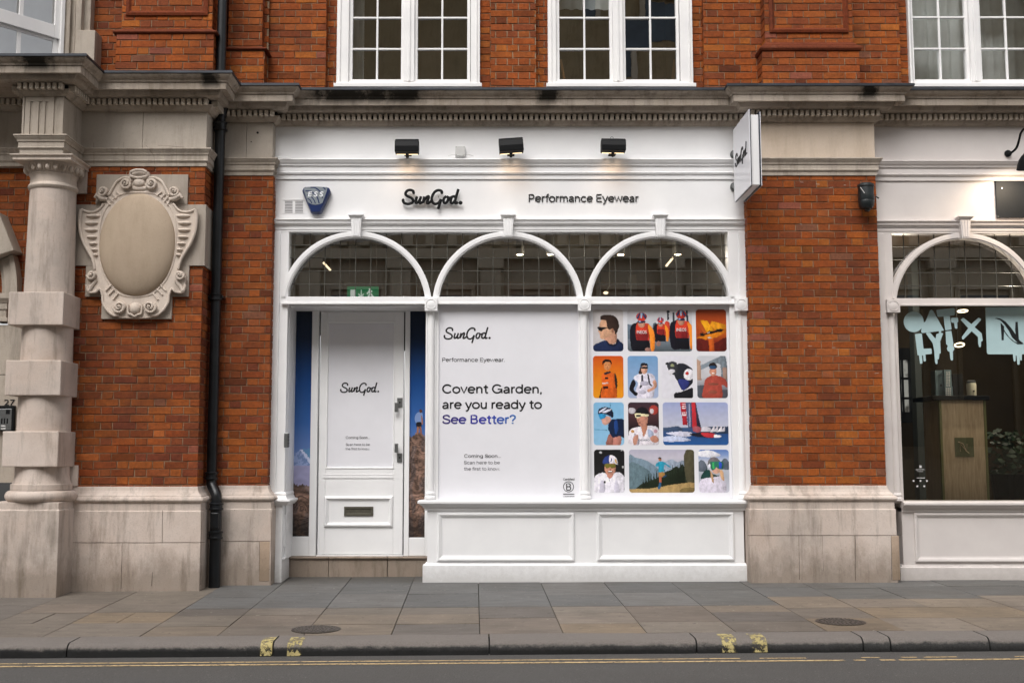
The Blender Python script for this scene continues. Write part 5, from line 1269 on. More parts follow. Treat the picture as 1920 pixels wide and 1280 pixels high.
pic(T, (1112, 1169, 667, 746), A6, [(0, 'c8501c'), (.4, 'd8741a'), (1, 'e2941c')], [
    ('s', '1f1512', [(175, 1185), (200, 1100), (190, 1050), (165, 1140), (155, 1190)]),
    ('s', 'c85a1e', [(190, 900), (240, 870), (320, 870), (370, 900), (385, 1000), (380, 1120), (360, 1190), (180, 1190), (195, 1050)]), ('s', '1f1a1c', [(350, 885), (372, 890), (385, 1000), (380, 1060), (362, 1050)]),
    ('e', 'c08050', 262, 780, 44, 58), ('s', '1e1412', [(205, 770), (205, 720), (260, 695), (315, 720), (312, 770), (295, 730), (230, 735)]), ('s', '18202c', [(222, 868), (300, 848), (302, 865), (240, 892)]),
    ('p', '5a3420', [(236, 765), (254, 763), (254, 769), (236, 771)]), ('p', '5a3420', [(268, 763), (288, 765), (288, 771), (268, 769)]), ('e', '8a4a34', 264, 812, 15, 4), ('e', '965a3c', 262, 792, 6, 9), ('p', 'c9b0a8', [(195, 992), (272, 985), (272, 1005), (195, 1012)]), ('p', '1c1414', [(230, 922), (272, 922), (272, 944), (230, 944)]), ('p', '3a1a12', [(205, 1035), (270, 1035), (270, 1070), (205, 1070)])], yb2)
pic(T, (1177, 1234, 667, 746), A6, [(0, '6f9ac4'), (.6, '8ba6ca'), (1, 'a4b0cc')], [
    ('s', 'd6d2e0', [(590, 930), (660, 880), (770, 870), (840, 890), (870, 960), (860, 1060), (820, 1190), (640, 1190), (620, 1080), (650, 1000)]),
    ('s', '15151c', [(585, 950), (620, 1000), (590, 1080), (640, 1120), (620, 1160), (560, 1110), (535, 1060)]), ('s', 'c8957c', [(835, 980), (870, 960), (882, 1050), (780, 1110), (765, 1080), (840, 1040)]),
    ('s', '2a2a34', [(690, 900), (712, 900), (716, 980), (690, 1050), (664, 1060), (690, 980)]), ('s', '2a2a34', [(768, 890), (785, 890), (800, 990), (830, 1030), (805, 1030), (780, 990)]),
    ('s', '3a2a28', [(665, 830), (690, 790), (700, 880), (660, 880)]), ('e', 'c69a84', 730, 825, 40, 58), ('s', '1d1d24', [(680, 790), (690, 750), (730, 740), (770, 755), (775, 785), (730, 775)]), ('e', '15151a', 735, 802, 44, 15), ('e', '8c5a4a', 742, 848, 14, 5), ('e', 'a87460', 744, 828, 7, 9), ('e', 'a8a4b4', 730, 1000, 60, 30), ('e', 'b4b0c0', 700, 1110, 50, 25)], yb2)
pic(T, (1240, 1299, 667, 746), A6, [(0, 'd9d8e0'), (1, 'dad9e1')], [
    ('s', '1b1b20', [(1100, 1180), (1110, 1120), (1180, 1110), (1260, 1080), (1345, 1060), (1345, 1200), (1110, 1200)]),
    ('s', '22242c', [(1150, 760), (1230, 750), (1300, 790), (1340, 830), (1340, 990), (1220, 1090), (1180, 1050), (1140, 960), (1110, 900)]),
    ('s', '2c3470', [(1150, 960), (1240, 950), (1300, 1000), (1225, 1090), (1185, 1050)]), ('e', 'd6d4da', 1290, 890, 66, 74), ('e', 'b02a2a', 1268, 875, 22, 22),
    ('s', '33343a', [(1020, 760), (1070, 725), (1130, 735), (1160, 790), (1150, 860), (1120, 900), (1060, 870), (1030, 820)]), ('s', 'c8c6cc', [(1022, 850), (1080, 820), (1120, 850), (1080, 880), (1060, 900)]), ('e', '8a8f6a', 1085, 775, 26, 20), ('p', '1a1a1e', [(998, 740), (1030, 735), (1032, 762), (1002, 764)])], yb2, .02)
pic(T, (1307, 1364, 667, 746), A6, [(0, 'c4c8ce'), (.5, 'c2c0c4'), (.75, '7c7e86'), (1, '5a4038')], [
    ('s', '7a858e', [(1390, 800), (1560, 720), (1690, 660), (1760, 655), (1780, 1000), (1700, 1000), (1690, 760), (1560, 780), (1400, 850)]), ('p', 'a88a78', [(1395, 690), (1440, 720), (1450, 960), (1395, 960)]), ('p', '8d7468', [(1720, 800), (1770, 800), (1775, 950), (1725, 950)]),
    ('p', '4a5058', [(1395, 1030), (1480, 1020), (1480, 1190), (1395, 1190)]), ('p', '46464e', [(1700, 1080), (1780, 1080), (1780, 1190), (1700, 1190)]),
    ('s', '9c4438', [(1470, 1190), (1475, 1060), (1500, 950), (1570, 905), (1660, 905), (1740, 940), (1780, 1000), (1775, 1060), (1705, 1020), (1700, 1190)]), ('e', 'b98068', 1597, 850, 44, 62), ('s', '241c1c', [(1548, 800), (1555, 755), (1600, 735), (1640, 760), (1648, 800), (1600, 780)]), ('e', '2c4a6a', 1597, 800, 46, 24), ('e', 'e0dcd8', 1597, 873, 18, 7), ('e', '7a4436', 1600, 1010, 70, 16), ('e', '8a4a3c', 1590, 1110, 60, 22)], yb2)
pic(T, (1113, 1170, 754, 834), A7, [(0, '7fb4d8'), (.5, '86b8da'), (1, '8cbcdc')], [
    ('p', '3c7494', [(296, 95), (303, 95), (303, 200), (296, 200)]), ('p', '4d86a8', [(90, 432), (260, 440), (260, 448), (90, 440)]),
    ('s', 'b0766a', [(330, 520), (430, 520), (420, 640), (330, 640)]), ('s', '8f5c52', [(280, 500), (330, 520), (320, 640), (240, 640)]),
    ('s', '14223e', [(290, 330), (350, 308), (480, 320), (480, 530), (420, 520), (330, 540), (300, 500), (270, 420)]), ('s', '1e3e7a', [(350, 340), (380, 320), (400, 420), (370, 500), (350, 450)]),
    ('s', 'c09080', [(190, 300), (270, 270), (310, 300), (290, 350), (240, 380), (200, 360)]), ('s', '1a2238', [(148, 250), (150, 190), (220, 155), (300, 165), (338, 220), (330, 290), (280, 260), (200, 235)]),
    ('s', 'c8ccdc', [(160, 205), (240, 160), (250, 172), (170, 225)]), ('s', 'c8ccdc', [(200, 215), (300, 175), (312, 190), (230, 230)]), ('s', '2a86b8', [(152, 240), (235, 245), (240, 285), (175, 310), (158, 280)])], yb2)
pic(T, (1178, 1235.5, 754, 834), A7, [(0, '3a2c34'), (.3, '4c3034'), (.6, '261c20'), (1, '3a3434')], [
    ('e', 'b8b2b8', 575, 200, 46, 40), ('e', 'a03c34', 850, 190, 60, 60), ('e', 'c0b8bc', 825, 205, 26, 32),
    ('s', 'd8d2da', [(540, 640), (530, 500), (560, 430), (680, 400), (800, 390), (900, 420), (915, 640)]), ('e', 'c09050', 580, 460, 22, 18), ('e', 'b08894', 870, 460, 26, 24), ('s', 'b07860', [(690, 400), (770, 390), (720, 530), (700, 470)]),
    ('s', 'b8806c', [(630, 260), (700, 240), (770, 270), (765, 360), (720, 400), (670, 390), (640, 330)]), ('s', '17171c', [(625, 230), (640, 180), (700, 152), (760, 175), (785, 245), (700, 232)]), ('s', 'd8d0a8', [(608, 240), (680, 235), (785, 250), (765, 275), (690, 270), (660, 290), (620, 285)]), ('e', '30302c', 655, 262, 34, 14), ('e', '5c2c28', 668, 352, 14, 8), ('e', '9a6654', 650, 318, 9, 13), ('s', 'a8a0ac', [(600, 480), (660, 560), (650, 640), (590, 640)]), ('s', '9aa4bc', [(770, 430), (840, 470), (830, 540), (780, 520)]),
    ('s', 'b98672', [(585, 540), (640, 500), (650, 540), (620, 630), (590, 630)]), ('s', 'b07c68', [(800, 540), (860, 510), (910, 560), (880, 600), (820, 590)]), ('t', '20304c', 'ODARO', 655, 795, 582, 24)], yb2)
pic(T, (1243, 1365.5, 754, 834), A7, [(0, '9aa4cc'), (.35, 'b0b4cc'), (.58, 'b9bccd'), (.6, '3a5478'), (.75, '2a4a7c'), (1, '2a5a96')], [
    ('s', '3d4d66', [(970, 420), (1060, 405), (1150, 395), (1200, 420), (1200, 450), (970, 450)]), ('p', '2b3a52', [(1440, 410), (1520, 400), (1790, 400), (1790, 490), (1440, 490)]),
    ('p', 'd0ccd0', [(1555, 468), (1612, 385), (1618, 468)]), ('p', 'c4bfc6', [(1600, 468), (1655, 375), (1665, 468)]), ('p', 'd6d2d6', [(1645, 468), (1700, 392), (1712, 462)]), ('p', 'bcb8c0', [(1690, 465), (1740, 400), (1748, 462)]), ('s', 'c0bcc4', [(1440, 420), (1500, 400), (1560, 420), (1560, 460), (1440, 460)]),
    ('p', 'a02430', [(1185, 95), (1255, 95), (1275, 380), (1215, 380)]), ('p', '4a5270', [(1255, 95), (1330, 95), (1335, 420), (1280, 420)]), ('p', 'b02c34', [(1330, 95), (1375, 95), (1395, 440), (1335, 440)]), ('p', '2c2838', [(1375, 95), (1380, 95), (1450, 440), (1395, 440)]),
    ('p', 'e0dce0', [(1212, 250), (1262, 246), (1264, 262), (1214, 266)]), ('p', 'e0dce0', [(1212, 215), (1222, 214), (1224, 262), (1214, 264)]), ('p', 'e0dce0', [(1232, 215), (1240, 214), (1242, 258), (1234, 260)]), ('p', 'e0dce0', [(1252, 215), (1260, 214), (1262, 256), (1254, 258)]), ('p', 'e0dce0', [(1208, 165), (1256, 160), (1258, 172), (1210, 176)]), ('p', 'e0dce0', [(1206, 140), (1254, 134), (1255, 145), (1207, 150)]), ('p', 'e0dce0', [(1204, 115), (1252, 110), (1253, 120), (1205, 125)]),
    ('p', '8a90a8', [(1290, 110), (1310, 110), (1316, 400), (1296, 400)]),
    ('s', 'c4c4d4', [(1000, 480), (1200, 460), (1330, 480), (1280, 530), (1100, 510)]), ('s', '1c1c28', [(1300, 500), (1360, 480), (1500, 470), (1620, 500), (1600, 540), (1400, 530)]), ('s', 'b03038', [(1440, 480), (1560, 480), (1630, 500), (1610, 535), (1500, 530)]), ('s', 'e0dce4', [(1610, 500), (1690, 515), (1695, 532), (1610, 540)]),
    ('s', '9a5058', [(1340, 410), (1400, 395), (1450, 430), (1420, 470), (1345, 460)]), ('s', 'b8c0d8', [(970, 530), (1150, 520), (1320, 570), (1150, 590), (970, 585)])], yb2)
pic(T, (1114, 1171, 842.5, 923), A7, [(0, '1a1a1c'), (.5, '1f1f20'), (.8, '2a2a2a'), (1, '8a8890')], [
    ('e', 'b8b8bc', 180, 725, 18, 14), ('e', '9a9a9c', 445, 700, 16, 12), ('e', 'a0a0a0', 460, 910, 14, 18),
    ('s', 'd9d6df', [(95, 1100), (110, 1020), (200, 980), (290, 1000), (400, 975), (460, 1010), (482, 1080), (482, 1240), (95, 1240)]), ('s', 'b98070', [(240, 960), (340, 960), (330, 1020), (290, 1058), (258, 1020)]),
    ('e', 'bb8570', 298, 925, 72, 92), ('s', '2c3c78', [(205, 870), (215, 810), (250, 775), (290, 765), (295, 860)]), ('s', 'd8d4dc', [(290, 765), (340, 770), (385, 810), (392, 880), (345, 860), (290, 860)]), ('p', '2c3c78', [(308, 800), (320, 800), (316, 845), (304, 845)]), ('p', 'c89a3c', [(360, 800), (380, 830), (385, 870), (362, 860)]),
    ('s', '6a6428', [(232, 872), (300, 868), (368, 874), (355, 920), (310, 925), (298, 905), (280, 925), (240, 918)]), ('e', '6a3c34', 298, 968, 34, 15), ('e', 'f0ece8', 298, 964, 27, 8), ('e', 'a06a58', 298, 940, 12, 14), ('s', 'b8b4c2', [(180, 1080), (230, 1120), (220, 1230), (160, 1230)]), ('s', 'bcb8c6', [(360, 1080), (400, 1120), (410, 1230), (350, 1230)]), ('e', '2a2a2e', 225, 1100, 15, 17), ('p', '7a7880', [(282, 1062), (287, 1062), (287, 1090), (282, 1090)])], yb2)
pic(T, (1179.5, 1302, 842.5, 923), A7, [(0, 'b0adbf'), (.2, 'c0bcc8'), (.45, '98a2b0'), (.8, '5c6a62'), (1, '8a7048')], [
    ('s', '6f8290', [(535, 770), (620, 790), (760, 830), (900, 930), (940, 1050), (700, 1150), (535, 1180)]), ('s', '5c7078', [(535, 860), (700, 900), (820, 1000), (760, 1130), (535, 1180)]), ('s', '8c98a8', [(900, 900), (1000, 840), (1080, 810), (1150, 850), (1230, 830), (1240, 950), (1000, 1000)]),
    ('p', '232c20', [(620, 1180), (700, 1120), (860, 1060), (950, 1010), (1010, 960), (1060, 950), (1130, 900), (1170, 920), (1210, 870), (1250, 930), (1300, 1000), (1362, 1000), (1362, 1130), (1100, 1170), (700, 1200)]),
    ('p', '1b2418', [q for k in range(16) for q in ((700 + k * 34, 1130 - k * 11), (712 + k * 34, 1060 - k * 13 - 25 * (k % 3)), (724 + k * 34, 1120 - k * 11))] + [(1240, 1150), (700, 1180)]),
    ('s', '4a4634', [(1230, 780), (1270, 690), (1330, 695), (1362, 740), (1362, 1120), (1270, 1110), (1240, 960)]), ('s', 'a08658', [(535, 1190), (800, 1180), (1100, 1130), (1362, 1110), (1362, 1240), (535, 1240)]), ('s', '6c5c38', [(1200, 1180), (1362, 1170), (1362, 1240), (1180, 1240)]),
    ('s', '2a8aa4', [(905, 850), (950, 835), (985, 850), (1060, 905), (1050, 918), (985, 885), (975, 980), (910, 985), (905, 905), (875, 905), (878, 870)]), ('e', 'a06a50', 928, 812, 20, 24), ('s', '3a3430', [(905, 800), (925, 785), (945, 795), (942, 808)]), ('s', '9a7440', [(910, 980), (975, 980), (985, 1030), (915, 1040)]),
    ('s', 'a05840', [(915, 1035), (945, 1035), (940, 1110), (918, 1115)]), ('s', '2c5478', [(918, 1105), (938, 1105), (935, 1170), (895, 1188)]), ('s', '24405c', [(960, 1030), (1005, 1005), (1010, 1020), (970, 1045)])], yb2)
pic(T, (1310, 1367, 842.5, 923), A7, [(0, '5a7ab8'), (.12, '7f96c4'), (.3, 'c4c8d4'), (.6, 'a4aab4'), (1, 'b8b8c4')], [
    ('s', 'd8d8e0', [(1410, 720), (1560, 700), (1700, 760), (1560, 790), (1410, 770)]), ('s', '5c6470', [(1410, 870), (1450, 820), (1510, 870), (1520, 960), (1410, 960)]), ('s', '525a66', [(1700, 850), (1750, 800), (1800, 850), (1800, 940), (1710, 930)]),
    ('s', 'c8c2d0', [(1415, 1240), (1420, 1110), (1480, 1050), (1600, 1020), (1720, 1030), (1750, 1100), (1735, 1240)]), ('s', '1c3c38', [(1440, 1060), (1470, 980), (1540, 940), (1600, 1000), (1680, 1020), (1590, 1040), (1500, 1050)]),
    ('s', 'b08c68', [(1560, 960), (1590, 1000), (1605, 1100), (1580, 1090)]), ('s', 'c09a74', [(1680, 960), (1720, 960), (1735, 1080), (1700, 1060)]), ('e', 'c49884', 1635, 950, 52, 46),
    ('s', '6a6468', [(1530, 890), (1545, 820), (1600, 785), (1660, 800), (1700, 870), (1640, 850), (1560, 860)]), ('s', '2c6a58', [(1560, 848), (1640, 842), (1722, 848), (1720, 940), (1660, 930), (1640, 915), (1600, 950), (1570, 935)]), ('p', '3fae5c', [(1590, 852), (1612, 850), (1612, 935), (1592, 930)]), ('p', '2c48b0', [(1672, 850), (1708, 852), (1706, 930), (1674, 925)]), ('p', 'e0dce4', [(1540, 880), (1560, 860), (1562, 910), (1545, 920)])], yb2)

# ------------------------------------------------------------------ mountain posters in the side lights
def side_poster(label, u0, u1, v0, v1, vm, rockline, snow, man):
    ys = YD - .0
    T = thing('side_poster', label, 'poster', P((u0 + u1) / 2, v1, ys)); mb = MB()
    nx, nz = 26, 210; g = {}
    x0, x1 = X(u0, (v0 + v1) / 2, ys), X(u1, (v0 + v1) / 2, ys); z0, z1 = Z(v1, ys), Z(v0, ys)
    sky_ = [(0, '07182e'), (.12, '0a2444'), (.32, '124482'), (.5, '3460a0'), (.62, '5f7cb4'), (.7, '7f90c2')]
    for j in range(nz):
        for i in range(nx):
            q = (j + .5) / nz; a = (i + .5) / nx; v = v0 + (v1 - v0) * q
            rl = rockline + 5 * noise.noise((a * 3, 1.3, u0)) + 3 * noise.noise((a * 14, 2, u0)) + (0 if not man else (1 - a) * 6 + (30 * (a - .75) if a > .75 else 0))
            c = None
            for (qa, ca_), (qb, cb_) in zip(sky_[:-1], sky_[1:]):
                if q <= qb and c is None: f = (q - qa) / (qb - qa); A_, B_ = lin(ca_), lin(cb_); c = [A_[k] + (B_[k] - A_[k]) * f for k in range(3)]
            if c is None: c = list(lin('8896c6')[:3])
            if snow and v > vm - 2:
                top = vm + 14 - 26 * a if a < .5 else vm + 1 - 2 * (a - .5)
                top += 2.2 * noise.noise((a * 7, 3, 1)) + 1.0 * noise.noise((a * 22, 4, 1))
                if v > top:
                    dg = a - (.42 + (v - vm) * .020) + .05 * noise.noise((v * .2, 1, 1))
                    c = list(lin('c4cce6')[:3]) if 0 < dg < .13 + (v - vm) * .003 else (list(lin('5c8ab4')[:3]) if dg > 0 else list(lin('90a2cc' if noise.noise((a * 5 + v * .1, v * .16, 3)) > -.05 else '7088b4')[:3]))
                if v > vm + 31 + 3 * noise.noise((a * 5, 2, 2)): k = .92 + .16 * noise.noise((a * 3, v * .12, 8)); c = [x * k for x in lin('a3a2c6')[:3]]
            if v > rl:
                w_ = noise.noise((a * 1.6, v * .03, u0)); n1 = abs(noise.noise((a * 1.8 + 2.2 * w_, v * .11 + 2 * w_ + a, 3))); n2 = abs(noise.noise((a * 5 + w_, v * .27 + a * 2, 9)))
                k = max(.05, .10 + 1.25 * n1 + .75 * n2) * (1.0 if v < v1 - 45 else max(.3, (v1 - v) / 45)) * 1.25
                base = lin('8a6e60') if noise.noise((a * 3, v * .03, 7)) > -.1 else lin('7a6862'); c = [x * k for x in base[:3]]
            mb.poly([(x0 + (x1 - x0) * (i + s) / nx, ys, z1 - (z1 - z0) * (j + t_) / nz) for s, t_ in ((0, 0), (1, 0), (1, 1), (0, 1))], 0, tuple(c) + (1,))
    if man:
        def pt(l, c, d): mb.poly([(X(500 + a / 5.333, 560 + b / 5.333, ys), ys - d, Z(560 + b / 5.333, ys)) for a, b in cr(l, 4, True)], 0, lin(c))
        pt([(1495, 1150), (1530, 1130), (1560, 1150), (1550, 1240), (1500, 1250), (1480, 1200)], '7890bc', .0006); pt([(1500, 1235), (1545, 1235), (1545, 1290), (1510, 1290), (1495, 1270)], '1c1a20', .0009)
        pt([(1505, 1280), (1522, 1285), (1518, 1340), (1500, 1350)], '9a6a50', .0012); pt([(1528, 1280), (1545, 1282), (1552, 1350), (1538, 1350)], '8a5c48', .0012)
        pt([(1545, 1160), (1560, 1200), (1562, 1250), (1550, 1250)], '9a6a54', .0012); pt([(1528, 1110), (1545, 1104), (1556, 1120), (1550, 1136), (1532, 1138)], '5a3a30', .0012)
    mb.build('print', PRINT, T)
side_poster('tall narrow mountain poster with snowy peaks, left of the white door', 547, 583, 584.5, 1004, 843, 910, True, False)
side_poster('tall narrow poster of a hiker on rocks, right of the white door', 768, 798, 584.5, 1006, 900, 812, False, True)
mb = MB(); mb.box(ds(546), ds(584), YD + .002, YD + .01, zst, zhd); mb.box(ds(767), ds(799), YD + .002, YD + .01, zst, zhd); mb.build('side_light_glass', DARKER, A)

# ------------------------------------------------------------------ signs and fittings on the fascia
t = thing('shop_sign', 'raised black script shop name on the white fascia', 'sign', P(810, 383, 0))
mb = MB(); ysn = -.035; logo(mb, X(754.5, 370, ysn), X(865.5, 370, ysn), Z(381.5, ysn), ysn, .0138, .009); mb.build('lettering', BLACK, t, smooth=True)
mb = MB()
for u, v in ((772, 372), (800, 375), (822, 368), (845, 376), (856, 365)): p = P(u, v, ysn); mb.cyl(p, (p.x, .004, p.z), .004, 8)
build_each(mb, 'standoff', STEEL, t)
t = thing('shop_sign', 'plain dark lettering Performance Eyewear on the white fascia', 'sign', P(1094, 383, 0))
mb = MB(); ysn = -.002; z = Z(378.5, ysn); stroke_text(mb, 'Performance Eyewear', X(991, 372, ysn), X(1196.5, 372, ysn), z, ysn, Z(364, ysn) - z, .118, .005); mb.build('lettering', INK, t)
# fascia spot lamps
def spot(u0, u1, vt, vb, lab, tilt, k):
    um, y = (u0 + u1) / 2, -.17; p = P(um, (vt + vb) / 2, y); w_ = (X(u1, vb, y) - X(u0, vb, y)) / 2; h = (Z(vt, y) - Z(vb, y)) / 2
    foot = P(um + 1, 292, -.05)
    t = thing('spot_lamp', lab, 'lamp', foot, 'black box lamps above the shop name')
    mb = MB(); ct, st_ = math.cos(tilt), math.sin(tilt)
    sec = [(-.07, -h), (-.075, -h * .2), (-.06, h * .6), (-.02, h), (.05, h * .9), (.07, h * .3), (.06, -h)]
    pts = []
    for s in (-1, 1):
        for yy, zz2 in sec: xx_ = s * w_; pts.append((p.x + xx_ * ct - zz2 * st_, p.y + yy, p.z + xx_ * st_ + zz2 * ct))
    n = len(sec); mb.add(pts, [tuple(range(n)), tuple(range(2 * n - 1, n - 1, -1))] + [(i, (i + 1) % n, n + (i + 1) % n, n + i) for i in range(n)])
    mb.build('housing', BLACK, t, bevel=.006)
    mb = MB(); mb.add([(p.x + a * w_ * .9, p.y + b, p.z - h * ct + a * w_ * st_ - .0015) for a, b in ((-1, .028), (1, .028), (1, .048), (-1, .048))], [(0, 1, 2, 3)]); mb.build('lens', WARM, t)
    mb = MB(); mb.tube([(p.x, p.y + .02, p.z - h + .01), (p.x, p.y + .05, p.z - h - .025), (p.x, -.05, foot.z + .012)], .016, 8); mb.box(p.x - .035, p.x + .035, -.11, -.02, foot.z, foot.z + .012); mb.build('bracket', BLACK, t, bevel=.002)
    if k == 2: mb = MB(); mb.tube([(p.x - .012 + .014 * math.cos(q), p.y, p.z + h + .008 + .014 * math.sin(q)) for q in [math.pi * i / 8 for i in range(9)]], .003, 6); mb.build('lifting_ring', STEEL, t)
    L = bpy.data.objects.new('lamp_light', bpy.data.lights.new('lamp_light', 'SPOT')); S.collection.objects.link(L); L.data.spot_size = rad(140); L.data.spot_blend = 1.0; L.data.shadow_soft_size = .012
    L.data.energy = 1.5; L.data.color = (1, .72, .5); L.location = (p.x, p.y + .0, p.z - h - .01); L.rotation_euler = (rad(12), 0, 0)
spot(741, 785.5, 262, 287.5, 'black box lamp on the fascia above the script shop name', 0, 0)
spot(935.5, 981, 259.5, 286, 'black box lamp on the fascia, middle of three, tilted up to the right', rad(4), 1)
spot(1127, 1172.5, 261, 285, 'black box lamp on the fascia with a small ring on top, above the word Eyewear', rad(-1), 2)
t = thing('junction_box', 'small pale grey electrical box on the fascia between two black lamps', 'junction box', P(863, 293, -.02))
mb = MB(); mb.pbox(853.5, 872, 274, 292.5, -.05, 0); mb.build('case', PLASTER, t, bevel=.003)
mb = MB(); mb.tube([P(872, 290, -.03), P(880, 290.5, -.04), P(888, 293, -.045)], .003, 6); mb.tube([P(854, 290, -.03), P(848, 290, -.04), P(840, 292.5, -.045)], .0025, 6); mb.build('cable', PLASTER, t)
mb = MB()
for u, v in ((855.5, 276), (870, 276), (855.5, 290.5), (870, 290.5)): p = P(u, v, -.05); mb.cyl((p.x, -.052, p.z), (p.x, -.049, p.z), .003, 8)
build_each(mb, 'screw', INK, t)
# alarm box
t = thing('alarm_box', 'blue and silver shield-shaped burglar alarm box on the fascia', 'alarm box', P(593, 399, 0))
ax = lambda a, b, y=-.07: (lambda q: (q.x, q.z))(P(560 + a / 19.69, 340 + b / 19.69, y))
outl = [(120, 330), (165, 225), (230, 190), (620, 172), (1020, 190), (1105, 225), (1160, 330), (1150, 400), (820, 1130), (780, 1165), (470, 1165), (430, 1130), (135, 400)]
mb = MB(); o1 = [ax(*q) for q in outl]; cx_, cz_ = ax(640, 600)
pts = [(x, 0, z) for x, z in o1] + [(x, -.045, z) for x, z in o1] + [(cx_ + (x - cx_) * .86, -.07, cz_ + (z - cz_) * .93) for x, z in o1]
n = len(o1); mb.add(pts, [tuple(range(2 * n, 3 * n))] + [(k * n + i, k * n + (i + 1) % n, (k + 1) * n + (i + 1) % n, (k + 1) * n + i) for k in (0, 1) for i in range(n)])
mb.build('housing', plain('alarm_navy', lin('15295a'), .3, 0, .05), t, bevel=.004)
mb = MB(); mb.prism([ax(*q) for q in ((205, 235), (330, 215), (620, 195), (960, 215), (1045, 240), (1050, 330), (880, 800), (760, 850), (620, 870), (480, 850), (340, 770), (210, 380))], -.073, -.069); silver = mb.build('silver_front', plain('alarm_silver', lin('8e969c'), .35, .3, .08, 30), t)
mb = MB(); nb = 0
for st in ([(440, 225), (600, 240), (740, 330), (830, 420)], [(900, 235), (960, 270), (985, 320)], [(250, 360), (420, 370), (560, 450), (690, 600), (760, 820)], [(300, 510), (440, 560), (560, 680), (620, 820)], [(330, 640), (430, 700), (490, 820)], [(860, 570), (885, 620)]):
    nb += 1; mb.tube([(lambda q: (q[0], -.0735 - .0001 * nb, q[1]))(ax(*q)) for q in cr(st, 5)], .0068 if nb < 4 else .0055, 6, flat=.15)
mb.build('blue_arc', bpy.data.materials['alarm_navy'], silver)
mb = MB(); a_, b_ = ax(335, 560, -.075), ax(915, 375, -.075); mb.text('E S S', a_[0], b_[0], a_[1], -.0765, .0008, 0, b_[1] - a_[1], (1, 1, 1, 1), .03, .15); mb.build('lettering', plain('white_print', lin('f0f2f6'), .4, 0, 0), t)
t = thing('vent_grille', 'white slatted vent let into the fascia beside the alarm box', 'vent', P(551, 402, 0))
mb = MB(); mb.pbox(531, 570, 374, 401, .001, .06); mb.pbox(531, 570, 374, 375, -.004, .002); o = mb.build('plate', WHITE, t)
mb = MB()
for i in range(8):
    v = 377.3 + i * 2.9
    for a, b in ((534, 548.6), (553.5, 568)): mb.pbox(a, b, v, v + 1.1, -.001, .03)
mb.build('slot', plain('vent_shadow', lin('6c6a70'), .8, 0, 0), o)
for i in range(8):
    pass
# projecting sign
t = thing('hanging_sign', 'square white projecting box sign with script shop name, edge-on beside the brick pier', 'sign', (2.33, 0, 3.9))
xf = X(1405.5, 280, -.80); yn, yf_ = -.80, -.13; zb_s, zt_s = Z(348, yn), Z(205, yn)
edge = plain('navy_edge', lin('1c2838'), .4, .3, .1)
mb = MB(); mb.box(xf, xf + .008, yn, yf_, zb_s, zt_s); mb.build('face_panel', VINYL, t, bevel=.001)
mb = MB(); mb.box(xf + .0085, xf + .014, yn - .003, yf_ + .002, zb_s - .004, zt_s + .004); mb.build('edge_strip', edge, t)
mb = MB(); mb.box(xf + .0145, xf + .092, yn + .02, yf_, zb_s + .012, zt_s - .045); mb.build('box', WHITE, t, bevel=.003)
mb = MB(); mb.box(xf + .0925, xf + .099, yn - .003, yf_ + .002, zb_s - .004, zt_s - .02); mb.build('edge_strip', edge, t)
mb = MB(); mb.box(xf + .0995, xf + .107, yn, yf_, zb_s, zt_s - .022); mb.build('face_panel', VINYL, t, bevel=.001)
# script name on the face that looks left, reading from the street edge inwards... letters run towards the viewer
class _M(MB): pass
lm = MB(); L_ = (yf_ - yn); k = L_ * .74 / 1520; y0 = yf_ - L_ * .12
for i, st in enumerate(LOGO):
    p = cr(st, 5) if len(st) > 2 else [(1695, 582), (1709, 582), (1724, 582)]
    lm.tube([(xf - .0008, y0 - (a - 215) * k, (zb_s + zt_s) / 2 + .0 + (500 - b) * k) for a, b in p], .0072, 6)
lm.build('lettering', INK, t)
mb = MB()
for v in (287, 348):
    p = P(1371, v, -.06); mb.cyl((xf + .055, yf_ + .001, p.z), (xf + .055, .0, p.z), .02, 14)
    mb.cyl((p.x + .045, -.012, p.z), (p.x + .045, .0, p.z), .045, 20); mb.cyl((p.x + .045, -.07, p.z), (p.x + .045, -.012, p.z), .034, 20); mb.ball((p.x + .045, -.07, p.z), .034, .02, .034)
mb.build('wall_bracket', STEEL, t, smooth=True)
# camera in a black cover
t = thing('security_camera', 'black cylindrical camera wrapped in a cover on the brick pier', 'camera', P(1625, 395, YP))
yk2 = YP - .12; c = P(1624, 368, yk2)
mb = MB(); zq = lambda v: Z(v, yk2); cov = [(.0, zq(343.5)), (.05, zq(343.5)), (.058, zq(345)), (.078, zq(346.5)), (.08, zq(350)), (.072, zq(352)), (.075, zq(365)), (.078, zq(375)), (.074, zq(376.5)), (.076, zq(378)), (.07, zq(386)), (.052, zq(391)), (.03, zq(392)), (.0, zq(392))]
mb.lathe(c.x, yk2, [(r, z) for r, z in cov], 28)
mb.v = [(x + noise.noise((x * 30, y * 30, z * 18)) * .005, y, z) for x, y, z in mb.v]; mb.build('cover', plain('rubbery_black', lin('1d2426'), .42, 0, .2, 14, .5, 40), t, smooth=True)
mb = MB(); mb.ball((c.x + .006, yk2, zq(392)), .032, .032, .03, 16, 10); mb.build('dome', plain('smoked_dome', lin('2a2420'), .1, 0, 0), t, smooth=True)
mb = MB(); mb.box(c.x - .03, c.x + .03, yk2 + .05, YP, zq(372), zq(360)); mb.tube([(c.x + .06, yk2, zq(370)), P(1643, 369, -.13), P(1648, 372, -.14)], .006, 6); mb.build('bracket', BLACK, t)
mb = MB(); mb.tube([P(1613, 351, yk2 - .078), P(1621, 362, yk2 - .08)], .004, 6); mb.build('cable_tie', PLASTER, t)
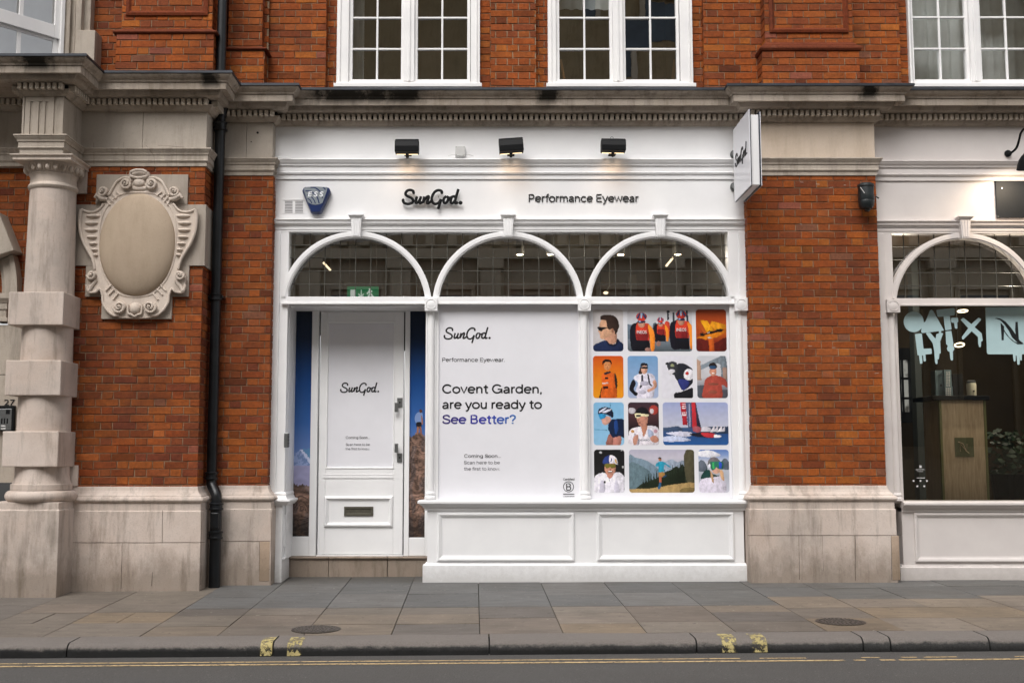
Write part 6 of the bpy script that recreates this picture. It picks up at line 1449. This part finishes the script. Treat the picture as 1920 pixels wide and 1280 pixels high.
# gooseneck lamp at the right edge
t = thing('gooseneck_lamp', 'black swan-neck lamp lit above the off-white shopfront', 'lamp', P(1890, 289, 0))
mb = MB(); p = P(1889, 288.5, 0); mb.cyl((p.x, -.02, p.z), (p.x, .0, p.z), .034, 20); mb.build('wall_plate', BLACK, t, bevel=.004)
mb = MB(); pts = [(1891, 288, -.03), (1897, 286, -.06), (1906, 277, -.10), (1911, 262, -.16), (1914, 250, -.22), (1922, 241, -.3), (1936, 240, -.38), (1944, 252, -.42), (1938, 280, -.42)]
mb.tube([tuple(P(*q)) for q in cr(pts, 5)], .011, 10); mb.build('neck', BLACK, t, smooth=True)
hc = P(1930, 301, -.42); mb = MB(); ax_ = Vector((.28, .35, -.9)).normalized(); 
prof = [(.0, .085), (.03, .08), (.062, .055), (.09, .02), (.108, -.02), (.12, -.06), (.124, -.065), (.112, -.05), (.098, -.02), (.08, .015), (.05, .045), (0, .06)]
n = 32; qv = Vector((0, 0, 1)).rotation_difference(-ax_); pts = []
for r, z in prof:
    for i in range(n): v = qv @ Vector((r * math.cos(2 * math.pi * i / n), r * math.sin(2 * math.pi * i / n), z)); pts.append(tuple(hc + v))
mb.add(pts, [(k * n + i, k * n + (i + 1) % n, (k + 1) * n + (i + 1) % n, (k + 1) * n + i) for k in range(len(prof) - 1) for i in range(n)]); mb.build('lamp_shade', BLACK, t, smooth=True)
mb = MB(); bc = hc + ax_ * -.0 + qv @ Vector((0, 0, -.0)); mb.ball(tuple(bc), .04, .04, .04); mb.build('bulb', WARM, t, smooth=True)
L = bpy.data.objects.new('lamp_light', bpy.data.lights.new('lamp_light', 'SPOT')); S.collection.objects.link(L); L.data.energy = 20; L.data.color = (1, .8, .58); L.data.spot_size = rad(150); L.data.spot_blend = .9; L.data.shadow_soft_size = .05
L.location = hc + ax_ * .075; L.rotation_euler = Vector((-.1, .55, -.8)).to_track_quat('-Z', 'Y').to_euler()
t = thing('sign_board', 'blank black sign board on the off-white fascia under the swan-neck lamp', 'sign', P(1935, 408, 0))
mb = MB(); mb.box(X(1868, 370, -.02), X(2150, 370, -.02), -.022, .0, Z(408, -.02), Z(339, -.02)); mb.build('board', plain('board_black', lin('1c1f23'), .55, 0, .1, 4, spec=.2), t, bevel=.001)
mb = MB()
for u, v in ((1879, 353), (1871.5, 406)): p = P(u, v, -.024); mb.cyl((p.x, -.026, p.z), (p.x, -.02, p.z), .006, 10)
build_each(mb, 'screw', STEEL, t)

#PIPE
t = thing('rain_pipe', 'black cast-iron rain pipe running down between the brick piers', 'pipe', P(403, 1090, -.3))
yp_ = YP - .11
def pp(u, v, y=yp_): return tuple(P(u, v, y))
xp = X(404, 600, yp_)
mb = MB(); za_, zb9 = Z(232, yp_), Z(890, yp_); mb.cyl((xp, yp_, zb9), (xp, yp_, za_), .048, 24)
mb.tube([(xp, yp_, za_ - .02), (xp + .004, yp_ + .004, za_ + .06), (xp + .03, yp_ + .02, za_ + .16), (xp + .032, yp_ + .03, za_ + .24)], .046, 16)
mb.build('pipe', PIPE, t, smooth=True)
mb = MB(); a = Z(886, yp_)
ys2 = YP - .17
pts = cr([(xp, yp_, Z(886, yp_)), (xp, yp_, Z(900, yp_)), (xp + .01, yp_ - .01, Z(910, yp_)), (xp + .055, ys2 + .01, Z(925, ys2)), (xp + .065, ys2, Z(935, ys2)), (xp + .065, ys2, Z(946, ys2))], 6); mb.tube(pts, .05, 16)
mb.build('swan_neck', PIPE, t, smooth=True)
xb = xp + .065
mb = MB(); mb.cyl((xb, ys2, -.3), (xb, ys2, Z(940, ys2)), .053, 24); mb.build('pipe', PIPE, t, smooth=True)
mb = MB()
def collar(x, y, v0, v1, r): z0, z1 = Z(v1, y), Z(v0, y); h = z1 - z0; mb.lathe(x, y, [(r * .86, z0), (r, z0 + .006), (r, z0 + .016), (r * .9, z0 + .022), (r * .9, z1 - .022), (r, z1 - .016), (r * 1.02, z1 - .006), (r * .9, z1)], 24)
collar(xp, yp_, 229, 246, .066); collar(xp, yp_, 551, 564, .062); collar(xp, yp_, 884, 899, .062); collar(xb, ys2, 942, 956, .066); collar(xb, ys2, 995, 1010, .068)
build_each(mb, 'collar', PIPE, t, smooth=True)
mb = MB(); z = Z(557, yp_); mb.box(xp - .085, xp + .07, yp_ - .012, yp_ + .1, z - .012, z + .012); z = Z(240, yp_); mb.box(xp - .09, xp + .05, yp_ - .0, yp_ + .1, z - .012, z + .012); mb.build('wall_bracket', PIPE, t, bevel=.004)
mb = MB(); mb.box(xb - .038, xb + .038, ys2 - .064, ys2, Z(990, ys2), Z(960, ys2)); mb.build('access_cover', PIPE, t, bevel=.008)
t = thing('rain_pipe', 'black rain pipe above the cornice in front of the upper brickwork', 'pipe', P(415, 128, -.4))
mb = MB(); x = X(415, 60, -.38); mb.cyl((x, -.36, zt), (x, -.36, 7.0), .045, 20); mb.build('pipe', PIPE, t, smooth=True)

# ------------------------------------------------------------------ inside the shops
def room(x0, x1, y0, y1, z0, z1, wall, ceil, name, back=None):
    mb = MB(); mb.poly([(x0, y0, z1), (x1, y0, z1), (x1, y1, z1), (x0, y1, z1)], 1); mb.poly([(x0, y0, z0), (x1, y0, z0), (x1, y1, z0), (x0, y1, z0)], 0)
    mb.poly([(x0, y0, z0), (x0, y1, z0), (x0, y1, z1), (x0, y0, z1)], 0); mb.poly([(x1, y0, z0), (x1, y1, z0), (x1, y1, z1), (x1, y0, z1)], 0); mb.poly([(x0, y1, z0), (x1, y1, z0), (x1, y1, z1), (x0, y1, z1)], 2)
    return struct(mb.build(name, [wall, ceil, back or wall]))
ZC = 3.68
room(x1_(507), x1_(1404), .10, 5.3, Z(567, 0) + .012, ZC, DARK, TANW, 'shop_interior_walls', BROWNW)
mb = MB(); mb.box(x1_(507), x1_(1404), .11, .2, ZC + .001, 4.6); mb.box(X(1640, 260, 0), 7.5, .13, .2, ZC + .03, 4.6); build_each(mb, 'wall_lining', DARK, bld)
GREYM = plain('lamp_body_grey', lin('6c6c66'), .5, .2)
HOT = emit('lamp_face', (1, .8, .52, 1), 1.6)
for k, (u, lab) in enumerate(((975, 'first from the left'), (1032, 'second from the left'), (1164, 'third from the left'), (1271, 'rightmost'))):
    y = 1.5; p = P(u, 477, y); t = thing('ceiling_lamp', 'grey cylinder ceiling lamp behind the arched glass, ' + lab, 'lamp', (p.x, y, ZC), 'cylinder lamps on the shop ceiling')
    mb = MB(); mb.cyl((p.x, y, p.z), (p.x, y, ZC), .046, 20); mb.build('body', GREYM, t); mb = MB(); mb.cyl((p.x, y, p.z - .004), (p.x, y, p.z + .004), .038, 20); mb.build('lamp_face', HOT, t)
    L = bpy.data.objects.new('lamp_light', bpy.data.lights.new('lamp_light', 'POINT')); S.collection.objects.link(L); L.data.energy = 7; L.data.color = (1, .86, .68); L.data.shadow_soft_size = .006; L.location = (p.x, y, p.z - .02)
for (a, b, lab) in (((606, 492), (620, 507), 'left'), ((1249, 499), (1262, 483), 'right')):
    p, q = P(*a, 2.2), P(*b, 2.2); t = thing('track_light', 'slim glowing track light seen through the %s arch' % lab, 'lamp', p, 'slim track lights'); mb = MB(); mb.tube([p, q], .012, 8); mb.build('tube', HOT, t); mb = MB(); mb.tube([q, (q.x, q.y, ZC)], .005, 6); mb.build('rod', GREYM, t)
p = P(1136, 549, 2.6); t = thing('track_light', 'small round glowing spotlight low in the right arch', 'lamp', p); mb = MB(); mb.ball(p, .03, .02, .018); mb.build('lamp_face', HOT, t, smooth=True); mb = MB(); mb.tube([(p.x, p.y + .02, p.z + .01), (p.x + .05, p.y + .03, p.z + .09), (p.x + .05, p.y + .03, ZC)], .006, 6); mb.build('rod', GREYM, t)
# emergency exit sign
y = 1.0; t = thing('exit_sign', 'green emergency exit sign with running figure behind the left arch', 'sign', P(680, 536, y))
mb = MB(); mb.pbox(651, 709, 537, 559, y, y + .05); GR = emit('exit_green', lin('1f8a5a'), .35); mb.build('panel', GR, t)
WH = emit('exit_white', (.8, .85, .8, 1), .45)
mb = MB(); mb.pbox(657, 667, 543, 559, y - .004, y - .001); mb.pbox(676.5, 678, 543, 556, y - .004, y - .001); mb.pbox(672, 682, 555, 556.5, y - .0042, y - .0012); mb.tube([P(672, 551, y - .003), P(677, 556, y - .003), P(682, 551, y - .003)], .006, 5)
for a, b in (((691, 545), (695, 551)), ((695, 551), (690, 556)), ((695, 551), (700, 557)), ((691, 547), (698, 546)), ((692, 547), (688, 551))): mb.tube([P(*a, y - .003), P(*b, y - .003)], .009, 5)
mb.ball(P(693, 542.5, y - .003), .011, .003, .011); mb.build('symbol', WH, t)
mb = MB(); p = P(655, 537, y); q = P(705, 537, y); mb.tube([p, (p.x, y, ZC)], .003, 5); mb.tube([q, (q.x, y, ZC)], .003, 5); mb.build('hanger', GREYM, t)
# back wall timber panelling / partition heads seen through the arches
mb = MB()
for u0, u1, yy in ((735, 752, 4.6), (930, 945, 4.6), (1178, 1194, 4.6)): mb.box(X(u0, 520, yy), X(u1, 520, yy), yy, yy + .3, .1, ZC)
build_each(mb, 'interior_pier', TANW, bld)

# right-hand shop
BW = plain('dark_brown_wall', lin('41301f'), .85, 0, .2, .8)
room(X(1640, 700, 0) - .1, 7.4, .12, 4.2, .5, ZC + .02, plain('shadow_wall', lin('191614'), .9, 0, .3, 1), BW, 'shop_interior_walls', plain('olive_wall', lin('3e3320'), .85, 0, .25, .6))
yg = .09
mb = MB(); a, b = X(1680, 750, yg), 6.9; mb.add([(a, yg, Z(942, yg)), (b, yg, Z(942, yg)), (b, yg, Z(570, yg)), (a, yg, Z(570, yg))], [(0, 1, 2, 3)]); mb.build('window_pane', make_glass('display_glass', .07, (.9, .9, .88, 1), 0), B)
mb = MB(); mb.box(X(1676, 750, .05), X(1688, 750, .05), .05, .12, Z(942, .05), Z(572, .05)); mb.build('jamb_trim', GREYW, B, bevel=.003)
# vinyl lettering on the window
DEC = plain('ice_blue_vinyl', lin('a9c3c6'), .5, 0, .03, 6)
yd2 = yg - .004
dq = lambda a, b, y=yd2: (lambda q: (q.x, q.z))(P(1680 + a / 8, 570 + b / 8, y))
def dec(mb, pts, k=0, sm=False):
    mb.prism([dq(*q) for q in (cr(pts, 4, True) if sm else pts)], yd2 - .0015 - .0006 * k, yd2 - .0006 * k)
t = thing('window_lettering', 'ice-blue dripping rounded letters and a cross on the dark shop window', 'window sign', P(1740, 660, yd2))
mb = MB()
dec(mb, [(265 + 150 * math.cos(2 * math.pi * i / 40), 265 + 155 * math.sin(2 * math.pi * i / 40)) for i in range(40)])
dec(mb, [(510, 95), (530, 85), (555, 100), (715, 385), (712, 398), (390, 435), (378, 420), (375, 400), (405, 270), (420, 275), (440, 262)], 1)
dec(mb, [(605, 95), (615, 85), (865, 60), (878, 72), (882, 155), (870, 168), (806, 175), (832, 370), (826, 382), (745, 392), (735, 384), (712, 186), (635, 190), (620, 180)], 2)
dec(mb, [(826, 215), (835, 206), (915, 200), (926, 210), (933, 262), (924, 270), (916, 280), (920, 360), (910, 368), (890, 366), (882, 356), (870, 280), (838, 278), (826, 262)], 3)
dec(mb, [(285, 455), (295, 448), (378, 440), (388, 450), (412, 668), (520, 664), (532, 674), (537, 738), (526, 748), (440, 755), (448, 845), (438, 860), (420, 858), (412, 845), (405, 770), (388, 768), (398, 880), (385, 895), (365, 893), (358, 880), (345, 770), (322, 764)], 0)
dec(mb, [(447, 440), (460, 430), (510, 428), (590, 520), (605, 450), (640, 440), (645, 400), (675, 402), (672, 432), (700, 435), (702, 450), (660, 560), (670, 735), (648, 745), (642, 820), (628, 832), (618, 820), (622, 880), (612, 900), (595, 895), (585, 870), (570, 700), (550, 590)], 4)
dec(mb, [(742, 410), (830, 402), (862, 605), (850, 618), (868, 640), (874, 680), (852, 710), (856, 830), (845, 845), (825, 842), (815, 820), (805, 715), (778, 705), (762, 665), (778, 630), (768, 612), (752, 600)], 0)
dec(mb, [(970, 235), (1005, 207), (1020, 212), (1130, 300), (1235, 205), (1275, 225), (1272, 240), (1178, 345), (1285, 440), (1300, 545), (1290, 558), (1276, 560), (1272, 635), (1260, 646), (1245, 640), (1235, 600), (1228, 490), (1135, 405), (1010, 530), (992, 525), (990, 490), (1085, 360)], 0)
mb.build('letters', DEC, t)
t = thing('window_square', 'ice-blue dripping square with a dark letter N and swoosh on the shop window', 'window sign', P(1900, 664, yd2))
mb = MB(); dec(mb, [(1342, 60), (1350, 50), (2060, 40), (2070, 750), (1890, 752), (1885, 840), (1872, 850), (1862, 840), (1858, 790), (1852, 900), (1838, 912), (1822, 905), (1808, 770), (1795, 770), (1792, 850), (1778, 862), (1765, 850), (1752, 752), (1385, 752), (1370, 740), (1362, 700)]); mb.build('square', DEC, t)
mb = MB()
DK = plain('decal_dark', lin('17191a'), .4, 0, 0)
dec(mb, [(1568, 285), (1575, 285), (1620, 335), (1615, 540), (1583, 542)], 2); dec(mb, [(1790, 268), (1824, 266), (1842, 540), (1795, 470), (1786, 390)], 2)
dec(mb, [(1475, 218), (1510, 207), (1560, 215), (1640, 262), (1720, 350), (1790, 450), (1850, 540), (1915, 595), (1880, 600), (1820, 575), (1740, 500), (1690, 400), (1620, 300), (1560, 240), (1510, 222)][::1], 3)
dec(mb, [(1600, 350), (1640, 420), (1700, 500), (1770, 560), (1850, 592), (1880, 601), (1820, 600), (1740, 550), (1660, 470), (1612, 400)], 4)
mb.build('emblem', DK, t)
# display stand with boxes and a tumbler
def wood_mat(name, a, b):
    m, tt, bs = nodes(name); c = ramp(tt, noise_at(tt, 6, 6, .65, (9, 9, .8), .6), .3, .7, a, b); tt.links.new(c, bs.inputs['Base Color']); bs.inputs['Roughness'].default_value = .55; return m
OAK = wood_mat('pale_oak', lin('a08c70'), lin('c6b294'))
ys = .62; t = thing('display_stand', 'tall wooden display stand with black top inside the right shop window', 'stand', (X(1808, 930, ys), ys, .6))
xa, xb = X(1764, 850, ys), X(1852, 850, ys); zt2 = Z(750, ys)
mb = MB(); mb.box(xa + .012, xb - .012, ys, ys + .45, .62, zt2); mb.build('body', OAK, t)
OLIVE = plain('olive_trim', lin('6f7046'), .5)
for x_, y_ in ((xa, ys - .006), (xb - .024, ys - .006)): mb = MB(); mb.box(x_, x_ + .024, y_, y_ + .03, .6, zt2); mb.build('corner_trim', OLIVE, t, bevel=.002)
mb = MB(); mb.box(X(1731, 747, ys + .2), xb + .025, ys - .04, ys + .5, zt2 + .001, Z(741.5, ys)); mb.build('top', BLACK, t, bevel=.004)
mb = MB(); mb.pbox(1791, 1826, 820, 856, ys - .006, ys + .002); pl = mb.build('logo_plate', plain('olive_plate', lin('5f6244'), .5), t)
mb = MB(); q = lambda a, b: tuple(P(1650 + a / 3.2, 560 + b / 3.2, ys - .009)); mb.tube([q(482, 915), q(482, 870), q(520, 915), q(522, 870)], .004, 5); mb.tube([q(470, 858), q(500, 870), q(515, 910), q(535, 925)], .004, 5); mb.build('emblem', OAK, pl)
ztop = Z(741.5, ys)
def carton(u0, u1, v0, y, dy, matr, lab, extra=None):
    t = thing('product_box', lab, 'box', (X((u0 + u1) / 2, 742, y), y, ztop)); mb = MB(); mb.box(X(u0, 720, y), X(u1, 720, y), y, y + dy, ztop + .001, Z(v0, y)); mb.build('carton', matr, t, bevel=.001)
    if extra: extra(t)
carton(1754, 1770, 694, ys + .06, .12, plain('slate_card', lin('566a70'), .5), 'plain slate-blue carton, leftmost on the display stand', lambda t: [m.build('mark', INK, t) for m in [MB()] if m.pbox(1763, 1766, 720, 724, ys + .058, ys + .061) is None])
def spk(t):
    m = MB(); R_ = random.Random(2)
    for i in range(16):
        for j in range(2): m.pbox(1774.5 + j * 4, 1777.5 + j * 4 - R_.random(), 696.5 + i * 2.9, 698.4 + i * 2.9, ys + .038, ys + .0405)
    m.build('print', PLASTER, t)
carton(1771, 1784.5, 693, ys + .04, .1, plain('slate_card_2', lin('5f7378'), .5), 'blue-grey carton covered in small white print on the stand', spk)
def spk2(t):
    m = MB()
    for i in range(4):
        for j in range(3): m.pbox(1773.5 + j * 3.6, 1776 + j * 3.6, 727 + i * 4, 729.6 + i * 4, ys + .008, ys + .0105)
    m.build('print', PLASTER, t)
carton(1771, 1786, 724, ys + .01, .02, plain('slate_card_3', lin('61757c'), .5), 'small blue-grey card with white print in front of the cartons', spk2)
carton(1787, 1806, 701, ys + .06, .14, BLACK, 'plain black box on the display stand between cartons and tumbler')
c = P(1822, 742, ys + .1); t = thing('tumbler', 'cream tumbler with steel lid on the display stand', 'tumbler', (c.x, ys + .1, ztop))
zl = Z(717, ys); mb = MB(); mb.lathe(c.x, ys + .1, [(.042, ztop + .001), (.046, ztop + .01), (.048, zl - .02), (.045, zl), (.0, zl)], 28); mb.build('body', plain('cream_enamel', lin('cfcab4'), .35, 0, 0), t, smooth=True)
mb = MB(); mb.lathe(c.x, ys + .1, [(.043, zl + .001), (.044, zl + .022), (.03, zl + .03), (.0, zl + .03)], 28); mb.build('lid', STEEL, t, smooth=True)
mb = MB(); p = P(1826, 733, ys + .052); mb.cyl((p.x, ys + .051, p.z), (p.x, ys + .06, p.z), .009, 12); mb.build('logo', INK, t)
# plant
t = thing('potted_plant', 'dark leafy plant in a black planter at the right inside the window', 'plant', (X(1890, 930, .8), .8, .6))
mb = MB(); R_ = random.Random(9); px_ = X(1892, 850, .8)
for i in range(260):
    a = R_.uniform(0, 6.28); r = R_.uniform(.02, .26); z = R_.uniform(Z(893, .8), Z(808, .8)); l = R_.uniform(.05, .1); an = R_.uniform(0, 6.28); d = Vector((math.cos(an), math.sin(an) * .6, R_.uniform(-.5, .5))) * l; w_ = Vector((-d.z * .3, .01, d.x * .3)); b_ = Vector((px_ + r * math.cos(a), .8 + r * .7 * math.sin(a), z))
    mb.add([b_, b_ + d * .5 + w_, b_ + d, b_ + d * .5 - w_], [(0, 1, 2, 3)])
mb.build('foliage', plain('dark_leaf', lin('223620'), .5, 0, .3, 8), t)
mb = MB(); mb.lathe(px_, .8, [(.15, .6), (.19, Z(888, .8)), (.17, Z(888, .8)), (.16, Z(892, .8)), (0, Z(892, .8))], 24); mb.build('planter', BLACK, t)
# ring lamps
for u, v, r, tl, lab in ((1805, 583, .052, .35, 'upper'), (1799, 646.5, .05, .5, 'lower')):
    y = 1.4; p = P(u, v, y); t = thing('ring_lamp', lab + ' of two small glowing ring lamps inside the right shop', 'lamp', p, 'ring lamps'); mb = MB()
    mb.tube([(p.x + r * math.cos(q), y + r * math.sin(q) * .8, p.z + r * tl * math.sin(q + .5)) for q in [2 * math.pi * i / 24 for i in range(25)]], .007, 8); mb.build('ring', emit('ring_glow', (1, .85, .62, 1), 1.8) if lab == 'upper' else bpy.data.materials['ring_glow'], t)
    mb = MB(); mb.tube([(p.x, y + r * .8, p.z), (p.x, y + r * .8, ZC)], .003, 5); mb.build('cord', BLACK, t)
    L = bpy.data.objects.new('lamp_light', bpy.data.lights.new('lamp_light', 'POINT')); S.collection.objects.link(L); L.data.energy = 32; L.data.color = (1, .88, .7); L.data.shadow_soft_size = .005; L.location = (p.x + (.1 if lab == 'upper' else -.4), (.45 if lab == 'upper' else 2.0), 2.72 if lab == 'upper' else 2.9)  # added fill lights away from the rings; the upper one brightens the stand
# far window in the back of the right shop
yw2 = 3.6; t = thing('interior_window', 'black framed window glowing with daylight at the back left of the right shop', 'window', (X(1697, 780, yw2), yw2, .6))
mb = MB(); gl4 = [(1686, 693), (696, 0)]
for a, b, v0, v1 in ((1676, 1690, 655, 790), (1708.5, 1716, 655, 790)): mb.box(X(a, 720, yw2), X(b, 720, yw2), yw2, yw2 + .1, Z(v1, yw2), Z(v0, yw2))
for v0, v1 in ((652, 674), (707, 711), (744, 748), (772, 792)): mb.box(X(1690, 720, yw2), X(1708.5, 720, yw2), yw2 + .01, yw2 + .1, Z(v1, yw2), Z(v0, yw2))
mb.box(X(1694.6, 720, yw2), X(1696, 720, yw2), yw2 + .02, yw2 + .08, Z(790, yw2), Z(672, yw2)); mb.build('frame', BLACK, t)
m_, tt, bs = nodes('daylight_pane'); nz_ = noise_at(tt, 7, 3, .6, (1, 1, .6)); cc = ramp(tt, nz_, .42, .56, lin('3c3a36'), lin('a3a29c')); tt.links.new(cc, bs.inputs['Emission Color']); bs.inputs['Emission Strength'].default_value = .5; bs.inputs['Base Color'].default_value = (.02, .02, .02, 1)
mb = MB(); mb.box(X(1688, 720, yw2), X(1712, 720, yw2), yw2 + .12, yw2 + .13, Z(790, yw2), Z(660, yw2)); mb.build('pane', m_, t)
mb = MB(); mb.box(X(1717, 720, 3.0), X(1729, 720, 3.0), 3.0, 3.15, .5, ZC); mb.build('interior_post', plain('grey_post', lin('3d4444'), .7), B)
# small opening-hours sticker, lower left of the pane
t = thing('window_sticker', 'tiny white sign lettering low on the left of the dark window', 'sticker', P(1726, 925, yd2)); mb = MB(); W_ = plain('sticker_white', lin('c9c9c9'), .5, 0, 0)
mb.pbox(1724, 1728, 872, 876.5, yd2 - .001, yd2); mb.pbox(1717, 1733, 879.5, 880.3, yd2 - .001, yd2); mb.pbox(1719, 1731, 883, 883.5, yd2 - .001, yd2); mb.pbox(1719, 1734, 895, 896, yd2 - .001, yd2)
for i, (u, v) in enumerate(((1713, 901), (1726, 901), (1738, 901), (1720, 911), (1733, 911))): mb.pbox(u - 1.5, u + 1.5, v - 1.5, v + 1.5, yd2 - .001, yd2)
mb.build('print', W_, t)

# ------------------------------------------------------------------ stone building across the street (seen mirrored in the glass)
YO = -20.0
o = thing('stone_building', 'pale stone building across the street, seen mirrored in the shop glass', 'building', (0, YO, 0))
mb = MB(); mb.box(-26, 26, YO - 3, YO, -.5, 8.6); mb.build('wall', EXTST, o)
mb = MB(); mb.box(-26, 26, YO - 3, YO - .001, 8.601, 15.5); mb.build('brick_wall', make_stone('stock_brick', lin('9d8d6c'), lin('5c523e'), lin('b3a382'), .5), o)
mb = MB()
for i in range(21): x = -25 + i * 2.5; mb.box(x - .28, x + .28, YO + .005, YO + .35, 1.2, 6.3); mb.box(x - .36, x + .36, YO + .005, YO + .42, 6.3, 6.6)
mb.build('pilaster', EXTST, o)
mb = MB(); mb.sweep([(26, YO), (-26, YO)], [(-.1, 8.3), (.8, 8.3), (.75, 8.05), (.6, 7.95), (.6, 7.75), (.35, 7.6), (.3, 7.5), (-.1, 7.5)]); mb.sweep([(26, YO), (-26, YO)], [(-.1, 15.6), (.9, 15.6), (.8, 15.2), (.3, 14.9), (-.1, 14.9)]); mb.sweep([(26, YO), (-26, YO)], [(-.1, 6.85), (.4, 6.85), (.4, 6.6), (-.1, 6.6)]); mb.build('cornice', EXTST, o)
mb = MB()
for i in range(84): x = -25.6 + i * .61; mb.box(x, x + .26, YO + .005, YO + .33, 6.95, 7.45)
mb.build('modillion', EXTST, o)
DG = plain('distant_glass', lin('4a5a68'), .15, 0, .2, 1)
mb = MB()
for i in range(20):
    x = -23.75 + i * 2.5
    mb.box(x - .7, x + .7, YO + .003, YO + .02, 1.4, 5.6); (mb.box(x - .55, x + .55, YO + .003, YO + .02, 9.0, 10.6) if i % 2 else None); (mb.box(x - .6, x + .6, YO + .003, YO + .02, 12.2, 14.2) if i in (11, 12, 17) else None)
mb.build('window', DG, o)
mb = MB()
for i in range(20):
    x = -23.75 + i * 2.5
    for a, b, zl, zh in ((.7, .82, 1.3, 5.75),) + (((.55, .7, 8.9, 10.7),) if i % 2 else ()) + (((.6, .75, 12.0, 14.3),) if i in (11, 12, 17) else ()):
        for s in (-1, 1): mb.box(x + s * a, x + s * b, YO + .004, YO + .12, zl, zh)
        mb.box(x - b, x + b, YO + .005, YO + .14, zh, zh + .15)
mb.build('window_surround', EXTST, o)

# thin white cable clipped down the left edge of the fascia
t = thing('cable', 'thin white cable running down the left end of the white fascia beside the brick', 'cable', P(514, 400, -.02))
mb = MB(); mb.tube([tuple(P(*q)) for q in cr([(545, 296.5, -.075), (528, 294, -.075), (520, 297, -.05), (516.5, 306, -.03), (516, 330, -.03), (515.5, 360, -.03), (514, 385, -.03), (511, 402, -.03), (512, 412, -.055), (524, 417, -.05), (531, 415, -.05)], 5)], .0035, 6); mb.build('flex', WHITE, t)
